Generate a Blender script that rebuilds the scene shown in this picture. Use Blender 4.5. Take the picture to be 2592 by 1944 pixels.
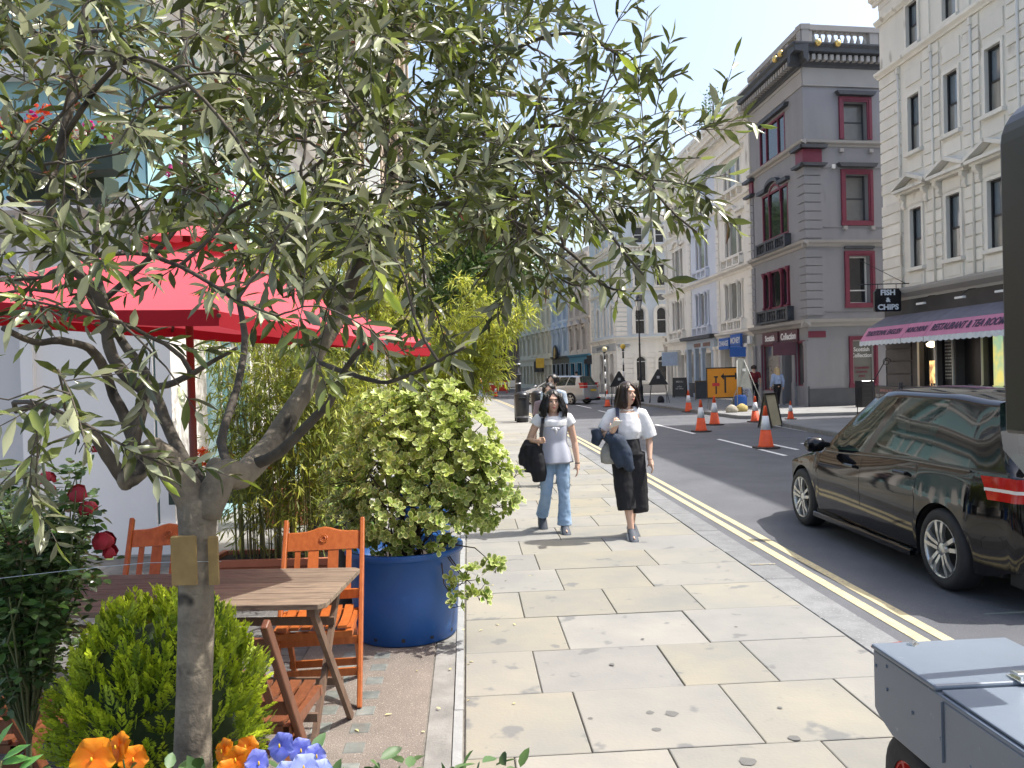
import bpy, bmesh, math, random
from mathutils import Vector, Matrix, noise
random.seed(7)
R = math.radians
for _o in list(bpy.data.objects): bpy.data.objects.remove(_o)
S = bpy.context.scene
COL = S.collection
# ------------------------------------------------------------------ camera
EYE = 1.70
cd = bpy.data.cameras.new('camera'); cam = bpy.data.objects.new('camera', cd); COL.objects.link(cam)
cd.sensor_width = 36; cd.lens = 28.48; cd.clip_start = .05; cd.clip_end = 3000
cam.matrix_world = Matrix.Translation((0, 0, EYE)) @ Matrix.Rotation(R(90 - .704), 4, 'X') @ Matrix.Rotation(-.028, 4, 'Z')
S.camera = cam
# ------------------------------------------------------------------ light
SUN_EL, SUN_AZ = R(57), R(8)            # azimuth: from +X towards +Y
sdir = Vector((math.cos(SUN_EL) * math.cos(SUN_AZ), math.cos(SUN_EL) * math.sin(SUN_AZ), math.sin(SUN_EL)))
W_ = bpy.data.worlds.new('World'); S.world = W_; W_.use_nodes = True
nt = W_.node_tree; nt.nodes.clear()
sky = nt.nodes.new('ShaderNodeTexSky'); sky.sky_type = 'NISHITA'; sky.sun_disc = False
sky.sun_elevation = SUN_EL; sky.sun_rotation = math.atan2(sdir.x, sdir.y)
sky.air_density = 1.15; sky.dust_density = 4.5; sky.ozone_density = .7
bg = nt.nodes.new('ShaderNodeBackground'); bg.inputs[1].default_value = .15
wo = nt.nodes.new('ShaderNodeOutputWorld')
nt.links.new(sky.outputs[0], bg.inputs[0]); nt.links.new(bg.outputs[0], wo.inputs[0])
ld = bpy.data.lights.new('sun', 'SUN'); ld.energy = 3.3; ld.angle = R(.53); ld.color = (1, .97, .915)
sun = bpy.data.objects.new('sun', ld); COL.objects.link(sun); sun.rotation_euler = sdir.to_track_quat('Z', 'Y').to_euler()
sun.location = (20, 0, 40)
S.view_settings.view_transform = 'Standard'; S.view_settings.look = 'None'
S.view_settings.exposure = 1.05; S.view_settings.gamma = 1; S.view_settings.use_curve_mapping = False
S.render.engine = 'CYCLES'
S.cycles.max_bounces = 8; S.cycles.transparent_max_bounces = 12

# ------------------------------------------------------------------ materials
MATS = {}
def nd(t, ty, **kw):
    n = t.nodes.new(ty)
    for k, v in kw.items(): n.inputs[k].default_value = v
    return n
def c4(c): return (c[0], c[1], c[2], 1)
def mat(name, col, rough=.7, var=.12, vs=3., bump=0., bs=60., metal=0., spec=.5, coat=0., orand=0., col2=None, spots=None, scale=(1, 1, 1), trans=0., alpha=None, spread=0.):
    if name in MATS: return MATS[name]
    m = bpy.data.materials.new(name); m.use_nodes = True; t = m.node_tree; L = t.links
    b = t.nodes['Principled BSDF']
    b.inputs['Roughness'].default_value = rough; b.inputs['Metallic'].default_value = metal
    b.inputs['Specular IOR Level'].default_value = spec; b.inputs['Coat Weight'].default_value = coat
    if trans: b.inputs['Transmission Weight'].default_value = trans
    tc = t.nodes.new('ShaderNodeTexCoord'); mp = t.nodes.new('ShaderNodeMapping'); mp.inputs[3].default_value = scale
    if orand:       # every piece gets its own part of the pattern
        oi0 = t.nodes.new('ShaderNodeObjectInfo'); ml = t.nodes.new('ShaderNodeMath'); ml.operation = 'MULTIPLY'; ml.inputs[1].default_value = 173.; L.new(oi0.outputs['Random'], ml.inputs[0])
        va = t.nodes.new('ShaderNodeVectorMath'); va.operation = 'ADD'; L.new(tc.outputs['Object'], va.inputs[0]); L.new(ml.outputs[0], va.inputs[1]); L.new(va.outputs[0], mp.inputs[0])
    else: L.new(tc.outputs['Object'], mp.inputs[0])
    n1 = nd(t, 'ShaderNodeTexNoise', Scale=vs, Detail=5., Roughness=.6); L.new(mp.outputs[0], n1.inputs[0])
    rp = t.nodes.new('ShaderNodeMapRange'); rp.inputs[1].default_value = .32; rp.inputs[2].default_value = .68
    L.new(n1.outputs[0], rp.inputs[0])
    mx = t.nodes.new('ShaderNodeMix'); mx.data_type = 'RGBA'
    ca = tuple(max(0, x * (1 - var)) for x in col); cb = col2 if col2 else tuple(min(1, x * (1 + var)) for x in col)
    mx.inputs[6].default_value = c4(ca if not col2 else col); mx.inputs[7].default_value = c4(cb)
    L.new(rp.outputs[0], mx.inputs[0]); out = mx.outputs[2]
    if spots:   # (colour, scale, threshold)
        n2 = nd(t, 'ShaderNodeTexNoise', Scale=spots[1], Detail=3.); L.new(mp.outputs[0], n2.inputs[0])
        r2 = t.nodes.new('ShaderNodeMapRange'); r2.inputs[1].default_value = spots[2]; r2.inputs[2].default_value = spots[2] + .06
        L.new(n2.outputs[0], r2.inputs[0])
        m2 = t.nodes.new('ShaderNodeMix'); m2.data_type = 'RGBA'; m2.inputs[7].default_value = c4(spots[0])
        L.new(r2.outputs[0], m2.inputs[0]); L.new(out, m2.inputs[6]); out = m2.outputs[2]
    if orand:
        oi = t.nodes.new('ShaderNodeObjectInfo'); hv = t.nodes.new('ShaderNodeHueSaturation')
        r3 = t.nodes.new('ShaderNodeMapRange'); r3.inputs[3].default_value = 1 - orand; r3.inputs[4].default_value = 1 + orand
        L.new(oi.outputs['Random'], r3.inputs[0]); L.new(r3.outputs[0], hv.inputs['Value']); L.new(out, hv.inputs['Color']); out = hv.outputs[0]
        if spread:
            wn = t.nodes.new('ShaderNodeTexWhiteNoise'); wn.noise_dimensions = '1D'; L.new(oi.outputs['Random'], wn.inputs['W'])
            r4 = t.nodes.new('ShaderNodeMapRange'); r4.inputs[3].default_value = 1 - spread; r4.inputs[4].default_value = 1 + spread
            L.new(wn.outputs[0], r4.inputs[0]); L.new(r4.outputs[0], hv.inputs['Saturation'])
    L.new(out, b.inputs['Base Color'])
    if bump:
        n3 = nd(t, 'ShaderNodeTexNoise', Scale=bs, Detail=4.); L.new(mp.outputs[0], n3.inputs[0])
        bp = t.nodes.new('ShaderNodeBump'); bp.inputs['Strength'].default_value = 1.; bp.inputs['Distance'].default_value = bump
        L.new(n3.outputs[0], bp.inputs['Height']); L.new(bp.outputs[0], b.inputs['Normal'])
    MATS[name] = m
    return m
def leafmat(name, top, under, tip=None, rough=.45, tr=.35, var=.3, edge=None):
    """leaf: two real sides, sun shines through it; colour varies from leaf to leaf by position"""
    if name in MATS: return MATS[name]
    m = bpy.data.materials.new(name); m.use_nodes = True; t = m.node_tree; L = t.links
    b = t.nodes['Principled BSDF']; b.inputs['Roughness'].default_value = rough; b.inputs['Specular IOR Level'].default_value = .45
    at = t.nodes.new('ShaderNodeAttribute'); at.attribute_name = 'lv'       # per-leaf random, R: value  G: youth  B: margin
    sp = t.nodes.new('ShaderNodeSeparateColor'); L.new(at.outputs['Color'], sp.inputs[0])
    geo = t.nodes.new('ShaderNodeNewGeometry')
    mx = t.nodes.new('ShaderNodeMix'); mx.data_type = 'RGBA'; mx.inputs[6].default_value = c4(top); mx.inputs[7].default_value = c4(under)
    L.new(geo.outputs['Backfacing'], mx.inputs[0]); out = mx.outputs[2]
    if tip:
        m2 = t.nodes.new('ShaderNodeMix'); m2.data_type = 'RGBA'; m2.inputs[7].default_value = c4(tip)
        L.new(sp.outputs[1], m2.inputs[0]); L.new(out, m2.inputs[6]); out = m2.outputs[2]
    if edge:
        m4 = t.nodes.new('ShaderNodeMix'); m4.data_type = 'RGBA'; m4.inputs[7].default_value = c4(edge)
        L.new(sp.outputs[2], m4.inputs[0]); L.new(out, m4.inputs[6]); out = m4.outputs[2]
    hv = t.nodes.new('ShaderNodeHueSaturation'); r = t.nodes.new('ShaderNodeMapRange')
    r.inputs[3].default_value = 1 - var; r.inputs[4].default_value = 1 + var
    L.new(sp.outputs[0], r.inputs[0]); L.new(r.outputs[0], hv.inputs['Value']); L.new(out, hv.inputs['Color'])
    L.new(hv.outputs[0], b.inputs['Base Color'])
    tl = t.nodes.new('ShaderNodeBsdfTranslucent'); ms = t.nodes.new('ShaderNodeMixShader'); ms.inputs[0].default_value = tr
    L.new(hv.outputs[0], tl.inputs[0]); L.new(b.outputs[0], ms.inputs[1]); L.new(tl.outputs[0], ms.inputs[2])
    L.new(ms.outputs[0], t.nodes['Material Output'].inputs[0])
    MATS[name] = m
    return m
def emat(name, col, strength, col2=None, ns=4.):
    if col2:
        m = bpy.data.materials.new(name); m.use_nodes = True; t = m.node_tree; b = t.nodes['Principled BSDF']; tc = t.nodes.new('ShaderNodeTexCoord'); n = nd(t, 'ShaderNodeTexNoise', Scale=ns, Detail=3.); t.links.new(tc.outputs['Object'], n.inputs[0]); r = t.nodes.new('ShaderNodeValToRGB'); r.color_ramp.elements[0].position = .38; r.color_ramp.elements[0].color = c4(col); r.color_ramp.elements[1].position = .62; r.color_ramp.elements[1].color = c4(col2); t.links.new(n.outputs[0], r.inputs[0]); t.links.new(r.outputs[0], b.inputs['Emission Color']); t.links.new(r.outputs[0], b.inputs['Base Color']); b.inputs['Emission Strength'].default_value = strength; return m
    m = bpy.data.materials.new(name); m.use_nodes = True; b = m.node_tree.nodes['Principled BSDF']
    b.inputs['Base Color'].default_value = c4(col); b.inputs['Emission Color'].default_value = c4(col); b.inputs['Emission Strength'].default_value = strength
    return m

# ------------------------------------------------------------------ mesh building
class MB:
    def __init__(s): s.v = []; s.f = []; s.m = []; s.sm = []; s.col = None
    def add(s, vs, fs, m=0, smooth=False):
        k = len(s.v); s.v.extend(tuple(p) for p in vs)
        for f in fs: s.f.append(tuple(i + k for i in f)); s.m.append(m); s.sm.append(smooth)
        return s
    def box(s, x0, x1, y0, y1, z0, z1, m=0, bv=0.):
        if x0 > x1: x0, x1 = x1, x0
        if y0 > y1: y0, y1 = y1, y0
        if z0 > z1: z0, z1 = z1, z0
        if bv:
            b = bv
            top = [(x0 + b, y0 + b, z1), (x1 - b, y0 + b, z1), (x1 - b, y1 - b, z1), (x0 + b, y1 - b, z1)]
            mid = [(x0, y0, z1 - b), (x1, y0, z1 - b), (x1, y1, z1 - b), (x0, y1, z1 - b)]
            bot = [(x0, y0, z0), (x1, y0, z0), (x1, y1, z0), (x0, y1, z0)]
            fs = [(0, 1, 2, 3), (11, 10, 9, 8)]
            for i in range(4):
                j = (i + 1) % 4; fs += [(4 + i, 4 + j, j, i), (8 + i, 8 + j, 4 + j, 4 + i)]
            return s.add(top + mid + bot, fs, m)
        v = [(x0, y0, z0), (x1, y0, z0), (x1, y1, z0), (x0, y1, z0), (x0, y0, z1), (x1, y0, z1), (x1, y1, z1), (x0, y1, z1)]
        return s.add(v, [(3, 2, 1, 0), (4, 5, 6, 7), (0, 1, 5, 4), (1, 2, 6, 5), (2, 3, 7, 6), (3, 0, 4, 7)], m)
    def quad(s, a, b, c, d, m=0): return s.add([a, b, c, d], [(0, 1, 2, 3)], m)
    def beam(s, p, q, w, h, up=(0, 0, 1), m=0):
        p = Vector(p); q = Vector(q); d = (q - p).normalized(); u = Vector(up)
        x = d.cross(u)
        if x.length < 1e-4: x = d.cross(Vector((0, 1, 0)))
        x.normalize(); z = x.cross(d)
        vs = []
        for c in (p, q):
            for a, b in ((-1, -1), (1, -1), (1, 1), (-1, 1)): vs.append(c + x * (a * w / 2) + z * (b * h / 2))
        return s.add(vs, [(3, 2, 1, 0), (4, 5, 6, 7), (0, 1, 5, 4), (1, 2, 6, 5), (2, 3, 7, 6), (3, 0, 4, 7)], m)
    def tube(s, pts, rad, n=6, m=0, cap=True, smooth=True):
        pts = [Vector(p) for p in pts]
        if not isinstance(rad, (list, tuple)): rad = [rad] * len(pts)
        k = len(s.v); prev = None
        for i, p in enumerate(pts):
            d = (pts[min(i + 1, len(pts) - 1)] - pts[max(i - 1, 0)])
            if d.length < 1e-9: d = Vector((0, 0, 1))
            d.normalize()
            if prev is None:
                x = d.cross(Vector((0, 0, 1)))
                if x.length < .05: x = d.cross(Vector((0, 1, 0)))
            else: x = prev - d * prev.dot(d)
            x.normalize(); prev = x; y = d.cross(x)
            for j in range(n):
                a = 2 * math.pi * j / n
                s.v.append(tuple(p + (x * math.cos(a) + y * math.sin(a)) * rad[i]))
        for i in range(len(pts) - 1):
            for j in range(n):
                jj = (j + 1) % n; a = k + i * n
                s.f.append((a + j, a + jj, a + n + jj, a + n + j)); s.m.append(m); s.sm.append(smooth)
        if cap:
            s.f.append(tuple(k + j for j in reversed(range(n)))); s.m.append(m); s.sm.append(False)
            e = k + (len(pts) - 1) * n; s.f.append(tuple(e + j for j in range(n))); s.m.append(m); s.sm.append(False)
        return s
    def lathe(s, prof, n=16, c=(0, 0, 0), m=0, smooth=True, cap=True, ax='z'):
        k = len(s.v)
        for r, z in prof:
            for j in range(n):
                a = 2 * math.pi * j / n; x, y = r * math.cos(a), r * math.sin(a)
                p = (x, y, z) if ax == 'z' else ((z, x, y) if ax == 'x' else (y, z, x))
                s.v.append((c[0] + p[0], c[1] + p[1], c[2] + p[2]))
        for i in range(len(prof) - 1):
            for j in range(n):
                jj = (j + 1) % n; a = k + i * n
                s.f.append((a + j, a + jj, a + n + jj, a + n + j)); s.m.append(m); s.sm.append(smooth)
        if cap:
            if prof[0][0] > 1e-5: s.f.append(tuple(k + j for j in reversed(range(n)))); s.m.append(m); s.sm.append(False)
            if prof[-1][0] > 1e-5:
                e = k + (len(prof) - 1) * n; s.f.append(tuple(e + j for j in range(n))); s.m.append(m); s.sm.append(False)
        return s
    def rings(s, rings, m=0, smooth=True, cap=True, closed=True):
        """loft a list of equal-length point rings"""
        k = len(s.v); n = len(rings[0])
        for r in rings: s.v.extend(tuple(p) for p in r)
        for i in range(len(rings) - 1):
            for j in range(n if closed else n - 1):
                jj = (j + 1) % n; a = k + i * n
                s.f.append((a + j, a + jj, a + n + jj, a + n + j)); s.m.append(m); s.sm.append(smooth)
        if cap and closed:
            s.f.append(tuple(k + j for j in reversed(range(n)))); s.m.append(m); s.sm.append(False)
            e = k + (len(rings) - 1) * n; s.f.append(tuple(e + j for j in range(n))); s.m.append(m); s.sm.append(False)
        return s
    def prism(s, poly, y0, y1, m=0, ax='y'):
        """polygon (a,b) extruded along an axis: ax y -> (a, y, b); x -> (x, a, b); z -> (a, b, z)"""
        f = {'y': lambda a, b, t: (a, t, b), 'x': lambda a, b, t: (t, a, b), 'z': lambda a, b, t: (a, b, t)}[ax]
        n = len(poly); v = [f(a, b, y0) for a, b in poly] + [f(a, b, y1) for a, b in poly]
        fs = [tuple(range(n)), tuple(reversed(range(n, 2 * n)))] + [(i + n, (i + 1) % n + n, (i + 1) % n, i) for i in range(n)]
        return s.add(v, fs, m)
    def mesh(s, name, mats):
        me = bpy.data.meshes.new(name); me.from_pydata(s.v, [], s.f)
        for mm in (mats if isinstance(mats, (list, tuple)) else [mats]): me.materials.append(mm)
        me.polygons.foreach_set('material_index', s.m); me.polygons.foreach_set('use_smooth', s.sm)
        if s.col is not None:
            a = me.color_attributes.new('lv', 'FLOAT_COLOR', 'POINT'); a.data.foreach_set('color', [c for q in s.col for c in q])
        me.validate(); me.update()
        return me
    def fixn(s, me):
        bm = bmesh.new(); bm.from_mesh(me); bmesh.ops.recalc_face_normals(bm, faces=bm.faces); bm.to_mesh(me); bm.free(); return me
    def ob(s, name, mats, parent=None, loc=(0, 0, 0), rz=0., fix=True, **kw):
        me = s.mesh(name, mats)
        if fix: s.fixn(me)
        return link(name, me, parent, loc, rz, **kw)
def link(name, me, parent=None, loc=(0, 0, 0), rz=0., **kw):
    o = bpy.data.objects.new(name, me); COL.objects.link(o); o.location = loc
    if rz: o.rotation_euler = (0, 0, rz)
    if parent: o.parent = parent
    for k, v in kw.items(): o[k] = v
    return o
def thing(name, label, cat, loc=(0, 0, 0), rz=0., group=None):
    o = bpy.data.objects.new(name, None); COL.objects.link(o); o.location = loc; o.rotation_euler = (0, 0, rz)
    o.empty_display_size = .1
    o['label'] = label; o['category'] = cat
    if group: o['group'] = group
    return o
def tag(o, label, cat, group=None):
    o['label'] = label; o['category'] = cat
    if group: o['group'] = group
    return o
def copy_tree(o, parent=None):
    c = o.copy(); COL.objects.link(c)
    if parent: c.parent = parent; c.matrix_parent_inverse = o.matrix_parent_inverse
    for ch in list(o.children): copy_tree(ch, c)
    return c
def place(o, loc, rz=0., label=None, group=None):
    o.location = loc; o.rotation_euler = (0, 0, rz)
    if label: o['label'] = label
    if group: o['group'] = group
    return o
def bevel(o, w=.004, seg=2, ang=40):
    m = o.modifiers.new('bevel', 'BEVEL'); m.width = w; m.segments = seg; m.limit_method = 'ANGLE'; m.angle_limit = R(ang); return o
_fcache = {}
def text_ob(body, size, m, parent, loc, rot, bold=.0, ext=.004, name='lettering', align='CENTER', shear=0., sx=1.):
    cu = bpy.data.curves.new('t', 'FONT'); cu.body = body; cu.size = size; cu.extrude = ext; cu.offset = bold; cu.align_x = align; cu.align_y = 'CENTER'
    cu.shear = shear; cu.resolution_u = 3; cu.space_line = .9
    t = bpy.data.objects.new('t', cu); me = bpy.data.meshes.new_from_object(t); bpy.data.objects.remove(t)
    me.materials.clear(); me.materials.append(m)
    o = link(name, me, parent, loc); o.rotation_euler = rot; o.scale = (sx, 1, 1)
    return o
# ================================================================== ground
def SX(t, Y): return t - .055 * Y - .00047 * max(0., Y - 12) ** 2      # street-parallel line at offset t
asph = mat('asphalt', (.105, .108, .118), .85, .16, 1.0, .004, 260, spots=((.19, .19, .19), 90, .63))
M_york = mat('york_stone', (.208, .205, .188), .8, .10, 1.7, .0018, 55, col2=(.268, .250, .206), orand=.07, spread=.45, spots=((.155, .155, .148), 5, .64))
M_gran = mat('granite_kerb', (.185, .188, .188), .8, .16, 6, .003, 120, orand=.10, spots=((.25, .25, .25), 60, .6))
M_joint = mat('joint_grit', (.15, .14, .12), .95, .3, 20)
M_agg = mat('pebble_concrete', (.185, .158, .135), .9, .18, 3, .006, 190, spots=((.36, .32, .28), 130, .60))
M_sett = mat('shaded_sett', (.13, .125, .118), .85, .2, 8, .003, 80, orand=.2)  # sett colour lowered to stand for the deep shade under the tables
M_glb = mat('pavement_glass', (.20, .215, .20), .25, .25, 14, orand=.2)
M_far = mat('far_paving', (.25, .245, .225), .85, .12, .8)
M_yel = mat('yellow_line', (.50, .43, .25), .8, .12, 12, spots=((.27, .255, .22), 34, .58))
M_wht = mat('white_line', (.78, .78, .76), .8, .08, 12, spots=((.3, .3, .3), 30, .66))
g = MB(); g.quad((-400, -60, -.135), (400, -60, -.135), (400, 1500, -.135), (-400, 1500, -.135))
g.ob('ground', mat('ground_far', (.10, .10, .095), .9, .2, .05), kind='structure')
g = MB(); g.quad((-12, -12, -.12), (60, -12, -.12), (60, 125, -.12), (-45, 125, -.12))
g.ob('road', asph, kind='structure')
def strip(mb, f0, f1, ys, z, z0=None, m=0):
    for a, b in zip(ys[:-1], ys[1:]):
        mb.quad((f0(a), a, z), (f1(a), a, z), (f1(b), b, z), (f0(b), b, z), m)
        if z0 is not None: mb.quad((f1(a), a, z0), (f1(b), b, z0), (f1(b), b, z), (f1(a), a, z), m)
ys = [-6 + 2 * i for i in range(60)]
# left pavement bed, then slabs on it
mb = MB(); strip(mb, lambda y: SX(-8, y), lambda y: SX(2.33, y), [y for y in ys if y <= 24], -.012)
pav = mb.ob('pavement', M_joint, kind='structure')
mb = MB(); strip(mb, lambda y: SX(-5, y), lambda y: SX(2.33, y), [y for y in ys if y >= 20], -.006)
mb.ob('far_pavement', M_far, kind='structure')
mb = MB(); strip(mb, lambda y: SX(2.30, y), lambda y: SX(2.60, y), [y for y in ys if y >= 24], -.002, -.13)
mb.ob('kerb', M_gran, kind='structure')
def slab(parent, name, m, corners, z=0., th=.034, b=.0045, rot=0.):
    """slab from four ground corners with slightly eased top edges; corners counter-clockwise"""
    cx = sum(c[0] for c in corners) / 4; cy = sum(c[1] for c in corners) / 4
    ins = []
    for c in corners:
        d = Vector((cx - c[0], cy - c[1])); d.normalize(); ins.append((c[0] + d.x * b * 1.4, c[1] + d.y * b * 1.4))
    v = [(p[0] - cx, p[1] - cy, z) for p in ins] + [(p[0] - cx, p[1] - cy, z - b * .7) for p in corners] + [(p[0] - cx, p[1] - cy, z - th) for p in corners]
    fs = [(0, 1, 2, 3)]
    for i in range(4):
        j = (i + 1) % 4; fs += [(4 + i, 4 + j, j, i), (8 + i, 8 + j, 4 + j, 4 + i)]
    q = MB(); q.add(v, fs); return q.ob(name, m, parent, (cx, cy, 0), fix=False)
rows = [1.5, 2.2, 2.86, 3.57, 4.27, 4.93, 5.61, 6.27, 6.95, 7.57, 8.19, 8.83]
while rows[-1] < 23: rows.append(rows[-1] + random.uniform(.58, .78))
jts = {2: [.16, .85, 1.55], 3: [.51, 1.30, 1.93], 4: [.35, 1.12, 1.64], 5: [.58, 1.46], 6: [.35, 1.0, 1.63], 7: [.71, 1.42], 8: [.58, 1.62], 9: [.47, 1.32]}
rng = random.Random(3)
for i in range(len(rows) - 1):
    js = jts.get(i)
    if js is None:
        js = []; x = -.07 + rng.uniform(.35, 1.0)
        while x < 2.0: js.append(x); x += rng.uniform(.6, 1.1)
    ed = [-.06] + js + [2.325]
    for a, b in zip(ed[:-1], ed[1:]):
        gp = .0035; y0, y1 = rows[i] + gp, rows[i + 1] - gp; dz = rng.uniform(-.003, .003)
        cs = [(SX(a + gp, y0), y0 + a * .055), (SX(b - gp, y0), y0 + b * .055), (SX(b - gp, y1), y1 + b * .055), (SX(a + gp, y1), y1 + a * .055)]
        slab(pav, 'paving_slab', M_york, cs, dz)
ky = [1.6, 2.9, 3.8, 4.6, 5.46, 6.49, 7.5, 8.51, 9.54]
while ky[-1] < 24: ky.append(ky[-1] + rng.uniform(.85, 1.1))
for a, b in zip(ky[:-1], ky[1:]):
    a += .005; b -= .005
    slab(pav, 'kerb_stone', M_gran, [(SX(2.34, a), a), (SX(2.60, a), a), (SX(2.60, b), b), (SX(2.34, b), b)], rng.uniform(-.004, .002), .15, .012)
# edging strip, gutter and pebble concrete on the terrace side
M_edge = mat('pale_edging', (.28, .285, .28), .8, .12, 9, .002, 60)
mb = MB(); yy = 1.4
while yy < 15:
    a, b = yy + .004, yy + .9 - .004; dx = rng.uniform(-.003, .003)
    v = [(SX(-.115 + dx, a), a, 0), (SX(-.07 + dx, a), a, 0), (SX(-.07 + dx, b), b, 0), (SX(-.115 + dx, b), b, 0)]
    slab(pav, 'edging_stone', M_edge, [(p[0], p[1]) for p in v], .002, .03, .004); yy += .9
mb = MB(); strip(mb, lambda y: SX(-.24, y), lambda y: SX(-.12, y), [1 + i for i in range(16)], -.006, -.03)
mb.ob('gutter', mat('gutter_concrete', (.21, .205, .19), .9, .25, 5, .003, 90), pav)
mb = MB(); strip(mb, lambda y: SX(-1.05, y), lambda y: SX(-.25, y), [1 + .5 * i for i in range(15)], -.002, -.03)
mb.ob('pebble_concrete', M_agg, pav)
mb = MB(); strip(mb, lambda y: SX(-8, y), lambda y: SX(-.25, y), [8 + 1. * i for i in range(17)], -.004)
mb.ob('terrace_paving', M_far, pav)
for i in range(26):                     # glass pavement lights, two columns
    for k, t in enumerate((-.57, -.765)):
        y = 3.1 + .205 * i + (.0 if k == 0 else .02)
        if y > 7.6: continue
        q = MB(); q.box(-.052, .052, -.058, .058, -.02, .001, 0, .008); q.ob('glass_block', M_glb, pav, (SX(t, y), y, 0), R(3), fix=False)
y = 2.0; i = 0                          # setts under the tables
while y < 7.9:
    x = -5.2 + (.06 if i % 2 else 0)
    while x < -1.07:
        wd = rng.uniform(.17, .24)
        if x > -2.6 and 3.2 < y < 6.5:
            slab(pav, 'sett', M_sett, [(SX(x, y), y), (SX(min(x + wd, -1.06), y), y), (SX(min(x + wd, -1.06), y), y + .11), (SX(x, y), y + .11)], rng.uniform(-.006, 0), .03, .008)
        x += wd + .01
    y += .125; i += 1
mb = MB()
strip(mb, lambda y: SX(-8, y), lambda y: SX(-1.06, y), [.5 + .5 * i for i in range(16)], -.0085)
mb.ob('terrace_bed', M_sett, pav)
# road markings
def line(name, m, fa, fb, ys, z=-.116, label=None):
    mb = MB(); strip(mb, fa, fb, ys, z); return mb.ob(name, m, kind='structure')
yy = [1 + .9 * i for i in range(75)]
line('yellow_line', M_yel, lambda y: SX(2.885, y), lambda y: SX(2.975, y), yy)
line('yellow_line', M_yel, lambda y: SX(3.05, y), lambda y: SX(3.135, y), yy)
def dash(x0, y0, x1, y1, w=.1, name='road_dash'):
    d = Vector((x1 - x0, y1 - y0)).normalized(); n = Vector((-d.y, d.x)) * w / 2; q = MB(); z = -.116
    q.quad((x0 - n.x, y0 - n.y, z), (x1 - n.x, y1 - n.y, z), (x1 + n.x, y1 + n.y, z), (x0 + n.x, y0 + n.y, z)); return q.ob(name, M_wht, kind='structure')
for a in ((4.76, 27.04, 5.08, 22.7), (5.25, 20.77, 5.53, 16.47), (6.0, 19.6, 6.17, 17.6), (3.55, 45, 3.93, 40.4), (4.01, 37.85, 4.23, 34.8), (6.78, 19.05, 6.95, 16.2), (5.75, 13.2, 6.0, 9.2), (8.05, 25.3, 8.12, 22.3, .07), (2.9, 54, 3.3, 49.5)): dash(*a)
for (x, y) in ((1.70, 10.7), (2.12, 6.95), (1.25, 20.9)):               # small yellow paint marks on the kerb
    q = MB(); q.box(-.11, .10, -.02, .02, .0035, .006); q.ob('paint_mark', mat('faded_paint', (.32, .28, .19), .8, .1, 20, spots=((.22, .22, .21), 40, .5)), pav, (x, y, 0))
# right hand pavement (north of the side street), its corner, and the near one
def apron(name, poly, m, z=0., zb=-.13, kw=.14):
    mb = MB(); mb.prism(poly, zb, z, 0, 'z'); o = mb.ob(name, m, kind='structure')
    return o
M_pavR = mat('paving_right', (.235, .235, .23), .85, .14, 1.1, .002, 50)
kr = [(9.2, 29.05), (8.75, 28.75), (8.35, 28.5), (8.05, 28.7), (7.95, 29.3), (7.85, 30.4), (7.4, 35), (6.91, 40.2), (6.4, 46), (5.9, 52), (5.7, 55.2), (6.2, 56.0), (8, 56.2)]
apron('corner_pavement', [(26, 30.4), (13, 28.95)] + kr + [(10.6, 56.2), (12.35, 33.3), (26, 35.2)], M_pavR)
kn = [(8.55, -6), (8.2, 10), (8.13, 20.9), (8.11, 24.4), (8.3, 25.2), (8.8, 25.6), (10.7, 26.1), (26, 27.7)]
apron('near_pavement', kn + [(26, 26.9), (13.2, 25.6), (12.75, 26), (14.6, -6)], M_pavR)
apron('shop_pavement', [(8.6, 61.0), (22, 61.6), (22, 58.6), (10, 57.8), (6.6, 57.4), (5.3, 58.6), (4.5, 66), (3.2, 74), (.4, 86), (-1.8, 96), (-3.4, 104), (1.1, 100), (1.6, 96.3), (7.2, 70.2)], M_pavR)
# kerbs as stones along those edges
def kerb_run(pts, par, w=.13):
    for (x0, y0), (x1, y1) in zip(pts[:-1], pts[1:]):
        L = math.hypot(x1 - x0, y1 - y0); n = max(1, round(L / 1.0)); a = math.atan2(y1 - y0, x1 - x0)
        for i in range(n):
            q = MB(); q.box(.006, L / n - .006, -.02, w, -.13, .006, 0, .015)
            f = i / n; q.ob('kerb_stone', M_gran, par, (x0 + (x1 - x0) * f, y0 + (y1 - y0) * f, 0), a, fix=False)
cp = bpy.data.objects['corner_pavement']; kerb_run(list(reversed(kr[:-2])) , cp); kerb_run(list(reversed([(13, 28.95), (9.2, 29.05)])), cp) if 0 else None
for a, b in zip(((26, 30.4), (13, 28.95)), ((13, 28.95), (9.2, 29.05))): pass
np_ = bpy.data.objects['near_pavement']; kerb_run([(b[0], b[1]) for b in reversed(kn[:-1])], np_)
sp_ = bpy.data.objects['shop_pavement']; kerb_run(list(reversed([(5.3, 58.6), (4.5, 66), (3.2, 74), (.4, 86)])), sp_) if 0 else None
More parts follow.
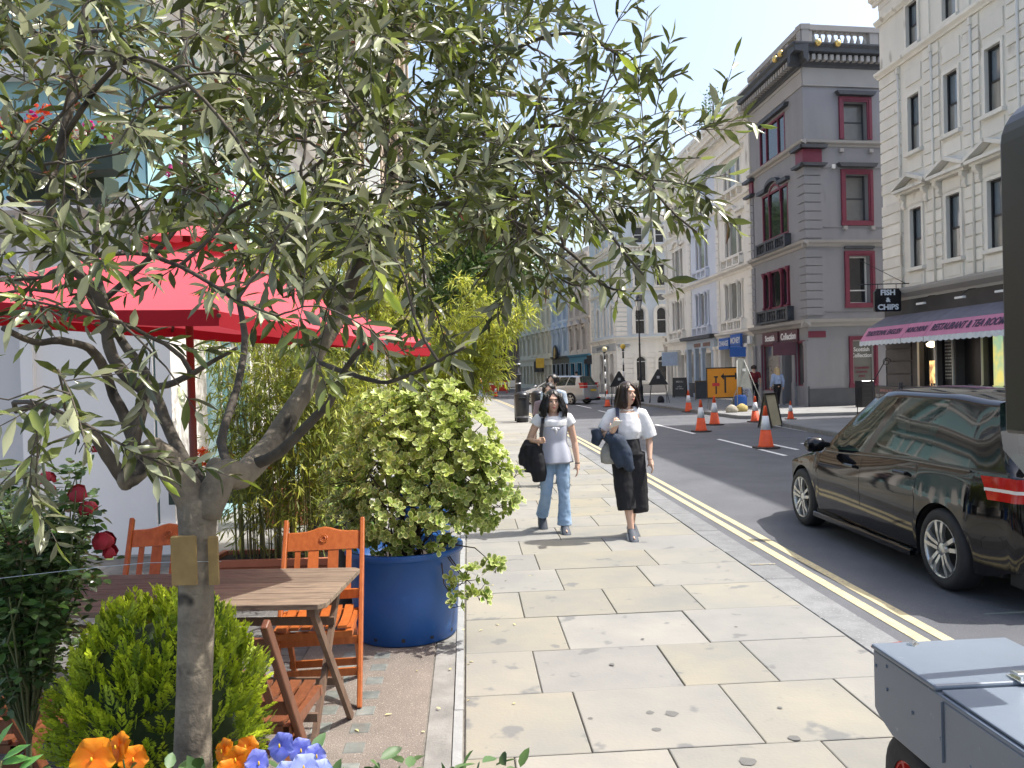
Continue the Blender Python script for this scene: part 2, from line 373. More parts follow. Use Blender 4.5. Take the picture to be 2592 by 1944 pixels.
# ================================================================== facades
def U2(U): return math.atan2(U[1], U[0])
class Fac:
    """a facade: local x runs along it (to the viewer's left), y points out, z is up"""
    def __init__(s, parent, O, U, wall, trim, pane):
        s.e = parent; s.wall = wall; s.trim = trim; s.pane = pane; s.cache = {}
        s.O = O; s.rz = U2(U)
    def put(s, name, mb_or_me, m, loc=(0, 0, 0), parent=None, fix=True, **kw):
        me = mb_or_me
        if isinstance(me, MB):
            me = me.mesh(name, m)
            if fix: mb_or_me.fixn(me)
        if parent is not None: return link(name, me, parent, loc, **kw)
        c, n = math.cos(s.rz), math.sin(s.rz)
        o = link(name, me, s.e, (s.O[0] + c * loc[0] - n * loc[1], s.O[1] + n * loc[0] + c * loc[1], loc[2]), s.rz, **kw); return o
def arcpath(u0, u1, z0, z1, ah, n=8):
    p = [(u0, z0)]
    if ah <= 0: p += [(u0, z1), (u1, z1)]
    else:
        c = (u0 + u1) / 2; r = (u1 - u0) / 2
        p += [(c - r * math.cos(math.pi * i / n), z1 - ah + ah * math.sin(math.pi * i / n)) for i in range(n + 1)]
    p.append((u1, z0)); return p
def ring(mb, pin, pout, w0, w1, m=0):
    for i in range(len(pin) - 1):
        a, b, c, d = pin[i], pin[i + 1], pout[i + 1], pout[i]
        mb.quad((a[0], w1, a[1]), (b[0], w1, b[1]), (c[0], w1, c[1]), (d[0], w1, d[1]), m)
        mb.quad((a[0], w0, a[1]), (b[0], w0, b[1]), (b[0], w1, b[1]), (a[0], w1, a[1]), m)
        mb.quad((d[0], w0, d[1]), (c[0], w0, c[1]), (c[0], w1, c[1]), (d[0], w1, d[1]), m)
    for a, d in ((pin[0], pout[0]), (pin[-1], pout[-1])): mb.quad((a[0], w0, a[1]), (d[0], w0, d[1]), (d[0], w1, d[1]), (a[0], w1, a[1]), m)
def wallmesh(u0, u1, z0, z1, holes, depth=.24):
    mb = MB(); us = sorted({u0, u1, *[h[0] for h in holes], *[h[1] for h in holes]}); zs = sorted({z0, z1, *[h[2] for h in holes], *[h[3] for h in holes]})
    us = [u for u in us if u0 <= u <= u1]; zs = [z for z in zs if z0 <= z <= z1]
    for a, b in zip(us[:-1], us[1:]):
        for c, d in zip(zs[:-1], zs[1:]):
            cu, cz = (a + b) / 2, (c + d) / 2
            if any(h[0] < cu < h[1] and h[2] < cz < h[3] for h in holes): continue
            mb.quad((a, 0, c), (b, 0, c), (b, 0, d), (a, 0, d))
    for h in holes:
        a, b, c, d = h[:4]; ah = h[4] if len(h) > 4 else 0
        p = arcpath(a, b, c, d, ah)
        for q, r in zip(p[:-1], p[1:]): mb.quad((q[0], 0, q[1]), (r[0], 0, r[1]), (r[0], -depth, r[1]), (q[0], -depth, q[1]))
        mb.quad((a, 0, c), (b, 0, c), (b, -depth, c), (a, -depth, c))
        if ah:
            mid = len(p) // 2
            L = [(a, d)] + [p[i] for i in range(1, mid + 1)]; Rr = [(b, d)] + [p[i] for i in range(len(p) - 2, mid - 1, -1)]
            for P_ in (L, Rr):
                for i in range(1, len(P_) - 1): mb.add([(P_[0][0], 0, P_[0][1]), (P_[i][0], 0, P_[i][1]), (P_[i + 1][0], 0, P_[i + 1][1])], [(0, 1, 2)])
    return mb
def window(F, u0, u1, z0, z1, arch=0, depth=.2, sur=0., proj=.05, trim=None, sash=None, pane=None, mid=.5, bars=0, sill=None, split=True, sunk=True, pane2=None, label=None):
    """window > sash_frame > pane; dimensions in the facade's plane"""
    trim = trim or F.trim; sash = sash or trim; pane = pane or F.pane
    w, h = u1 - u0, z1 - z0; key = (round(w, 2), round(h, 2), arch, depth, sur, proj, mid, bars, sill, trim.name, sash.name, pane.name, pane2.name if pane2 else 0, split)
    if key not in F.cache:
        a = MB(); pin = arcpath(0, w, 0, h, arch)
        s_ = max(sur, .03); arc_o = arch * (w + 2 * s_) / w if arch else 0
        ring(a, pin, arcpath(-s_, w + s_, 0, h + s_, (arch + s_ if arch else 0)), 0, proj)
        if sur > .1: ring(a, arcpath(-s_ * .35, w + s_ * .35, 0, h + s_ * .35, (arch + s_ * .35 if arch else 0)), arcpath(-s_, w + s_, 0, h + s_, (arch + s_ if arch else 0)), proj, proj + .025)
        if sill: a.box(-s_ - .06, w + s_ + .06, -.02, sill, -.11, 0)
        fr = MB(); t = .055
        ring(fr, arcpath(t, w - t, t, h - t, max(arch - t, 0)), arcpath(0, w, 0, h, arch), -depth, -depth + .06)
        fr.box(0, w, -depth, -depth + .06, 0, t); zm = h * mid
        fr.box(t, w - t, -depth - .02, -depth + .045, zm - .028, zm + .028)
        for i in range(bars): x = w * (i + 1) / (bars + 1); fr.box(x - .014, x + .014, -depth, -depth + .04, t, h - t)
        ps = []
        if split:
            lo = MB(); lo.quad((t, -depth + .02, t), (w - t, -depth + .02, t), (w - t, -depth + .02, zm), (t, -depth + .02, zm)); ps.append(lo)
            up = MB(); pp = arcpath(t, w - t, zm, h - t, max(arch - t, 0)); up.add([(p[0], -depth - .005, p[1]) for p in pp], [tuple(range(len(pp)))]); ps.append(up)
        else:
            up = MB(); pp = arcpath(t, w - t, t, h - t, max(arch - t, 0)); up.add([(p[0], -depth + .01, p[1]) for p in pp], [tuple(range(len(pp)))]); ps.append(up)
        ma = a.fixn(a.mesh('window', trim)); mf = fr.fixn(fr.mesh('sash_frame', sash))
        mp = [q.fixn(q.mesh('pane', (pane2 if (pane2 and i == 1) else pane))) for i, q in enumerate(ps)]
        F.cache[key] = (ma, mf, mp)
    ma, mf, mp = F.cache[key]
    o = F.put('window', ma, None, (u0, 0, z0))
    if label: o['label'] = label
    f = link('sash_frame', mf, o)
    for q in mp: link('pane', q, o)
    return o
def cornice(F, name, u0, u1, z, prof, m, r0=True, r1=True):
    """moulding: prof = [(out, dz)...] from bottom to top, swept along the wall, ends closed"""
    mb = MB(); p = [(0, prof[0][1])] + list(prof) + [(0, prof[-1][1])]
    mb.prism([(w, z + dz) for w, dz in p], u0, u1, 0, 'x'); return F.put(name, mb, m)
CYMA = [(.06, 0), (.10, .04), (.12, .12), (.26, .2), (.28, .3)]
def bigcorn(s): return [(.08 * s, 0), (.10 * s, .10 * s), (.2 * s, .16 * s), (.22 * s, .42 * s), (.55 * s, .47 * s), (.57 * s, .62 * s), (.66 * s, .74 * s), (.66 * s, .80 * s)]
def boxes(F, name, m, lst, **kw):
    """alike pieces: each its own object, mesh data shared by size"""
    for (u0, u1, w0, w1, z0, z1) in lst:
        key = (name, round(u1 - u0, 2), round(w1 - w0, 3), round(z1 - z0, 2), m.name)
        if key not in F.cache:
            b = MB(); b.box(0, u1 - u0, 0, w1 - w0, 0, z1 - z0, 0, min(.012, (w1 - w0) * .4)); F.cache[key] = b.fixn(b.mesh(name, m))
        F.put(name, F.cache[key], None, (u0, w0, z0))
def baluster_me(h, r, m, n=7):
    b = MB(); b.lathe([(r * .9, 0), (r * .9, h * .08), (r * .45, h * .14), (r, h * .34), (r * .75, h * .5), (r * .4, h * .72), (r * .75, h * .9), (r * .9, h * .92), (r * .9, h)], n); return b.mesh('baluster', m)
def balusters(F, u0, u1, w, z0, z1, m, n, r=.07, par=None):
    key = ('bal', round(z1 - z0, 2), r, m.name)
    if key not in F.cache: F.cache[key] = baluster_me(z1 - z0, r, m)
    for i in range(n): F.put('baluster', F.cache[key], None, (u0 + (u1 - u0) * (i + .5) / n, w, z0))

glass_d = mat('glass_dark', (.018, .02, .024), .06, .3, .8, spec=.8)
glass_s = mat('glass_sky', (.13, .16, .19), .06, .5, .5, spec=.9, coat=.6)
glass_c = mat('glass_curtain', (.20, .20, .185), .15, .35, 1.6, spec=.8, coat=.6, scale=(3, 1, .4))
glass_p = mat('glass_pale', (.17, .17, .16), .25, .14, .7, spec=.6, coat=.4)
stucco = mat('cream_stucco', (.74, .705, .635), .75, .09, 1.2, .002, 30, spots=((.46, .42, .36), 1.6, .66), orand=.05, scale=(1, 1, .3))
stucco2 = mat('ivory_stucco', (.77, .74, .675), .75, .09, 1.2, .002, 30, spots=((.36, .32, .27), 1.5, .63), scale=(1, 1, .3))
M_wht2 = mat('white_paint', (.72, .72, .70), .5, .04, 2)
grey = mat('grey_stucco', (.245, .245, .258), .75, .08, 1.2, .002, 30, spots=((.215, .21, .22), 1.6, .64), scale=(1, 1, .3))
greyl = mat('grey_trim', (.345, .33, .315), .75, .05, 1, .002, 30)
slate = mat('slate_trim', (.055, .06, .07), .6, .15, 3)
red = mat('crimson_trim', (.155, .020, .045), .55, .12, 3)
blk = mat('black_sash', (.015, .015, .018), .4, .1, 3)
bluep = mat('pale_blue_stucco', (.55, .61, .66), .75, .05, .6, .002, 30)
blk2 = mat('dark_plinth', (.075, .08, .09), .7, .12, 2)
lead = mat('lead_roof', (.16, .165, .17), .6, .1, 1)
DR = (-.068, 1.); OR = (12.26, 33.42)
def shell(parent, pts, h, m, name='side_wall', skip=0):
    """closed body behind the facades so that the building has depth; pts run round the back, open at the front"""
    mb = MB()
    for a, b in list(zip(pts[:-1], pts[1:]))[skip:]: mb.quad((a[0], a[1], 0), (b[0], b[1], 0), (b[0], b[1], h), (a[0], a[1], h))
    mb.ob(name, m, parent)
    r = MB(); r.add([(p[0], p[1], h - .02) for p in pts], [tuple(range(len(pts)))]); r.ob('roof', lead, parent)

# ---------------------------------------------------------------- cream building with the tea room awning
W = thing('building', 'cream stucco building with pedimented windows above the pink and grey shop awning', 'building')
F = Fac(W, OR, DR, stucco, stucco, glass_c)
wins = [(-8.34, -7.72), (-10.26, -9.62), (-12.1, -11.46), (-14.0, -13.36), (-15.9, -15.26), (-17.8, -17.16), (-19.7, -19.06)]
holes = []
for a, b in wins: holes += [(a, b, 4.70, 6.55), (a, b, 8.33, 10.08), (a, b, 11.58, 12.95)]
F.put('wall', wallmesh(-34, -6.05, 4.0, 13.6, holes), stucco)
for k, (a, b) in enumerate(wins):
    window(F, a, b, 4.70, 6.55, depth=.13, sur=.10, proj=.05, sash=blk, pane=glass_c, pane2=glass_s, sill=.14, mid=.48)
    window(F, a, b, 8.33, 10.08, depth=.13, sur=.10, proj=.05, sash=blk, pane=glass_c, pane2=glass_s, sill=.14, mid=.48)
    window(F, a, b, 11.58, 12.95, depth=.13, sur=.10, proj=.05, sash=blk, pane=glass_c, pane2=glass_s, sill=.14, mid=.5)
    c = (a + b) / 2                         # pediment hood on consoles
    p = MB(); z = 7.13
    p.box(c - .86, c + .86, .0, .34, z, z + .09); p.box(c - .80, c + .80, .0, .22, z - .07, z - .001)
    for s in (-1, 1):
        p.beam((c + s * .92, .17, z + .115), (c - s * .03, .17, z + .47), .36, .10, (0, 0, 1))
    F.put('pediment', p, stucco)
    q = MB(); q.prism([(c - .66, z + .09), (c + .66, z + .09), (c, z + .38)], 0, .10, 0, 'y'); F.put('tympanum', q, stucco)
    for s in (-1, 1):
        q = MB(); q.prism([(.0, 0), (.08, .0), (.12, .10), (.11, .22), (.20, .34), (.22, .45), (0, .45)], 0, .15, 0, 'x'); F.put('console', q, stucco, (c + s * .62 - .075, 0, z - .52))
    q = MB(); q.box(a - .16, b + .16, 0, .05, 6.66, 7.0); q.box(a - .1, b + .1, .05, .065, 6.7, 6.96); F.put('frieze_panel', q, stucco)
    q = MB(); q.box(a - .1, b + .1, 0, .05, 4.12, 4.55, 0, .02); q.box(a + .0, b - .0, .05, .065, 4.2, 4.47); F.put('apron_panel', q, stucco)
    q = MB(); q.box(a - .12, b + .12, 0, .04, 10.42, 10.95, 0, .015); F.put('recessed_panel', q, stucco)
    q = MB(); q.box(a - .08, b + .08, 0, .035, 7.72, 8.12, 0, .012); F.put('apron_panel', q, stucco)
edges = [-6.05] + [x for w in wins for x in (w[1] + .22, w[0] - .22)] + [-26]
cs = []
for z0, z1, n in ((4.12, 6.98, 8), (7.32, 11.22, 11)):
    h = (z1 - z0) / n
    for i in range(n):
        for k in range(0, 12, 2):
            ua, ub = edges[k], edges[k + 1]
            if k == 0: ub = -7.28
            cs.append((ub + .02, ua - .0 if k == 0 else ua - .02, 0, .045, z0 + i * h + .022, z0 + (i + 1) * h - .022))
boxes(F, 'stone_course', stucco, cs)
for z0 in (7.10,):
    pass
for k, (a, b) in enumerate(wins[:6]):
    for (z0, z1) in ((11.55, 13.0),):
        q = MB(); q.box(a - .62, a - .32, 0, .05, z0, z1); F.put('pilaster', q, stucco)
cornice(F, 'string_course', -34, -5.98, 11.24, [(.07, 0), (.1, .05), (.19, .12), (.2, .2)], stucco)
cornice(F, 'string_course', -34, -5.98, 13.0, [(.07, 0), (.1, .04), (.16, .10), (.17, .16)], stucco)
cornice(F, 'cornice', -34, -5.8, 13.75, bigcorn(1.15), stucco)
q = MB(); q.box(-34, -6.05, -.3, .02, 13.55, 13.8); F.put('frieze', q, stucco)
dent = [(-6.2 - .28 * i, -6.07 - .28 * i, 0.02, .42, 14.03, 14.24) for i in range(48)]
boxes(F, 'modillion', stucco, dent)
q = MB(); q.box(-34, -6.2, -.45, -.1, 14.6, 15.5); F.put('parapet', q, stucco)
cornice(F, 'shop_cornice', -34, -5.95, 3.72, [(.05, 0), (.08, .08), (.3, .2), (.34, .3), (.34, .36)], greyl)
darkshop = mat('dark_shopfront', (.035, .033, .034), .6, .2, 2)
olive_dk = mat('taupe_rustic', (.115, .105, .10), .8, .12, 2, .002, 40)
q = MB(); q.box(-34, -6.1, -.2, .05, 3.15, 3.72); F.put('fascia', q, darkshop)
F.put('shop_wall', wallmesh(-34, -6.05, 0, 3.2, [(-8.9, -8.0, .95, 2.75), (-9.75, -8.95, .95, 2.75), (-11.0, -9.85, .05, 2.75), (-12.0, -11.1, .95, 2.75), (-14.2, -12.3, .95, 2.75), (-17, -15, .95, 2.75)], .3), olive_dk)
for (a, b) in ((-8.9, -8.0), (-9.75, -8.95), (-12.0, -11.1), (-14.2, -12.3), (-17, -15)): window(F, a, b, .95, 2.75, depth=.22, sash=blk, pane=glass_d, split=False, mid=.99, sill=.1)
boxes(F, 'stone_course', olive_dk, [(-7.6, -6.1, 0, .05, .95 + .42 * i, 1.33 + .42 * i) for i in range(4)])
cornice(F, 'sill_course', -9.9, -6.05, .82, [(.04, 0), (.09, .04), (.09, .1)], greyl)
q = MB(); q.box(-11.0, -9.85, -.32, -.28, .0, 2.75); F.put('door', q, blk)
lit = emat('lit_menu', (.95, .60, .22), 1.0, (.25, .12, .05), 5.)
for (a, b, c, d, nm) in ((-8.75, -8.3, .98, 1.75, 'lit_counter'), (-11.95, -11.3, 1.0, 2.45, 'lit_poster')):
    q = MB(); q.box(a, b, -.17, -.15, c, d); F.put(nm, q, lit if nm == 'lit_counter' else emat('poster_light', (.62, .54, .16), .55, (.26, .42, .28), 2.2))
q = MB(); q.box(-9.62, -9.05, -.18, -.16, 1.0, 2.5); mbd = F.put('menu_board', q, blk)
rr = random.Random(5)
q = MB()
for i in range(13):
    z = 2.4 - i * .1; a = -9.1
    while a > -9.55:
        w = rr.uniform(.03, .12); q.box(a - w, a, -.158, -.155, z, z + .035); a -= w + .03
F.put('chalk_writing', q, mat('chalk', (.45, .45, .43), .8), kind='stuff')
q = MB(); q.lathe([(.0, -.1), (.13, -.06), (.16, .02), (.05, .1)], 12, (-8.52, -.1, 2.25)); F.put('hanging_lamp', q, emat('lamp_glow', (1, .85, .55), 2.2))
q = MB(); q.box(-13.0, -12.75, -.17, -.15, 2.0, 2.3); F.put('notice', q, M_wht2)
# side and back
Uu = Vector((-.068, 1, 0)).normalized()
def pt(u, w=0, O=OR): return (O[0] + Uu.x * u - Uu.y * w, O[1] + Uu.y * u + Uu.x * w)
shell(W, [pt(-6.05), pt(-5.4, -12), pt(-34, -12), pt(-34)], 14.6, stucco)
# downpipes
for u in (-7.24, -9.06, -10.92, -12.8, -14.7):
    q = MB(); q.box(u - .05, u + .05, .0, .12, 11.0, 11.2); q.tube([(u, .07, 4.1), (u, .07, 11.0)], .035, 8); F.put('downpipe', q, stucco)
# awning: grey slope, pink band, scalloped valance
AW = thing('awning', 'pink and grey striped shop awning lettered TRADITIONAL ENGLISH and RESTAURANT & TEA ROOM', 'awning', (0, 0, 0))
FA = Fac(AW, OR, DR, stucco, stucco, glass_c)
agrey = mat('awning_grey', (.17, .165, .20), .85, .12, 3, .001, 90); apink = mat('awning_pink', (.55, .21, .33), .8, .06, 2, .001, 90); awht = mat('awning_white', (.62, .66, .70), .8, .06, 3)
seg = [(-6.25, -8.75), (-8.77, -9.95), (-9.97, -13.9), (-13.92, -17)]
zt, zp, zb = 3.26, 2.89, 2.46; wt, wp, wb_ = .08, .72, 1.02
for i, (a, b) in enumerate(seg):
    q = MB(); e0 = a if i else a
    q.add([(e0, wt, zt), (b, wt, zt), (b, wp, zp), (a, wp, zp), (e0, wt, zt - .015), (b, wt, zt - .015), (b, wp, zp - .015), (a, wp, zp - .015)], [(0, 1, 2, 3), (7, 6, 5, 4), (0, 3, 7, 4), (1, 5, 6, 2)])
    if i == 0: q.add([(a, wt, zt), (a, wp, zp), (a, wb_, zb), (a, wt, zb + .1)], [(0, 1, 2, 3)])
    FA.put('canopy_panel', q, agrey)
    q = MB(); q.add([(a, wp, zp), (b, wp, zp), (b, wb_, zb), (a, wb_, zb), (a, wp, zp - .015), (b, wp, zp - .015), (b, wb_, zb - .015), (a, wb_, zb - .015)], [(0, 1, 2, 3), (7, 6, 5, 4), (0, 3, 7, 4), (1, 5, 6, 2)])
    FA.put('lettered_band', q, apink)
    q = MB(); n = int(abs(b - a) / .036) ; top = [(a + (b - a) * k / n, zb) for k in range(n + 1)]
    bot = [(a + (b - a) * k / n, zb - .13 - .035 * abs(math.sin(math.pi * (a + (b - a) * k / n) / .26))) for k in range(n + 1)]
    for k in range(n): q.quad((top[k][0], wb_ + .004 + .012 * math.sin(k), top[k][1]), (top[k + 1][0], wb_ + .004 + .012 * math.sin(k + 1), top[k + 1][1]), (bot[k + 1][0], wb_ + .01, bot[k + 1][1]), (bot[k][0], wb_ + .01, bot[k][1]))
    FA.put('valance', q, awht)
slope = math.atan2(zp - zb, wb_ - wp)
ink = mat('dark_lettering', (.07, .05, .10), .8)
for body, uc, sz, sx in (('TRADITIONAL ENGLISH', -7.48, .27, .72), ('MUNCHKINS', -9.36, .26, .68), ('RESTAURANT & TEA ROOM', -11.7, .33, .76)):
    t = text_ob(body, sz, ink, AW, (0, 0, 0), (0, 0, 0), .006, .002, sx=sx, shear=.18)
    zc, wc = (zp + zb) / 2, (wp + wb_) / 2 + .012
    t.location = (*pt(uc, wc), zc + .012); t.rotation_euler = (math.pi / 2 - (math.pi / 2 - slope), 0, FA.rz + math.pi)
q = MB(); q.beam((-6.4, .05, 2.35), (-6.4, .95, 2.33), .03, .03); q.beam((-13.9, .05, 2.35), (-13.9, .95, 2.33), .03, .03); FA.put('support_arm', q, blk)
# projecting sign FISH & CHIPS, parallel to the view: hangs off a bracket
FS = thing('hanging_sign', 'black hanging sign reading FISH & CHIPS above the pink awning', 'sign', (*pt(-7.55, .75), 3.72), FA.rz + R(90))
q = MB(); q.prism([(-.36, -.26), (-.33, -.3), (.33, -.3), (.36, -.26), (.36, .22), (.31, .26), (.31, .3), (-.31, .3), (-.31, .26), (-.36, .22)], -.04, .04, 0, 'y')
bevel(q.ob('board', mat('sign_black', (.012, .012, .016), .35, .1), FS), .006)
for body, z, sz in (('FISH', .19, .19), ('&', .0, .15), ('CHIPS', -.19, .19)):
    for s in (1, -1): text_ob(body, sz, mat('sign_white', (.75, .8, .85), .5), FS, (0, -s * .043, z), (math.pi / 2, 0, 0 if s == 1 else math.pi), .008, .002, sx=1.12)
q = MB(); q.tube([(-.6, 0, .42), (.8, 0, .42)], .014, 6); q.tube([(-.25, 0, .3), (-.25, 0, .42)], .01, 5); q.tube([(.25, 0, .3), (.25, 0, .42)], .01, 5); q.tube([(-.5, 0, .43), (.8, .0, 1.1)], .008, 5); q.ob('bracket', blk, FS); FS.scale = (1.22, 1.22, 1.22)
for u in (-6.9, -9.0, -10.9, -12.6):
    t = thing('floodlight', 'small white strip floodlight under the shop cornice, %s' % {-6.9: 'left of the FISH & CHIPS sign', -9.0: 'just right of the FISH & CHIPS sign', -10.9: 'second right of the FISH & CHIPS sign', -12.6: 'near the black signal head'}[u], 'lamp', (*pt(u, .5), 3.48), FA.rz)
    q = MB(); q.box(-.2, .2, -.04, .04, -.03, .03, 0, .01); q.ob('housing', M_wht2, t); q = MB(); q.tube([(0, 0, .03), (0, -.25, .22), (0, -.45, .24)], .012, 5); q.ob('arm', blk, t)

# ---------------------------------------------------------------- grey corner building
G = thing('building', 'grey corner building with crimson window frames and a balustraded parapet', 'building')
F = Fac(G, OR, DR, grey, grey, glass_d)
UG = 6.05
holes = [(1.85, 4.75, 11.05, 12.72), (1.7, 4.6, 7.5, 9.62), (1.7, 4.6, 4.35, 6.05)]
F.put('wall', wallmesh(0, UG, 3.5, 14.2, holes), grey)
F.put('shop_wall', wallmesh(0, UG, 0, 3.5, [(.42, 1.2, .85, 2.7), (1.35, 2.5, .05, 2.7), (3.0, 5.0, .6, 2.7)], .45), grey)
M_red2 = red
def triple(F, u0, u1, z0, z1, frame, pane, arch=0, cols=False, hood=None, hoodm=None, depth=.3, mull=.1, thick=.09, capm=None, nm='window', pf=.03):
    w = u1 - u0; sw = w * .27; xs = [0, sw, w - sw, w]
    a = MB()
    for i, x in enumerate(xs):
        lo, hi = x - mull / 2, x + mull / 2
        if i == 0: lo, hi = -.02, thick
        if i == 3: lo, hi = w - thick, w + .02
        a.box(lo, hi, -depth, pf, 0, z1 - z0)
    h = z1 - z0
    a.box(-.02, w + .02, -depth + .01, .028, h - thick, h + .02); a.box(-.02, w + .02, -depth + .01, .032, -.02, .06)
    if arch:
        P0 = arcpath(xs[1] + mull / 2, xs[2] - mull / 2, h - .6, h + arch - thick, .45); P1 = arcpath(xs[1] - mull / 2, xs[2] + mull / 2, h - .6, h + arch + .03, .52)
        ring(a, P0, P1, -depth * .3, .035)
    o = F.put('window', a, frame, (u0, 0, z0))
    q = MB(); q.quad((.02, -depth, 0), (w - .02, -depth, 0), (w - .02, -depth, h), (.02, -depth, h)); link('pane', q.mesh('pane', pane), o)
    if cols:
        for x in xs:
            c = MB(); c.lathe([(.09, 0), (.09, .08), (.045, .14), (.042, h * .5), (.038, h - .28), (.07, h - .22), (.11, h - .1), (.11, h)], 10, (0, 0, 0)); link('column', c.mesh('column', capm or frame), o, (min(max(x, .08), w - .08), .06, 0))
    return o
triple(F, 1.85, 4.75, 11.05, 12.72, red, glass_d, depth=.05, thick=.07, mull=.07, pf=.012)
triple(F, 1.7, 4.6, 7.5, 9.62, red, glass_d, arch=.28, depth=.05, thick=.07, mull=.07, pf=.012)
triple(F, 1.7, 4.6, 4.35, 6.05, red, glass_d, cols=True, thick=.07, depth=.05, mull=.06, pf=.012)
q = MB(); q.prism([(1.45, 12.86), (5.15, 12.86), (5.25, 13.02), (1.35, 13.02)], 0, .22, 0, 'y'); F.put('window_hood', q, slate)
q = MB()
hp = [(1.45, 9.72)] + [(3.15 - .75 * math.cos(math.pi * i / 8), 9.72 + .30 * math.sin(math.pi * i / 8)) for i in range(9)] + [(4.85, 9.72)]
ring(q, hp, [(x, z + .16) for x, z in hp], 0, .2); F.put('window_hood', q, slate)
def railing(F, u0, u1, z0, z1, m, nb, w=.22, rail=.09):
    q = MB(); q.box(u0, u1, w - .1, w + .06, z1 - rail, z1); q.box(u0, u1, w - .1, w + .06, z0, z0 + rail)
    n = 4
    for i in range(n): x = u0 + (u1 - u0 - .16) * i / (n - 1); q.box(x, x + .16, w - .11, w + .07, z0, z1 - .005)
    q.box(u0, u0 + .1, 0, w - .1, z0, z1); q.box(u1 - .1, u1, 0, w - .1, z0, z1)
    F.put('balcony_rail', q, m)
    balusters(F, u0 + .15, u1 - .15, w - .02, z0 + rail, z1 - rail, m, nb, .055)
railing(F, 1.45, 4.85, 6.85, 7.42, slate, 12)
railing(F, 1.35, 5.0, 3.68, 4.28, slate, 12)
cornice(F, 'string_course', -.24, UG, 10.72, [(.03, 0), (.05, .08), (.18, .14), (.22, .24)], greyl)
cornice(F, 'string_course', -.24, UG, 6.60, [(.04, 0), (.07, .1), (.2, .16), (.24, .26)], greyl)
cornice(F, 'shop_cornice', -.3, UG, 3.30, [(.05, 0), (.12, .1), (.28, .18), (.32, .3)], greyl)
q = MB(); q.box(0, UG, 0, .04, 13.2, 14.0); q.box(0, UG, .04, .07, 13.78, 13.86); F.put('frieze', q, greyl)
cornice(F, 'cornice', -.66, UG, 13.95, bigcorn(1.0), slate)
boxes(F, 'modillion', greyl, [(-.1 + .27 * i, .05 + .27 * i, .02, .44, 14.13, 14.36) for i in range(23)])
q = MB(); q.box(-.05, UG, -.32, .0, 14.75, 15.0); q.box(-.08, UG, -.36, .04, 15.5, 15.72)
for x in (-.05, 1.3, 3.0, 4.6, 5.75): q.box(x, x + .3, -.31, -.005, 15.0, 15.5)
F.put('parapet', q, greyl); balusters(F, .35, 5.6, -.16, 15.0, 15.5, greyl, 24, .08)
for z, nm in ((10.98, 'string_top'), (3.6, 'ledge_top'), (6.87, 'ledge_top')):
    pass
# quoins wrap the corner
qs = []
for z0, z1, n in ((3.75, 6.5, 8), (6.95, 9.9, 8)):
    h = (z1 - z0) / n
    for i in range(n): qs.append((-.05, .62, 0, .05, z0 + i * h + .02, z0 + (i + 1) * h - .02))
boxes(F, 'quoin', grey, qs); boxes(F, 'quoin', grey, [(UG - .36, UG, 0, .05, a[4], a[5]) for a in qs])
for u0 in (-.06, UG - .4):
    q = MB(); q.box(u0, u0 + (.7 if u0 < 0 else .4), 0, .09, 10.06, 10.6); F.put('corner_block', q, red)
    q = MB(); q.prism([(u0 - .12, 10.62), (u0 + .85, 10.62), (u0 + .9, 10.76), (u0 - .2, 10.76)], 0, .26, 0, 'y'); F.put('corner_capital', q, slate)
    q = MB(); q.prism([(u0 - .2, 10.02), (u0 + .88, 10.02), (u0 + .8, 9.9), (u0 - .05, 9.9)], 0, .24, 0, 'y'); F.put('corner_moulding', q, slate)
# shopfront
M_fas = mat('maroon_fascia', (.085, .025, .04), .5, .1); M_win = mat('shop_glass', (.07, .075, .08), .08, .4, .6, spec=.8)
for a, b, t in ((2.95, 4.75, 'Scottish'), (.85, 2.7, 'Collection')):
    q = MB(); q.box(a, b, .0, .10, 2.72, 3.27, 0, .02); o = F.put('fascia_board', q, M_fas)
    tt = text_ob(t, .36 if a > 2 else .40, mat('fascia_letter', (.78, .78, .78), .5), G, (*pt((a + b) / 2, .105), 2.99), (math.pi / 2, 0, F.rz + math.pi), .012, .004, sx=.95)
for (a, b, z0, z1) in ((.42, 1.2, .85, 2.7), (3.0, 5.0, .6, 2.7)): window(F, a, b, z0, z1, depth=.12, sur=.07, proj=.04, trim=red, sash=red, pane=M_win, split=False, mid=.99)
q = MB(); q.box(1.35, 2.5, -.46, -.42, 0, 2.7); F.put('door', q, blk)
for u in (.0, 1.22, 2.55, 5.05, 5.75):
    q = MB(); q.box(u, u + .3, 0, .08, 1.0, 2.72); q.box(u - .02, u + .32, 0, .11, .0, 1.0); q.box(u - .02, u + .32, 0, .1, 2.55, 2.72); F.put('pilaster', q, grey)
q = MB(); q.box(1.35, 2.4, .04, .1, 2.05, 2.66); 
CS = thing('hanging_sign', 'small maroon hanging sign reading CASHMERE over the shop doorway', 'sign', (*pt(.95, .62), 2.45), F.rz + R(72))
q = MB(); q.box(-.46, .46, -.03, .03, -.28, .28, 0, .008); q.ob('board', M_fas, CS); text_ob('CASHMERE', .17, M_wht2, CS, (0, -.034, .02), (math.pi / 2, 0, 0), .003, .002)
q = MB(); q.tube([(-.5, 0, .32), (.5, 0, .32)], .012, 5); q.tube([(-.3, 0, .28), (-.3, 0, .33)], .01, 5); q.tube([(.3, 0, .28), (.3, 0, .33)], .01, 5); q.ob('bracket', blk, CS)
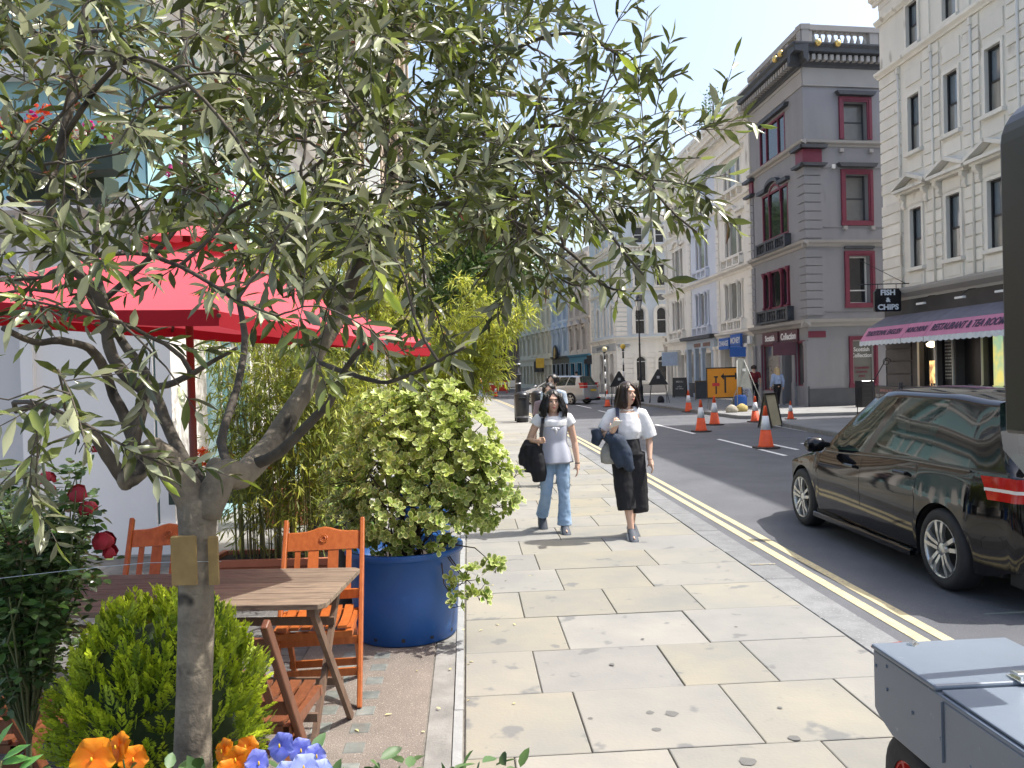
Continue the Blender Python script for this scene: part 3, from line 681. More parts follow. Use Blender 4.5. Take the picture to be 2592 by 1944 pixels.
# side facade
U_s = (-.985, -.17); FG = Fac(G, OR, U_s, grey, grey, glass_p)
sl = 11.
def m_(a, b): return (-b, -a)
FG.put('wall', wallmesh(-sl, 0, 3.5, 14.2, [m_(1.8, 2.87) + (11.0, 12.6), m_(1.82, 2.86) + (7.65, 9.6), m_(1.9, 2.86) + (4.25, 6.22)], .35), grey)
FG.put('shop_wall', wallmesh(-sl, 0, 0, 3.5, [m_(1.98, 2.95) + (.85, 2.72)], .3), grey)
glb = mat('glass_blind', (.17, .175, .17), .3, .3, .5, spec=.6, coat=.5)
window(FG, *m_(1.8, 2.87), 11.05, 12.6, depth=.3, sur=.2, proj=.06, trim=red, sash=slate, pane=glb)
window(FG, *m_(1.82, 2.86), 7.68, 9.6, depth=.3, sur=.2, proj=.06, trim=red, sash=slate, pane=glb)
window(FG, *m_(1.9, 2.86), 4.25, 6.22, depth=.3, sur=.2, proj=.06, trim=red, sash=M_wht2, pane=glass_d, mid=.28)
window(FG, *m_(1.98, 2.95), .88, 2.72, depth=.08, sur=.16, proj=.05, trim=red, sash=greyl, pane=mat('display_glass', (.14, .14, .125), .25, .2, 1, spec=.6), split=False, mid=.99)
for a, b, z in ((1.6, 3.07, 7.48), (1.68, 3.08, 4.06), (1.8, 3.1, .72)):
    q = MB(); q.box(*m_(a, b), 0, .06, z, z + .2); FG.put('window_apron', q, red)
for a, b, z in ((1.43, 3.22, 12.84), (1.43, 3.22, 9.88)):
    q = MB(); q.prism([(-b + .1, z), (-a - .1, z), (-a, z + .16), (-b, z + .16)], 0, .24, 0, 'y'); FG.put('window_hood', q, slate)
q = MB(); q.box(-3.05, -1.7, 0, .1, 6.52, 6.62); FG.put('window_hood', q, slate)
for t, z, sz, mm in (('Scottish', 2.32, .24, M_wht2), ('Collection', 2.07, .24, M_wht2), ('CASHMERE', 1.55, .13, red), ('SCARVES', 1.38, .13, red), ('SALE', 1.21, .13, red)):
    c = Vector((.985, .17, 0)).normalized() * 2.42
    tt = text_ob(t, sz, mm, G, (OR[0] + c.x + .0 + .17 * -.0, OR[1] + c.y + .045, z), (math.pi / 2, 0, FG.rz + math.pi), .004, .002, sx=.95 if sz > .2 else 1.0)
for nm, z, prof, mm in (('string_course', 10.72, [(.03, 0), (.05, .08), (.16, .14), (.18, .24)], greyl), ('string_course', 6.60, [(.04, 0), (.07, .1), (.18, .16), (.2, .26)], greyl), ('shop_cornice', 3.30, [(.05, 0), (.12, .1), (.28, .18), (.32, .3)], greyl), ('cornice', 13.95, bigcorn(1.0), slate)):
    cornice(FG, nm, -sl, prof[-1][0] * .96, z + .003, prof, mm)
q = MB(); q.box(-sl, 0, 0, .04, 13.2, 14.0); q.box(-sl, 0, .04, .07, 13.2, 13.27); FG.put('frieze', q, greyl)
boxes(FG, 'modillion', greyl, [(-3.6 + .27 * i, -3.45 + .27 * i, .02, .44, 14.13, 14.36) for i in range(14)])
q = MB(); q.box(-sl, .04, -.32, .0, 14.75, 14.96); q.box(-sl, .06, -.36, .04, 15.5, 15.72); q.box(-.5, .035, -.31, -.005, 14.96, 15.5); q.box(-3.5, -3.1, -.31, -.005, 14.96, 15.5); q.box(-sl, -6, -.31, -.005, 14.96, 15.5)
FG.put('parapet', q, greyl); balusters(FG, -3.1, -.5, -.16, 14.96, 15.5, greyl, 9, .1); balusters(FG, -6, -3.5, -.16, 14.96, 15.5, greyl, 9, .1)
qs2 = [(-.7, .05, 0, .05, a[4], a[5]) for a in qs]; boxes(FG, 'quoin', grey, qs2)
q = MB(); q.box(-.75, .09, 0, .09, 10.06, 10.6); FG.put('corner_block', q, red)
q = MB(); q.prism([(-.9, 10.62), (.18, 10.62), (.26, 10.76), (-.95, 10.76)], 0, .26, 0, 'y'); FG.put('corner_capital', q, slate)
q = MB(); q.prism([(-.95, 10.02), (.24, 10.02), (.1, 9.9), (-.85, 9.9)], 0, .24, 0, 'y'); FG.put('corner_moulding', q, slate)
q = MB(); q.box(-.78, -.0, 0, .03, 2.86, 3.12); FG.put('red_panel', q, red)
q = MB(); q.box(-sl, .02, 0, .06, 0, .74); FG.put('plinth', q, blk2)
q = MB(); q.box(-.04, .42, -.0, .07, 0, .85); F.put('plinth', q, blk2)
for z in (9.9, 7.44, 3.95):
    q = MB(); q.box(-sl, -.8, 0, .03, z - .04, z); FG.put('band', q, grey)
for z, x in ((7.3, -1.75), (7.3, -3.0), (10.5, -1.65), (10.5, -3.0)):
    q = MB(); q.box(x - .08, x + .08, 0, .12, z, z + .15); FG.put('bracket', q, greyl)
q = MB(); q.box(-1.35, -1.2, 0, .1, 9.82, 9.98, 0, .01); FG.put('alarm_box', q, M_wht2)
# gilded scroll finials on the cornice
gold = mat('gold_paint', (.75, .55, .2), .3, .2, 8, metal=.8)
for nm_, FF, u in (('a', FG, -.35), ('b', FG, -1.22), ('c', F, .5), ('d', F, 1.1)):
    q = MB(); q.lathe([(0, -.15), (.1, -.11), (.14, 0), (.1, .11), (0, .15)], 10, (0, 0, 0)); FF.put('gilded_ball', q, gold, (u, .66, 14.72))
shell(G, [(OR[0], OR[1]), (OR[0] + .985 * sl, OR[1] + .17 * sl), pt(UG, -sl), pt(UG)], 14.7, grey, skip=1)
# plinth of panes etc. done; row of chimneys and shrubs come later

# ---------------------------------------------------------------- cream terrace of three bays
T = thing('building', 'long cream stucco terrace with arched triple windows left of the grey corner building', 'building')
F = Fac(T, OR, DR, stucco2, stucco2, glass_p)
bays = [(7.35, 10.05), (12.85, 15.35), (18.0, 20.6)]
blue_t = mat('blue_white_stucco', (.60, .64, .72), .75, .05, .7, .002, 30)
holes = []
for a, b in bays: holes += [(a, b, 10.98, 12.45), (a, b, 7.5, 9.5), (a, b, 4.2, 6.2)]
for k, (a, b) in enumerate([(UG, 11.3), (11.3, 16.6), (16.6, 22.3)]):
    F.put('wall', wallmesh(a, b, 3.5, 13.8, [h for h in holes if a < h[0] < b]), blue_t if k == 1 else stucco2)
for k, (a, b) in enumerate(bays):
    mm = blue_t if k == 1 else stucco2; pn = glass_c if k == 1 else glass_p
    triple(F, a, b, 10.98, 12.45, mm, pn, depth=.07, mull=.12, thick=.10, pf=.015)
    triple(F, a, b, 7.5, 9.5, mm, pn, arch=.28, depth=.07, mull=.12, thick=.10, pf=.015)
    triple(F, a, b, 4.2, 6.2, mm, pn, cols=True, depth=.07, mull=.12, thick=.10, pf=.015)
    railing(F, a - .1, b + .1, 6.9, 7.44, mm, 10, .16); railing(F, a - .3, b + .3, 3.6, 4.16, mm, 10, .2)
    q = MB(); q.prism([(a - .35, 12.62), (b + .35, 12.62), (b + .45, 12.86), (a - .45, 12.86)], 0, .2, 0, 'y'); F.put('window_hood', q, mm)
    c = (a + b) / 2; q = MB(); hp = [(a - .35, 9.62)] + [(c - .7 * math.cos(math.pi * i / 8), 9.62 + .32 * math.sin(math.pi * i / 8)) for i in range(9)] + [(b + .35, 9.62)]
    ring(q, hp, [(x, z + .14) for x, z in hp], 0, .18); F.put('window_hood', q, mm)
    for j in range(4): 
        q = MB(); q.box(0, .16, 0, .22, 0, .28); F.put('bracket', q, mm, (a + (b - a - .16) * j / 3, 0, 10.48)); 
    q = MB(); q.box(a - .2, b + .2, 0, .28, 10.76, 10.92); F.put('window_sill', q, mm)
for z, nm, pr in ((10.2, 'string_course', [(.04, 0), (.06, .06), (.14, .1), (.15, .17)]), (6.55, 'string_course', [(.04, 0), (.07, .1), (.26, .2), (.28, .3)]), (3.3, 'shop_cornice', [(.05, 0), (.12, .1), (.28, .18), (.3, .28)])): cornice(F, nm, UG, 22.5, z, pr, stucco2)
q = MB(); q.box(UG, 22.3, 0, .05, 13.1, 13.75); q.box(UG, 22.3, .05, .08, 13.1, 13.18); F.put('frieze', q, stucco2)
cornice(F, 'cornice', UG, 22.9, 13.62, bigcorn(.95), stucco2)
boxes(F, 'modillion', stucco2, [(UG + .1 + .3 * i, UG + .26 + .3 * i, .02, .42, 13.78, 14.02) for i in range(54)])
q = MB(); q.box(UG, 22.3, -.32, 0, 14.35, 14.6); q.box(UG, 22.3, -.36, .04, 15.2, 15.42); q.box(UG, 22.3, -.3, -.12, 14.6, 15.2)
for x in (6.1, 8.3, 8.9, 11.0, 13.4, 14.2, 16.4, 18.9, 19.6, 21.9): q.box(x, x + .35, -.31, -.005, 14.6, 15.2)
F.put('parapet', q, stucco2)
pil = []
for u, mm in ((10.95, stucco2), (16.3, blue_t), (21.75, stucco2), (UG + .02, stucco2)):
    for z0, z1, n in ((3.75, 6.5, 7), (6.95, 10.1, 8)):
        h = (z1 - z0) / n
        for i in range(n): pil.append((u, u + .45, 0, .06, z0 + i * h + .02, z0 + (i + 1) * h - .02))
    q = MB(); q.box(u, u + .42, 0, .05, 10.4, 13.1); F.put('pilaster', q, stucco2)
boxes(F, 'quoin', stucco2, pil)
# ground floor
F.put('shop_wall', wallmesh(UG, 22.3, 0, 3.5, [(6.9, 8.2, .4, 2.75), (8.9, 10.4, .9, 2.75), (12.2, 13.7, .9, 2.6), (14.1, 15.1, .05, 2.6), (15.4, 16.5, .9, 2.6), (17.6, 18.9, .9, 2.6), (20.2, 21.5, .05, 2.8)], .5), stucco2)
for (a, b, z0, z1) in ((6.9, 8.2, .4, 2.75), (8.9, 10.4, .9, 2.75), (12.2, 13.7, .9, 2.6), (15.4, 16.5, .9, 2.6), (17.6, 18.9, .9, 2.6)): window(F, a, b, z0, z1, depth=.45, sash=stucco2, pane=glass_d, split=False, mid=.99)
for (a, b) in ((14.1, 15.1), (20.2, 21.5)):
    q = MB(); q.box(a, b, -.5, -.46, 0, 2.8); F.put('door', q, blk)
palebl = mat('pale_blue_joinery', (.42, .50, .60), .6, .05, 2)
for u, mm in ((6.35, stucco2), (8.3, stucco2), (10.5, stucco2), (11.35, stucco2), (11.75, palebl), (13.75, palebl), (15.12, palebl), (16.6, palebl), (17.15, stucco2), (19.0, stucco2), (19.8, stucco2), (21.6, stucco2)):
    q = MB(); q.box(u, u + .38, 0, .22, 0, 2.85); q.box(u - .05, u + .43, 0, .27, 0, .25); q.box(u - .05, u + .43, 0, .28, 2.72, 2.9); q.box(u + .08, u + .3, .22, .235, .45, 2.6); F.put('pilaster', q, mm)
q = MB(); q.prism([(11.4, 3.42), (17.2, 3.42), (17.4, 3.62), (11.2, 3.62)], 0, .55, 0, 'y'); F.put('hood', q, blk2)
q = MB(); q.box(11.6, 17, .0, .2, 2.9, 3.4); F.put('fascia_board', q, palebl)
for a, b in ((12.3, 13.6), (14.1, 15.4)):
    q = MB(); q.box(a, b, .2, .22, 2.98, 3.2, 0, .006); F.put('name_panel', q, mat('brown_panel', (.20, .12, .11), .5))
q = MB(); q.box(12.1, 16.5, .02, .25, 0, .85); F.put('stall_riser', q, blk2)
shell(T, [pt(UG), pt(UG, -10), pt(22.3, -10), pt(22.3)], 14.5, stucco2)
M_csign = mat('blue_sign', (.02, .11, .42), .5, .05)
for (a, b, z0, z1, lines, lab) in ((8.6, 10.15, 2.68, 3.28, (('CHANGE', 0, .38),), 'blue sign board reading CHANGE over the shopfront'), (6.85, 8.3, 2.74, 3.40, (('MONEY', 0, .42),), 'blue sign board reading MONEY over the shopfront')):
    t = thing('shop_sign', lab, 'sign', (*pt((a + b) / 2, .3), (z0 + z1) / 2), F.rz)
    q = MB(); q.box(-(b - a) / 2, (b - a) / 2, 0, .12, -(z1 - z0) / 2, (z1 - z0) / 2, 0, .01); q.ob('board', M_csign, t)
    for body, dz, sz in lines: text_ob(body, sz, M_wht2, t, (0, .124, dz), (math.pi / 2, 0, math.pi), .008, .003, sx=.95)
t = thing('hanging_sign', 'projecting blue sign reading CHANGE MONEY below the blue MONEY board', 'sign', (*pt(6.75, .55), 2.48), F.rz + R(70))
q = MB(); q.box(-.42, .42, -.04, .04, -.24, .24, 0, .008); q.ob('board', M_csign, t)
for body, dz in (('CHANGE', .1), ('MONEY', -.1)): text_ob(body, .19, M_wht2, t, (0, -.044, dz), (math.pi / 2, 0, 0), .004, .002, sx=1.05)
q = MB(); q.tube([(-.2, 0, .24), (-.2, 0, .34), (.5, 0, .34)], .012, 5); q.ob('bracket', blk, t)
t = thing('hanging_sign', 'pale blue hanging shop banner with a crest on a thin bracket', 'sign', (*pt(19.0, .75), 2.45), F.rz + R(80))
q = MB(); q.box(-.5, .5, -.02, .02, -.5, .38); q.ob('banner', mat('pale_banner', (.42, .52, .66), .7, .1, 3), t); q = MB(); q.tube([(-.7, 0, .45), (.7, 0, .45)], .015, 5); q.ob('bracket', blk, t)
q = MB(); q.lathe([(0, -.022), (.17, -.022), (.17, -.026), (0, -.026)], 10, (0, 0, 0), ax='y'); q.box(-.14, .14, -.026, -.02, -.36, -.32); q.box(-.05, .05, -.03, -.02, .0, .22); q.ob('crest', mat('crest_blue', (.22, .30, .45), .7), t, (0, 0, .05))
for i, (u, nm) in enumerate(((6.4, 'alarm'),)):
    t = thing('alarm_box', 'white burglar alarm box at the join of the cream and grey buildings', 'alarm box', (*pt(UG + .1, .12), 3.05), F.rz); q = MB(); q.box(-.18, .18, 0, .14, -.2, .2, 0, .03); q.ob('case', M_wht2, t)
t = thing('chimney_mast', 'thin grey mast standing on the cream terrace parapet', 'mast', (*pt(11.9, -.2), 15.4)); q = MB(); q.tube([(0, 0, 0), (0, 0, 1.3)], .04, 6); q.ob('pole', slate, t)

# ---------------------------------------------------------------- pale blue corner building at the bend
B = thing('building', 'pale blue and cream corner building with arched and oval windows at the bend', 'building')
Ub = (-1, -.05); OB = (7.9, 60.4); FB = Fac(B, OB, Ub, bluep, stucco2, glass_d)
LB = 9.
hs = []
for c in (1.79, 3.42, 5.05, 6.68):
    hs += [(-c - .37, -c + .37, 4.42, 6.4, .37), (-c - .35, -c + .35, 8.0, 9.62), (-c - .34, -c + .34, 11.2, 12.42)]
    hs += [(-c - .33, -c + .33, 6.88, 7.38, .25)]
FB.put('wall', wallmesh(-LB, 0, 4.1, 13.2, [h for h in hs], .2), bluep)
FB.put('shop_wall', wallmesh(-LB, 0, 0, 4.1, [(-c - .37, -c + .37, .9, 2.78, .36) for c in (1.79, 3.42, 5.05)], .2), stucco2)
for c in (1.79, 3.42, 5.05, 6.68):
    window(FB, -c - .37, -c + .37, 4.42, 6.4, arch=.37, depth=.16, sur=.24, proj=.08, trim=stucco2, sash=M_wht2, pane=glass_d, mid=.52)
    window(FB, -c - .35, -c + .35, 8.0, 9.62, depth=.16, sur=.14, proj=.07, trim=stucco2, sash=M_wht2, pane=glass_d, sill=.16)
    window(FB, -c - .34, -c + .34, 11.2, 12.42, depth=.16, sur=.12, proj=.07, trim=stucco2, sash=M_wht2, pane=glass_d)
    q = MB(); n = 18
    I = [(c_ * .33, s_ * .24) for c_, s_ in ((math.cos(2 * math.pi * i / n), math.sin(2 * math.pi * i / n)) for i in range(n + 1))]; O_ = [(x * 1.28, z * 1.35) for x, z in I]
    ring(q, I, O_, 0, .09); o = FB.put('oval_window', q, M_wht2, (-c, 0, 7.13)); q = MB(); q.add([(x, -.1, z) for x, z in I[:-1]], [tuple(range(n))]); link('pane', q.mesh('pane', glass_c), o)
for c in (1.79, 3.42, 5.05): window(FB, -c - .37, -c + .37, .9, 2.78, arch=.36, depth=.16, sur=.2, proj=.06, trim=stucco2, sash=M_wht2, pane=glass_d, mid=.78, sill=.14)
Ul = Vector((-1.1, 9, 0)).normalized(); FL = Fac(B, OB, Ul, bluep, stucco2, glass_d); LL = 8.55
hs = []
for c in (1.15, 3.35, 5.6): hs += [(c - .42, c + .42, 4.45, 6.7, .55), (c - .42, c + .42, 8.1, 9.95, .3), (c - .38, c + .38, 11.3, 12.6), (c - .3, c + .3, 6.98, 7.5, .25)]
FL.put('wall', wallmesh(0, LL, 4.1, 13.2, hs, .2), bluep)
FL.put('shop_wall', wallmesh(0, LL, 0, 4.1, [(.9, 2.1, .05, 3.05, .3), (2.6, 3.8, .6, 3.05, .3), (4.3, 5.5, .05, 3.05, .3)], .4), stucco2)
for c in (1.15, 3.35, 5.6):
    window(FL, c - .42, c + .42, 4.45, 6.7, arch=.55, depth=.16, sur=.2, proj=.09, trim=stucco2, sash=M_wht2, pane=glass_d)
    window(FL, c - .42, c + .42, 8.1, 9.95, arch=.3, depth=.16, sur=.2, proj=.09, trim=stucco2, sash=M_wht2, pane=glass_d)
    window(FL, c - .38, c + .38, 11.3, 12.6, depth=.16, sur=.12, proj=.07, trim=stucco2, sash=M_wht2, pane=glass_c)
    window(FL, c - .3, c + .3, 6.98, 7.5, arch=.25, depth=.1, sur=.09, proj=.07, trim=M_wht2, sash=M_wht2, pane=glass_c, split=False)
for a, b in ((.9, 2.1), (2.6, 3.8), (4.3, 5.5)): window(FL, a, b, .6 if a == 2.6 else .05, 3.05, arch=.3, depth=.35, sash=greyl, pane=glass_d, sur=.12, proj=.05, split=False, mid=.7)
for FX, a, b in ((FB, -LB, .0), (FL, .0, LL)):
    e = .62 if FX is FB else .0
    cornice(FX, 'cornice', a, b + (.5 if FX is FB else 0), 10.55, bigcorn(.62), stucco2)
    cornice(FX, 'shop_cornice', a, b + (.24 if FX is FB else 0), 3.95, [(.05, 0), (.1, .1), (.24, .16), (.26, .26)], stucco2)
    cornice(FX, 'string_course', a, b, 7.66, [(.04, 0), (.05, .08), (.14, .12), (.15, .18)], stucco2)
    cornice(FX, 'cornice', a, b + (.3 if FX is FB else 0), 12.75, [(.05, 0), (.08, .12), (.3, .24), (.34, .36)], stucco2)
    q = MB(); q.box(a, b, -.3, -.02, 13.1, 13.55); q.box(a, b, -.34, .02, 14.2, 14.4)
    for x in ([-.62, -3.05, -5.5, -8] if FX is FB else [.0, 2.6, 5.2, 8.0]): q.box(x, x + .6, -.29, -.03, 13.55, 14.2)
    FX.put('parapet', q, stucco2); balusters(FX, a + .1, b - .6 if FX is FB else b, -.15, 13.55, 14.2, stucco2, 26 if FX is FB else 22, .1)
    q = MB(); q.box(a, b, 0, .05, 0, .66); FX.put('plinth', q, greyl)
    boxes(FX, 'modillion', stucco2, [(a + .1 + .3 * i, a + .25 + .3 * i, .01, .26, 10.62, 10.82) for i in range(int((b - a) / .3))])
qb = []
for z0, z1, n in ((4.3, 7.5, 9), (7.9, 10.4, 7)):
    h = (z1 - z0) / n; qb += [(z0 + i * h + .025, z0 + (i + 1) * h - .025) for i in range(n)]
boxes(FB, 'quoin', stucco2, [(-.8, .05, 0, .05, a, b) for a, b in qb]); boxes(FL, 'quoin', stucco2, [(-.05, .55, 0, .05, a, b) for a, b in qb]); boxes(FL, 'quoin', stucco2, [(LL - 1.2, LL - .2, 0, .05, a, b) for a, b in qb])
boxes(FB, 'stone_course', stucco2, [(x0, x1, 0, .04, .75 + .38 * i, 1.10 + .38 * i) for i in range(6) for x0, x1 in ((-1.38, .04), (-2.98, -2.22), (-4.6, -3.85))])
boxes(FL, 'stone_course', stucco2, [(x0, x1, 0, .04, .75 + .38 * i, 1.10 + .38 * i) for i in range(6) for x0, x1 in ((-.04, .75), (5.75, LL))])
q = MB(); q.box(.4, LL - .4, 0, .08, 3.25, 3.8); FL.put('fascia_board', q, mat('grey_fascia', (.40, .42, .43), .6))
t = text_ob('BULLION SALES LIMITED', .33, mat('grey_letter', (.17, .19, .21), .6), B, (0, 0, 0), (0, 0, 0), .006, .003, sx=1.2)
u = 4.2; t.location = (OB[0] + Ul.x * u - Ul.y * .1, OB[1] + Ul.y * u + Ul.x * .1, 3.52); t.rotation_euler = (math.pi / 2, 0, FL.rz + math.pi)
q = MB(); q.box(-.95, -.02, .02, .06, 3.35, 3.78); FB.put('street_plate', q, M_wht2)
t = text_ob('GREAT RUSSELL\nSTREET WC1', .15, mat('grey_letter', (.1, .1, .1), .6), B, (OB[0] + .48, OB[1] + .025 - .07, 3.57), (math.pi / 2, 0, FB.rz + math.pi), .004, .002)
bk = Vector((Ul.x, Ul.y)) * LL
shell(B, [(OB[0], OB[1]), (OB[0] + LB, OB[1] + .05 * LB), (OB[0] + LB, OB[1] + LL), (OB[0] + bk.x, OB[1] + bk.y)], 13.3, stucco2, skip=1)

# ---------------------------------------------------------------- three terraces beyond the bend
OT = (6.9, 70.2); Ut = Vector((-5.67, 25.46, 0)).normalized()
cream_y = mat('straw_stucco', (.62, .61, .51), .75, .05, .7)
lblue = mat('sky_blue_stucco', (.47, .56, .66), .75, .05, .7)
cream_t = mat('carved_stone', (.58, .53, .48), .75, .08, 1, spots=((.30, .26, .23), 1.4, .6))
def terrace(lab, u0, u1, wm, tm, cs, shop, top):
    t = thing('building', lab, 'building'); F = Fac(t, OT, Ut, wm, tm, glass_d)
    hs = []
    ww = .42
    for c in cs: hs += [(c - ww, c + ww, 3.75, 5.75), (c - ww, c + ww, 6.8, 8.42), (c - ww, c + ww, 9.4, 10.85)]
    F.put('wall', wallmesh(u0, u1, 3.1, 12, hs, .22), wm)
    for c in cs:
        window(F, c - ww, c + ww, 3.75, 5.75, depth=.18, sur=.14, proj=.08, trim=tm, pane=shop[3], split=False)
        window(F, c - ww, c + ww, 6.8, 8.42, depth=.18, sur=.12, proj=.07, trim=tm, pane=shop[3], split=False)
        window(F, c - ww, c + ww, 9.4, 10.85, depth=.18, sur=.12, proj=.07, trim=tm, pane=shop[3], split=False)
        q = MB(); q.prism([(c - .85, 6.0), (c + .85, 6.0), (c, 6.5)], 0, .3, 0, 'y'); q.box(c - .75, c - .5, 0, .2, 5.5, 6.0); q.box(c + .5, c + .75, 0, .2, 5.5, 6.0); F.put('pediment', q, tm)
    cornice(F, 'cornice', u0, u1, 11.6, bigcorn(.7), tm); cornice(F, 'string_course', u0, u1, 8.75, [(.04, 0), (.16, .12), (.18, .24)], tm); cornice(F, 'string_course', u0, u1, 6.4, [(.04, 0), (.12, .1), (.14, .2)], tm)
    cornice(F, 'shop_cornice', u0, u1, 3.05, [(.04, 0), (.2, .12), (.24, .25)], shop[0])
    n = shop[2]; hs = [(u0 + (u1 - u0) * (i + .22) / n, u0 + (u1 - u0) * (i + .85) / n, .5, 2.55) for i in range(n)]
    F.put('shop_wall', wallmesh(u0, u1, 0, 3.1, hs, .3), shop[0])
    for h in hs: window(F, *h, depth=.22, sash=shop[1], pane=glass_d, split=False, mid=.99)
    ed = [u0 + .05] + [x for c in sorted(cs) for x in (c - ww - .2, c + ww + .2)] + [u1 - .05]; bl = []
    for k in range(0, len(ed), 2):
        a, b = ed[k], ed[k + 1]
        if b - a > .12:
            for i in range(6): bl.append((a + .03, b - .03, 0, .05, 6.75 + .32 * i, 7.03 + .32 * i))
            for i in range(7): bl.append((a + .03, b - .03, 0, .05, 3.5 + .32 * i, 3.78 + .32 * i))
    boxes(F, 'stone_course', wm, bl)
    q = MB(); q.box(u0, u1, -.3, 0, 12, 12.6); F.put('parapet', q, tm)
    def pp(u, w=0): return (OT[0] + Ut.x * u - Ut.y * w, OT[1] + Ut.y * u + Ut.x * w)
    shell(t, [pp(u0), pp(u0, -9), pp(u1, -9), pp(u1)], 12.1, wm); return t, F, pp
bshop = mat('teal_blue_joinery', (.045, .20, .32), .5, .1, 2)
terrace('carved brown stone terrace house with pediments above a bright blue shopfront', 0, 6.5, cream_t, cream_t, (1.6, 3.5, 5.4), (bshop, bshop, 3, glass_c), 12)
t2, F2, pp2 = terrace('sky blue terrace house between the carved stone house and the straw terrace', 6.52, 12.6, lblue, lblue, (7.6, 9.5, 11.4), (mat('dark_green_shop', (.05, .06, .055), .5), blk, 4, glass_c), 12)
t3, F3, pp3 = terrace('straw coloured terrace with many narrow windows at the far end of the bend', 12.62, 27, cream_y, cream_y, (13.5, 15.6, 17.8, 20.0, 22.2, 24.4, 26.2), (cream_y, cream_y, 9, glass_d), 12)
t = thing('medallion_sign', 'round black medallion sign with a gold head in profile on the terrace', 'sign', (*pp2(10.2, .35), 3.7), F2.rz)
q = MB(); q.lathe([(0, -.06), (.72, -.06), (.76, 0), (.72, .06), (0, .06)], 20, (0, 0, 0), ax='y'); q.ob('disc', mat('sign_black', (.012, .012, .016), .35, .1), t)
q = MB(); q.prism([(.05, -.55), (.4, -.45), (.25, -.2), (.35, .0), (.3, .3), (.1, .5), (-.15, .5), (-.3, .35), (-.32, .15), (-.42, .02), (-.32, -.02), (-.3, -.2), (-.1, -.25), (-.2, -.5)], .065, .08, 0, 'y'); q.ob('profile', gold, t)
t = thing('hanging_sign', 'yellow projecting sign with rows of small words', 'sign', (*pp2(14.1, .9), 2.75), F2.rz + R(75)); q = MB(); q.box(-.42, .42, -.05, .05, -.5, .5); q.ob('board', mat('yellow_sign', (.75, .48, .06), .6), t)
for k in range(4): text_ob(('GOLD', 'COINS', 'MEDALS', 'EST 1772')[k], .19, mat('brown_ink', (.18, .1, .02), .7), t, (0, -.056, .34 - .23 * k), (math.pi / 2, 0, 0), .002, .002)
q = MB(); q.tube([(.3, 0, .5), (.3, 0, .62), (.9, 0, .62)], .02, 5); q.ob('bracket', blk, t)
t = thing('shop_fascia', 'black shop fascia board left of the yellow sign', 'sign', (*pp2(17.5, .1), 2.45), F2.rz); q = MB(); q.box(-1.8, 1.8, 0, .14, -.6, .55); q.ob('board', blk, t)
# dark archway block closing the view beyond the terrace
D = thing('building', 'dark stone block in shade with a tall archway behind the far lamp post', 'building')
dk = mat('dark_stone', (.11, .10, .09), .85, .2, 1)
q = MB(); q.box(-9, 1.3, 99, 112, 0, 8.5); q.ob('wall', dk, D)
q = MB(); ring(q, arcpath(-2.6, -.9, 0, 5.6, .9), arcpath(-2.9, -.6, 0, 5.9, 1.2), 0, .2); q.ob('arch_surround', dk, D, (0, 98.8, 0))
q = MB(); q.box(-2.6, -.9, -.02, 0, 0, 4.8); q.ob('gate', blk, D, (0, 98.95, 0)); q = MB(); q.box(-9.2, 1.5, 98.7, 112, 8.5, 8.9); q.ob('cornice', dk, D)
# ================================================================== left side of the street
teal = mat('teal_render', (.30, .50, .53), .6, .06, .8)
whitew = mat('white_render', (.78, .745, .71), .7, .05, .8, .001, 30)  # white with a warm tint painted in to offset blue skylight in shade
brown = mat('brown_stone', (.42, .34, .25), .8, .12, .9, .003, 18, spots=((.27, .21, .15), 1.2, .6))
RB = thing('building', 'white and teal restaurant front behind the red parasol', 'building')
OL_, UL_ = (-3.57, 8.1), Vector((.055, -1, 0)).normalized()
FR = Fac(RB, OL_, UL_, teal, whitew, glass_d)
hs = [(-3.4, -1.4, .5, 2.7), (-6.9, -4.9, .5, 2.7), (-10.4, -8.4, .5, 2.7), (-13.6, -11.9, .5, 2.7)]
FR.put('wall', wallmesh(-14.5, 0, 0, 12, hs + [(a + .3, b - .3, 6.9, 9.0) for a, b, _, _ in hs] + [(a + .3, b - .3, 9.8, 11.4) for a, b, _, _ in hs], .25), teal)
for a, b, c, d in hs:
    window(FR, a, b, c, d, depth=.2, sur=.1, proj=.05, trim=whitew, pane=mat('teal_glass', (.10, .2, .22), .1, .3, .5, spec=.8, coat=.5), bars=2, mid=.75, split=False)
    window(FR, a + .3, b - .3, 6.9, 9.0, sur=.16, proj=.08, trim=whitew, pane=glass_s, sill=.15); window(FR, a + .3, b - .3, 9.8, 11.4, sur=.16, proj=.08, trim=whitew, pane=glass_s, sill=.15)
for u in (-1.1, -4.6, -8.1, -11.6, -14.5):
    q = MB(); q.box(u, u + 1.1, .01, .16, 0, 3.0, 0, .03); q.box(u - .06, u + 1.16, .01, .22, 0, .3); q.box(u - .06, u + 1.16, .01, .24, 2.85, 3.05); FR.put('pier', q, whitew)
q = MB(); q.box(-14.5, .12, .01, .26, 3.05, 3.42); q.box(-14.5, .2, .01, .4, 3.42, 3.5); FR.put('fascia', q, whitew)
cornice(FR, 'cornice', -14.5, .35, 5.55, bigcorn(1.1), whitew)
cornice(FR, 'string_course', -14.5, .2, 4.75, [(.04, 0), (.1, .06), (.18, .12), (.2, .22)], whitew)
for i in range(7):
    q = MB(); q.box(-14.5, .05, 0, .05, 6.6 + .42 * i, 6.94 + .42 * i); FR.put('band_course', q, whitew) if i in (0, 6) else None
cornice(FR, 'cornice', -14.5, .4, 11.7, bigcorn(1.2), whitew)
for i in range(12):
    q = MB(); q.box(-14.2 + 1.2 * i, -14.02 + 1.2 * i, 0, .06, 3.5, 4.75); FR.put('mullion', q, whitew)
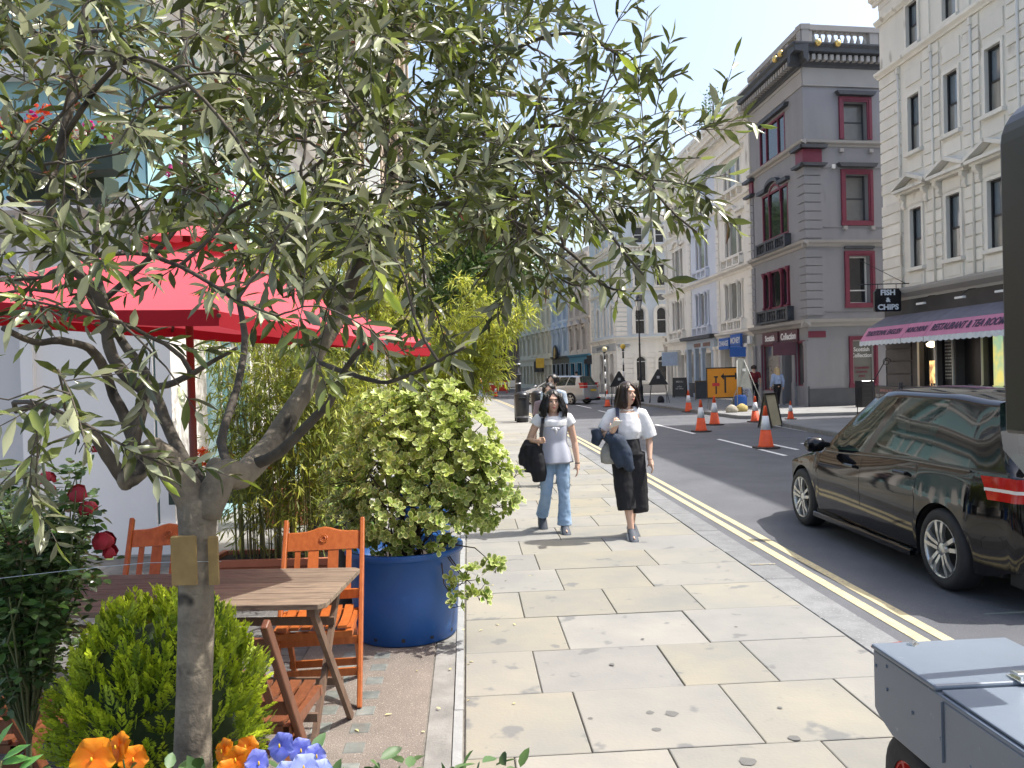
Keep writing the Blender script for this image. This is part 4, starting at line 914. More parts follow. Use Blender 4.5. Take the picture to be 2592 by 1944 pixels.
# return wall that faces the camera: white pier face, grey-white wall set back to its left
q = MB(); q.box(-4.74, -3.58, 8.08, 8.6, 0, 3.45); q.box(-4.86, -4.74, 8.02, 8.6, 0, 3.45, 0, .01); q.ob('end_pier', whitew, RB)
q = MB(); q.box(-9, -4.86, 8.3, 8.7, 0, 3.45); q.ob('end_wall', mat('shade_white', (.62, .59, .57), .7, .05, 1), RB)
q = MB(); q.box(-9, -3.6, 8.12, 8.5, 3.45, 12); q.ob('gable_wall', teal, RB)
for z0, z1, d in ((3.42, 3.52, .25), (4.75, 4.95, .2), (5.6, 5.85, .3), (5.87, 6.3, .62), (6.3, 6.5, .75), (11.8, 12.4, .6)):
    q = MB(); q.box(-9, -3.58, 8.11 - d, 8.11, z0, z1); q.ob('gable_cornice', whitew, RB)
q = MB(); q.box(-10, -3.7, 8.2, 22, 11.98, 12.1); q.ob('roof', lead, RB)
q = MB(); q.box(-3.9, -3.5, 22.4, 22.6, 0, 12); q.ob('corner_pier', whitew, RB)

BB = thing('building', 'tall brown stone building with pilasters and black downpipes rising behind the olive tree', 'building')
OBB = (OL_[0] - .055 * 14.6, OL_[1] + 14.6); FB2 = Fac(BB, OBB, UL_, brown, brown, glass_d)
hs = []
for i in range(7):
    c = -1.8 - 3.3 * i
    for z0, z1, ah in ((1.0, 3.8, .5), (5.2, 7.6, 0), (9.0, 11.4, .5), (12.8, 15.0, 0), (16.4, 18.4, .4)): hs.append((c - .6, c + .6, z0, z1, ah))
FB2.put('wall', wallmesh(-23.2, 0, 0, 22.5, hs, .35), brown)
for h in hs: window(FB2, *h[:4], arch=h[4], depth=.3, sur=.2, proj=.12, pane=glass_s, split=False)
for i in range(8):
    u = -3.3 * i - .45
    q = MB(); q.box(u, u + .7, 0, .28, 4.6, 19.6); q.box(u - .1, u + .8, 0, .36, 0, 4.4); q.box(u - .12, u + .82, 0, .4, 19.6, 20.1); q.box(u - .1, u + .8, 0, .36, 11.9, 12.3); FB2.put('pilaster', q, brown)
    if i in (1, 3, 5, 7):
        q = MB(); q.tube([(u + 1.0, .1, 0), (u + 1.0, .1, 20.4)], .09, 7); FB2.put('downpipe', q, blk)
for z, s in ((4.3, .5), (8.2, .5), (12.1, .5), (15.6, .5), (20.2, 1.4)): cornice(FB2, 'cornice', -23.6, .3, z, bigcorn(s), brown)
q = MB(); q.box(-23.2, 0, -.4, 0, 21.2, 22.5); FB2.put('parapet', q, brown)
q = MB(); q.box(-16, -.05, 0, .02, 0, 22.4); q.ob('side_wall', brown, BB, (OBB[0], OBB[1] - .05, 0)); q = MB(); q.box(-16, -.3, 0, .02, 0, 22.4); q.ob('side_wall', brown, BB, (OBB[0] - 1.28, OBB[1] + 23.2, 0))
q = MB(); q.box(-16, -1.3, 0, 23.2, 22.38, 22.4); q.ob('roof', lead, BB, (OBB[0], OBB[1], 0))
# lower houses further up on the left
for (y0, y1, x, h, m, lab) in ((46.2, 58, -7.6, 12, whitew, 'white house beyond the tall brown stone building'), (58.2, 90, -9.8, 13, cream_t, 'stone house behind the plane tree at the far left')):
    t = thing('building', lab, 'building', (x, y0, 0)); FF = Fac(t, (x, y1), Vector((.12, -1, 0)).normalized(), m, m, glass_d); FF.O = (0, y1 - y0); 
    L = y1 - y0; hs = [(.8 + 2.6 * i, 1.7 + 2.6 * i, z, z + 1.9) for i in range(int(L / 2.6)) for z in (1, 4.6, 8)]
    FF.put('wall', wallmesh(0, L, 0, h, hs), m)
    for hh in hs: window(FF, *hh, sur=.12, proj=.06, split=False)
    cornice(FF, 'cornice', 0, L, h - .5, bigcorn(.7), m)
    q = MB(); q.box(-8, -.3, 0, L, h - .1, h); q.ob('roof', lead, t)

# ================================================================== foliage tools
def frame(d, up):
    d = d.normalized(); s = d.cross(up)
    if s.length < 1e-3: s = d.cross(Vector((1, .3, 0)))
    s.normalize(); return d, s, s.cross(d)
SHP = {  # vertices (along, side, normal, margin), faces
    'lance': ([(0, 0, 0, 0), (.28, .42, .06, 0), (.62, .5, .02, 0), (1, 0, -.10, 0), (.62, -.5, .02, 0), (.28, -.42, .06, 0), (.28, 0, 0, 0), (.62, 0, -.04, 0)],
              [(0, 6, 1), (0, 5, 6), (6, 7, 2, 1), (5, 4, 7, 6), (7, 3, 2), (4, 3, 7)]),
    'diamond': ([(0, 0, 0, 0), (.45, .5, .05, 0), (1, 0, -.06, 0), (.45, -.5, .05, 0)], [(0, 3, 2, 1)]),
    'blade': ([(0, 0, 0, 0), (.4, .5, .0, 0), (.75, .35, -.07, 0), (1, 0, -.2, 0), (.75, -.35, -.07, 0), (.4, -.5, .0, 0)], [(0, 5, 4, 2, 1), (4, 3, 2)]),
    'ovate': ([(0, 0, 0, 0), (.2, .38, .05, 0), (.5, .5, .06, 0), (.8, .3, .02, 0), (1, 0, -.06, 0), (.8, -.3, .02, 0), (.5, -.5, .06, 0), (.2, -.38, .05, 0), (.5, 0, -.01, 0)],
              [(0, 8, 2, 1), (0, 7, 6, 8), (8, 4, 3, 2), (6, 5, 4, 8)]),
    'marginate': ([(0, 0, 0, .6), (.3, .30, .05, 1), (.65, .5, .09, 1), (.92, .3, .07, 1), (1, 0, .02, 1), (.92, -.3, .07, 1), (.65, -.5, .09, 1), (.3, -.30, .05, 1),
                   (.3, .17, .02, 0), (.64, .30, .05, 0), (.84, .14, .03, 0), (.84, -.14, .03, 0), (.64, -.30, .05, 0), (.3, -.17, .02, 0), (.6, 0, -.0, 0)],
                  [(0, 8, 1), (0, 7, 13), (0, 13, 14, 8), (1, 8, 9, 2), (2, 9, 10, 3), (3, 10, 4), (4, 11, 5), (4, 10, 11), (5, 11, 12, 6), (6, 12, 13, 7), (8, 14, 9), (9, 14, 10), (10, 14, 11), (11, 14, 12), (12, 14, 13)]),
}
class Leaves:
    def __init__(s, shape): s.shape = SHP[shape]; s.L = []
    def add(s, p, d, up, ln, wd, young=0., rnd=None): s.L.append((Vector(p), Vector(d), Vector(up), ln, wd, random.random() if rnd is None else rnd, young))
    def build(s, parent, m, name='foliage', nparts=0, key=None, leafname='leaf', inv=None):
        vs, fs = s.shape; L = s.L
        if nparts:
            inv = parent.matrix_basis.inverted()
            def score(l):
                P_ = parent.matrix_basis @ l[0]; V_ = cam.matrix_world.inverted() @ P_
                if V_.z > -.3: return 0
                x, y = V_.x / -V_.z, V_.y / -V_.z
                if abs(x) > .63 or abs(y) > .47: return 0
                return l[3] / (-V_.z)
            L = sorted(L, key=score, reverse=True); top, L = L[:nparts], L[nparts:]
            var = []
            for k in range(8):
                mb = MB(); mb.add([(a, b, c) for a, b, c, _ in vs], fs, 0, True); young = (0, 0, 0, 0, 0, .3, .8, 1)[k]; mb.col = [(random.Random(k).random(), young, g_, 1) for *_, g_ in vs]
                var.append(mb.mesh(leafname, m))
            for p, d, up, ln, wd, r, y in top:
                d, sd, n = frame(d, up); k = (5 + int(y * 2.9)) if y > .15 else int(r * 4.99)
                o = link(leafname, var[min(k, 7)], parent)
                o.matrix_basis = Matrix(((d.x * ln, sd.x * wd, n.x * ln, p.x), (d.y * ln, sd.y * wd, n.y * ln, p.y), (d.z * ln, sd.z * wd, n.z * ln, p.z), (0, 0, 0, 1)))
        V, Fc, C = [], [], []
        for p, d, up, ln, wd, r, y in L:
            d, sd, n = frame(d, up); k = len(V)
            for a, b, c, g_ in vs:
                V.append((p.x + d.x * a * ln + sd.x * b * wd + n.x * c * ln, p.y + d.y * a * ln + sd.y * b * wd + n.y * c * ln, p.z + d.z * a * ln + sd.z * b * wd + n.z * c * ln)); C += (r, y, g_, 1)
            Fc.extend(tuple(i + k for i in f) for f in fs)
        me = bpy.data.meshes.new(name); me.from_pydata(V, [], Fc); me.materials.append(m)
        me.polygons.foreach_set('use_smooth', [True] * len(Fc))
        a = me.color_attributes.new('lv', 'FLOAT_COLOR', 'POINT'); a.data.foreach_set('color', C); me.update()
        return link(name, me, parent, kind='stuff')
def rv(): return Vector((random.gauss(0, 1), random.gauss(0, 1), random.gauss(0, 1)))

# ------------------------------------------------------------------ far trees
M_bark = mat('bark', (.10, .085, .07), .9, .25, 8, .01, 20)
Lf_plane = leafmat('plane_leaf', (.055, .12, .025), (.10, .17, .06), tip=(.16, .24, .04), rough=.5, tr=.3)
def broad_tree(name, label, base, h, crown, nclump, nleaf, ls, m, trunk_r=.22, seed=1, group=None, name_='tree'):
    random.seed(seed); t = thing(name, label, 'tree', base, group=group)
    cx, cy, cz, rx_, ry_, rz_ = crown
    mb = MB(); mb.tube([(0, 0, 0), (.05, 0, h * .3), (cx * .4, cy * .4, h * .5), (cx, cy, cz)], [trunk_r, trunk_r * .8, trunk_r * .6, trunk_r * .2], 8)
    cl = []
    for i in range(nclump):
        v = rv().normalized() * (random.random() ** .4); c = Vector((cx + v.x * rx_, cy + v.y * ry_, cz + v.z * rz_)); cl.append(c)
        if i % 2 == 0: mb.tube([(cx * .4, cy * .4, h * .45), ((c.x + cx * .4) / 2, (c.y + cy * .4) / 2, (c.z + h * .45) / 2 + .4), c], [trunk_r * .35, trunk_r * .2, .02], 5)
    mb.ob('trunk', M_bark, t, fix=False)
    L = Leaves('diamond')
    for c in cl:
        r = random.uniform(.6, 1.15) * ls * 7; y = random.random()
        for _ in range(nleaf):
            v = rv().normalized() * r * random.random() ** .4; v.z *= .7
            L.add(c + v, rv() + Vector((0, 0, -.3)), rv() + Vector((0, 0, 1.5)), ls * random.uniform(.7, 1.3), ls * .75, young=max(0, random.gauss(y * .5, .2)))
    L.build(t, m, 'crown'); return t
broad_tree('plane_tree', 'tall leafy green street tree closing the view behind the bamboo', (-3.4, 66, 0), 16, (1.0, 0, 10.2, 4.6, 4.5, 6.2), 95, 190, .30, Lf_plane, .3, 11)
broad_tree('plane_tree', 'second green street tree standing behind the first one', (-7.5, 86, 0), 17, (1.0, 0, 9.5, 5.5, 5, 6.5), 70, 150, .36, Lf_plane, .3, 12)
# shrub growing on the terrace roof
random.seed(5); t = thing('rooftop_shrub', 'small leafy shrub growing behind the cream terrace parapet', 'shrub', (*pt(16.2, -1.2), 14.5))
mb = MB(); L = Leaves('diamond')
for k in range(13):
    a = Vector((0, random.uniform(-2.6, 2.2), 0)); b = a + Vector((random.uniform(-.3, .3), random.uniform(-.5, .5), random.uniform(1.6, 3.9))); mb.tube([a, (a + b) / 2 + rv() * .08, b], [.05, .03, .01], 5)
    for _ in range(60):
        f = random.uniform(.35, 1.05); L.add(a + (b - a) * f + rv() * .16, rv(), rv(), .17, .10)
mb.ob('stems', M_bark, t, fix=False); L.build(t, Lf_plane)
t = thing('chimney', 'dark chimney stack with a row of pots above the far terrace', 'chimney', (*pp3(21, -4), 12.0)); q = MB(); q.box(-1.2, 1.2, -.5, .5, 0, 3.2); q.ob('stack', dk, t)
for k in range(5):
    q = MB(); q.lathe([(.14, 0), (.12, .5), (.15, .55)], 8); q.ob('chimney_pot', dk, t, (-.9 + .45 * k, 0, 3.2))
# ================================================================== planting of the terrace
_CM = Matrix.Rotation(R(90 - .704), 3, 'X') @ Matrix.Rotation(-.028, 3, 'Z')
def P3(x, y, Y):
    """the world point at depth Y that lies along this direction from the pavement viewpoint"""
    d = _CM @ Vector(((x - 1296) / 2050.6, -(y - 972) / 2050.6, -1)); return Vector((0, 0, EYE)) + d * (Y / d.y)
M_obark = mat('olive_bark', (.12, .10, .075), .85, .25, 11, .006, 55, col2=(.30, .25, .18), spots=((.022, .018, .015), 8, .585))
M_obr = mat('olive_branch', (.035, .028, .022), .85, .3, 12, .004, 60, col2=(.11, .09, .065), spots=((.015, .012, .01), 9, .6))
M_twig = mat('olive_twig', (.075, .062, .048), .8, .25, 20)
M_soil = mat('potting_soil', (.03, .022, .016), .95, .3, 20, .01, 40)
Lf_olive = leafmat('olive_leaf', (.095, .118, .030), (.31, .325, .20), tip=(.36, .44, .05), rough=.27, tr=.24, var=.6)
random.seed(21)
base = P3(487, 1944, 1.75)
OT_ = thing('olive_tree', 'olive tree in the left foreground with forked pale trunk and silvery leaves', 'tree', (base.x, 1.75, .80))
o0 = Vector((base.x, 1.75, .80))
GD = []     # guide branches: list of (points, radii)
def gb(pts, r0, r1):
    q = [P3(*p) for p in pts]
    # smooth a little
    out = []
    for i in range(len(q) - 1):
        a = q[max(i - 1, 0)]; b = q[i]; c = q[i + 1]; d = q[min(i + 2, len(q) - 1)]
        for k in range(3):
            t = k / 3; out.append(.5 * ((2 * b) + (c - a) * t + (2 * a - 5 * b + 4 * c - d) * t * t + (3 * b - a - 3 * c + d) * t ** 3))
    out.append(q[-1]); n = len(out)
    GD.append((out, [r0 + (r1 - r0) * i / (n - 1) for i in range(n)])); return out
tr = [(487, 2000, 1.75), (488, 1900, 1.75), (490, 1750, 1.75), (494, 1600, 1.75), (497, 1450, 1.75), (500, 1340, 1.75), (500, 1270, 1.76)]
tp = [P3(*p) for p in tr]; tp[0].z = .60
mb = MB(); mb.tube(tp, [.042, .038, .0365, .0355, .036, .039, .043], 16)
trunk_rings = None
gb([(505, 1300, 1.75), (470, 1235, 1.75), (420, 1165, 1.74), (375, 1145, 1.72), (345, 1190, 1.70), (312, 1212, 1.68)], .036, .022)
gb([(312, 1212, 1.68), (270, 1153, 1.66), (235, 1100, 1.64), (190, 1066, 1.62), (150, 1050, 1.58), (105, 1027, 1.54), (40, 1040, 1.45)], .014, .005)
gb([(325, 1200, 1.68), (329, 1174, 1.69), (340, 1110, 1.70), (352, 1056, 1.71), (367, 990, 1.72)], .016, .014)
gb([(367, 990, 1.72), (320, 950, 1.72), (285, 905, 1.73), (272, 860, 1.74), (268, 800, 1.76), (240, 735, 1.76), (200, 695, 1.74), (169, 660, 1.72), (135, 560, 1.70), (130, 450, 1.70), (160, 350, 1.70), (186, 203, 1.72), (207, 84, 1.74), (226, -40, 1.76)], .013, .008)
gb([(367, 985, 1.72), (420, 975, 1.66), (470, 955, 1.60), (520, 925, 1.52), (600, 880, 1.45)], .009, .003)
gb([(355, 1160, 1.71), (312, 1048, 1.70), (285, 995, 1.69), (265, 935, 1.66), (235, 890, 1.62), (211, 875, 1.58), (150, 862, 1.5), (84, 866, 1.42), (10, 830, 1.35)], .013, .005)
gb([(515, 1270, 1.76), (500, 1215, 1.80), (468, 1170, 1.84), (440, 1115, 1.88), (415, 1056, 1.90), (392, 993, 1.93), (355, 925, 1.96), (308, 862, 1.98), (285, 800, 2.0), (262, 748, 2.02), (240, 650, 2.05), (250, 520, 2.1)], .017, .007)
gb([(308, 862, 1.98), (250, 790, 1.9), (215, 730, 1.86), (170, 640, 1.8), (90, 560, 1.7), (20, 500, 1.6)], .009, .004)
gb([(520, 1310, 1.75), (545, 1235, 1.76), (575, 1195, 1.80), (607, 1203, 1.84), (640, 1175, 1.90), (690, 1120, 1.98), (730, 1060, 2.04), (760, 1010, 2.1), (781, 967, 2.14), (802, 900, 2.18), (830, 850, 2.2), (870, 780, 2.24), (890, 700, 2.28), (930, 610, 2.32), (967, 520, 2.34), (994, 447, 2.36), (1035, 384, 2.38), (1080, 307, 2.4), (1143, 267, 2.42), (1207, 244, 2.46), (1280, 238, 2.5), (1370, 250, 2.5)], .034, .006)
gb([(1085, 300, 2.4), (1105, 240, 2.42), (1120, 150, 2.46), (1135, 60, 2.5), (1140, -60, 2.55)], .010, .005)
gb([(995, 450, 2.36), (981, 400, 2.32), (972, 320, 2.28), (985, 200, 2.24), (1000, 80, 2.2), (990, -60, 2.2)], .010, .005)
gb([(607, 1200, 1.85), (640, 1178, 1.88), (700, 1150, 1.86), (745, 1110, 1.84), (802, 1051, 1.82), (831, 1025, 1.8), (860, 960, 1.78), (900, 900, 1.74), (960, 850, 1.7)], .016, .004)
gb([(870, 790, 2.24), (900, 690, 2.18), (950, 610, 2.12), (981, 575, 2.1), (1053, 538, 2.08), (1116, 520, 2.06), (1207, 515, 2.04), (1300, 500, 2.0), (1380, 470, 1.95)], .017, .004)
gb([(860, 830, 2.22), (840, 740, 2.26), (780, 640, 2.3), (745, 560, 2.32), (700, 515, 2.32), (640, 510, 2.30), (580, 540, 2.26), (557, 562, 2.24)], .010, .006)
gb([(802, 913, 2.16), (850, 935, 2.0), (889, 946, 1.85), (962, 968, 1.7), (1027, 953, 1.6), (1110, 915, 1.5), (1175, 877, 1.42)], .007, .0025)
gb([(262, 760, 2.02), (340, 690, 2.06), (420, 610, 2.1), (463, 540, 2.12), (468, 430, 2.14), (466, 280, 2.16), (464, 120, 2.18), (460, -40, 2.2)], .009, .005)
gb([(600, 1203, 1.84), (560, 1120, 2.0), (600, 980, 2.2), (620, 850, 2.4), (600, 700, 2.5), (640, 520, 2.6), (690, 340, 2.66), (720, 160, 2.7), (740, 0, 2.7)], .012, .005)
gb([(1143, 267, 2.42), (1230, 180, 2.4), (1302, 127, 2.36), (1365, 97, 2.3), (1446, 84, 2.2), (1514, 108, 2.1), (1577, 149, 2.0), (1645, 199, 1.92), (1686, 197, 1.88), (1740, 180, 1.86)], .007, .002)
gb([(1085, 318, 2.4), (1180, 335, 2.3), (1297, 325, 2.2), (1400, 318, 2.1), (1433, 321, 2.05), (1478, 375, 1.98), (1546, 407, 1.9), (1627, 443, 1.8), (1686, 520, 1.72), (1763, 588, 1.66)], .008, .002)
gb([(1207, 335, 2.28), (1290, 370, 2.1), (1347, 393, 1.95), (1410, 452, 1.8), (1469, 502, 1.7), (1523, 565, 1.62), (1577, 633, 1.56), (1627, 696, 1.52)], .006, .002)
gb([(1207, 515, 2.04), (1300, 560, 1.95), (1386, 600, 1.86), (1445, 640, 1.78), (1498, 692, 1.7), (1535, 725, 1.66), (1585, 737, 1.62)], .006, .0018)
gb([(1300, 560, 1.95), (1340, 620, 1.9), (1400, 690, 1.85), (1450, 720, 1.82), (1490, 715, 1.8)], .004, .0015)
gb([(1370, 250, 2.5), (1450, 255, 2.45), (1540, 270, 2.4), (1600, 320, 2.3), (1660, 400, 2.2), (1700, 402, 2.15), (1770, 400, 2.1)], .005, .0015)
gb([(1546, 407, 1.9), (1600, 380, 1.9), (1660, 345, 1.88), (1720, 300, 1.85)], .003, .0012)
gb([(160, 350, 1.70), (300, 160, 1.6), (430, 180, 1.5), (560, 300, 1.42), (640, 420, 1.36)], .006, .002)
gb([(240, 650, 2.05), (330, 640, 1.8), (420, 660, 1.6), (520, 710, 1.45), (600, 760, 1.36), (700, 800, 1.3)], .006, .002)
gb([(700, 515, 2.32), (800, 420, 2.0), (880, 330, 1.7), (1000, 250, 1.5)], .006, .002)
NODES = []          # (point, radius)
br = MB()
for pts, rr_ in GD:
    (mb if rr_[0] >= .030 else br).tube([p - (o0 if rr_[0] < .030 else Vector()) for p in pts], rr_, 10 if rr_[0] > .012 else 6)
    for p, r in zip(pts, rr_): NODES.append((p, r))
for c, r in ((P3(385, 1150, 1.72), .029), (P3(318, 1208, 1.68), .021), (P3(556, 1206, 1.78), .028), (P3(503, 1300, 1.75), .040), (P3(600, 1203, 1.84), .026), (P3(545, 1182, 1.79), .018)):
    prof = [(r * math.sin(math.pi * i / 7) * random.uniform(.9, 1.15), -r * 1.25 * math.cos(math.pi * i / 7)) for i in range(8)]; prof[0] = (.001, prof[0][1]); prof[-1] = (.001, prof[-1][1]); mb.lathe(prof, 10, c)
mb.v = [tuple(Vector(p) - o0) for p in mb.v]
me = mb.mesh('trunk', M_obark)
for v in me.vertices:
    n = noise.noise_vector(v.co * 14) * .006 + noise.noise_vector(v.co * 40) * .0022
    v.co += n * (1 if (v.co - (tp[3] - o0)).length < 1.0 else .4)
link('trunk', me, OT_)
me = br.mesh('branches', M_obr)
for v in me.vertices: v.co += noise.noise_vector(v.co * 30) * .002
link('branches', me, OT_)
cb = MB()     # cork-coloured tree tie pads with a thin wire
for x, w in ((466, .026), (541, .010)):
    p = P3(x, 1418, 1.70 if x < 500 else 1.72) - o0; cb.box(p.x - w, p.x + w, p.y - .004, p.y + .004, p.z - .052, p.z + .052, 0, .003)
cb.ob('tie_pad', mat('cork_pad', (.30, .20, .075), .8, .15, 30), OT_)
# crown: twigs grow from the nearest branch towards scattered targets
TW = []
def inside(x, y):
    if x < 1000: lim = 620 if x > 620 else 700
    else: lim = 690 - (x - 1000) * .12
    return y < lim
tg = []
def tgt(n, x0, x1, y0, y1, Y0, Y1):
    for _ in range(n): tg.append(P3(random.uniform(x0, x1), random.uniform(y0, y1), random.uniform(Y0, Y1)))
tgt(20, -40, 260, -60, 330, 1.25, 2.0); tgt(8, -40, 240, 330, 600, 1.3, 1.95)
tgt(22, 180, 620, -60, 200, 1.5, 2.5); tgt(9, 180, 620, 200, 480, 1.4, 2.5); tgt(4, 240, 660, 480, 660, 1.35, 2.2)
tgt(56, 580, 960, -60, 400, 1.5, 2.7); tgt(24, 620, 1000, 400, 640, 1.4, 2.5)
tgt(42, 930, 1240, -50, 400, 1.6, 2.7); tgt(44, 960, 1400, 380, 600, 1.6, 2.3)
tgt(18, 1200, 1440, -40, 320, 1.7, 2.6); tgt(24, 1240, 1560, 280, 520, 1.7, 2.4); tgt(6, 1420, 1640, 60, 330, 1.7, 2.2); tgt(5, 1560, 1720, 230, 440, 1.7, 2.0); tgt(5, 1480, 1650, 380, 560, 1.6, 1.9)
tgt(6, 20, 420, 640, 860, 1.2, 1.9); tgt(7, 120, 720, 560, 700, 1.3, 1.75); tgt(5, 0, 180, 880, 1120, 1.05, 1.5); tgt(3, 640, 900, 700, 820, 1.25, 1.9); tgt(6, 820, 1180, 620, 760, 1.3, 2.0)
def near(p):
    b, bd, bi = None, 9e9, 0
    for q, r in NODES:
        d = (q - p).length_squared
        if d < bd: b, bd = (q, r), d
    return b, math.sqrt(bd)
tg.sort(key=lambda p: near(p)[1])
tm = MB(); LV = Leaves('lance')
def leafy(pts, n0=.25):
    L = sum((b - a).length for a, b in zip(pts[:-1], pts[1:])); s = 0; step = random.uniform(.020, .028); nxt = L * n0; k = 0
    ax0 = rv().normalized()
    for a, b in zip(pts[:-1], pts[1:]):
        seg = (b - a).length
        while nxt < s + seg:
            t = (nxt - s) / seg; p = a + (b - a) * t; d = (b - a).normalized()
            ax = (ax0 if k % 2 == 0 else ax0.cross(d)); side = (ax - d * ax.dot(d)).normalized()
            f = nxt / L; tipf = max(0, (f - .82) / .18); ln = random.uniform(.040, .068) * (1 - .3 * tipf); yg = .0
            if tipf > .3 and hash(round(L * 1e5)) % 3 == 0: yg = random.uniform(.3, .95)
            for sg in (-1, 1):
                if random.random() < .10: continue
                dd = d * random.uniform(.6, 1.1) + side * sg * random.uniform(.7, 1.1) + Vector((0, 0, random.uniform(-.3, .25))) + rv() * .12
                LV.add(p - o0, dd, Vector((0, 0, 1)) + rv() * .75, ln, ln * random.uniform(.21, .29), yg)
            nxt += step; k += 1
        s += seg
    if random.random() < .7: LV.add(pts[-1] - o0, pts[-1] - pts[-2], rv(), .045, .010, .6)
for p in tg:
    (q, r), d = near(p)
    n = max(3, int(d / .05)); dirn = (p - q); bow = rv() * d * .10 + Vector((0, 0, d * .10)); pts = []
    for i in range(n + 1):
        t = i / n; pts.append(q + dirn * t + bow * math.sin(math.pi * t) + rv() * .003 * (t > 0))
    # continue beyond the target as a leafy shoot
    dd = (dirn.normalized() + rv() * .45 + Vector((.1, 0, -.05))).normalized(); ext = random.uniform(.14, .26); c = pts[-1]
    for i in range(5): c = c + dd * ext / 5; dd = (dd + Vector((0, 0, -.07)) + rv() * .07).normalized(); pts.append(c)
    r0 = min(r * .7, .0045); tm.tube([x - o0 for x in pts], [max(r0 * 1.35 * (1 - .75 * i / len(pts)), .0012) for i in range(len(pts))], 4, cap=False)
    leafy(pts, min(.6, .06 / max(d, .06)) if d < .1 else .35)
    for i, x in enumerate(pts[2:-3]): NODES.append((x, r0 * .8))
    for _ in range(2):                  # side shoots
        i = random.randint(len(pts) // 3, len(pts) - 2); a = pts[i]; dd = ((pts[i + 1] - pts[i]).normalized() + rv() * .9).normalized(); ln = random.uniform(.07, .17); sh = [a]; c = a
        for k in range(4): c = c + dd * ln / 4; dd = (dd + rv() * .1 + Vector((0, 0, -.04))).normalized(); sh.append(c)
        tm.tube([x - o0 for x in sh], [.0013, .0012, .001, .0009, .0008], 3, cap=False); leafy(sh, .1)
for pts, rr_ in GD:                     # leaves directly on the thin traced ends
    if rr_[-1] < .003: leafy(pts[len(pts) // 2:], .2)
tm.ob('twigs', M_twig, OT_, fix=False, kind='stuff')
LV.build(OT_, Lf_olive, 'foliage', 300)
NLEAF_OLIVE = len(LV.L)
def potshape(name, label, cat, loc, r, h, m, rim=.02, taper=.86, group=None, n=40, soil=True):
    t = thing(name, label, cat, loc, group=group)
    b = MB(); b.lathe([(r * taper * .97, 0), (r * taper, .01), (r * (taper + (1 - taper) * .5), h * .5), (r * .985, h - .05), (r + rim * .2, h - .045), (r + rim, h - .035), (r + rim, h - .006), (r + rim * .8, h), (r - .008, h), (r - .016, h - .02), (r * .93, h * .72)], n, cap=True); b.ob('pot_wall', m, t)
    if soil:
        s = MB(); s.lathe([(.001, h * .83), (r * .5, h * .84), (r * .945, h * .80)], 20, cap=False); s.ob('soil', M_soil, t)
    return t
M_blkpot = mat('black_plastic', (.018, .018, .02), .45, .1, 4)
potshape('planter', 'tall black planter holding the olive tree, just below the view', 'planter', (o0.x, o0.y, 0), .17, .70, M_blkpot)

# ------------------------------------------------------------------ golden conifer
Lf_con = leafmat('conifer_scale', (.10, .19, .018), (.11, .19, .03), tip=(.54, .64, .035), rough=.5, tr=.4, var=.3)
random.seed(31); cbase = P3(420, 1944, 2.22); CT = thing('golden_conifer', 'bushy bright green-gold dwarf conifer behind the olive trunk', 'shrub', (cbase.x, 2.22, .66)); CT.scale = (.94, .94, .90)
L = Leaves('diamond'); mb = MB()
plumes = []
heads = [(0, 0, .60, .10)] + [(.13 * math.cos(k * 2.4) * (1 + .9 * (k > 4)), .13 * math.sin(k * 2.4) * (1 + .9 * (k > 4)), .46 - .034 * k + .05 * (k % 3), .12) for k in range(11)]
for _ in range(1250):
    a = random.uniform(0, 6.283); zf = random.random() ** .85; z = -.02 + .50 * zf; prof = .285 * math.sqrt(max(.01, 1 - (zf * .93) ** 2.3)) * (.80 + .20 * min(1, zf * 3))
    rr2 = prof * (1 + .10 * math.sin(5 * a + 9 * zf) + .05 * math.sin(11 * a)) * random.uniform(.86, 1.05)
    p = Vector((rr2 * math.cos(a), rr2 * math.sin(a), z)); out = Vector((math.cos(a) * (1.1 - zf), math.sin(a) * (1.1 - zf), .55 + .8 * zf)).normalized()
    plumes.append((p, out))
for p, out in plumes:
    d = (out + rv() * .25).normalized(); ln = random.uniform(.045, .075); side = d.cross(Vector((0, 0, 1)) + rv() * .5).normalized(); nrm = side.cross(d)
    y = max(0, min(1, random.gauss(.72, .3)))
    for k in range(6):
        t = k / 6; q = p - d * ln * .5 + d * ln * 1.15 * t
        for sg in (-1, 1):
            sd = (d * .9 + side * sg * (.8 - .35 * t) + rv() * .12).normalized(); sl_ = ln * .46 * (1 - .5 * t)
            L.add(q, sd, nrm, sl_, .0075, young=min(1, max(0, y * (.45 + .9 * t))))
            L.add(q + sd * sl_ * .45, (sd + d * .9).normalized(), nrm, sl_ * .6, .006, young=min(1, y * (.6 + .8 * t)))
    L.add(p + d * ln * .55, d, nrm, ln * .25, .007, young=min(1, y * 1.3))
for k in range(14):
    a = k * .9; mb.tube([(0, 0, -.1), (.05 * math.cos(a), .05 * math.sin(a), .12), (.16 * math.cos(a), .16 * math.sin(a), .30)], [.012, .008, .002], 5)
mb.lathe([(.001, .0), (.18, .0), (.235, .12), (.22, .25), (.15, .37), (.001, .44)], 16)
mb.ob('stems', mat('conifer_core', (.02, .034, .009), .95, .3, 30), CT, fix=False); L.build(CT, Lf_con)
potshape('planter', 'black planter holding the golden conifer, hidden below it', 'planter', (cbase.x, 2.22, 0), .17, .70, M_blkpot)

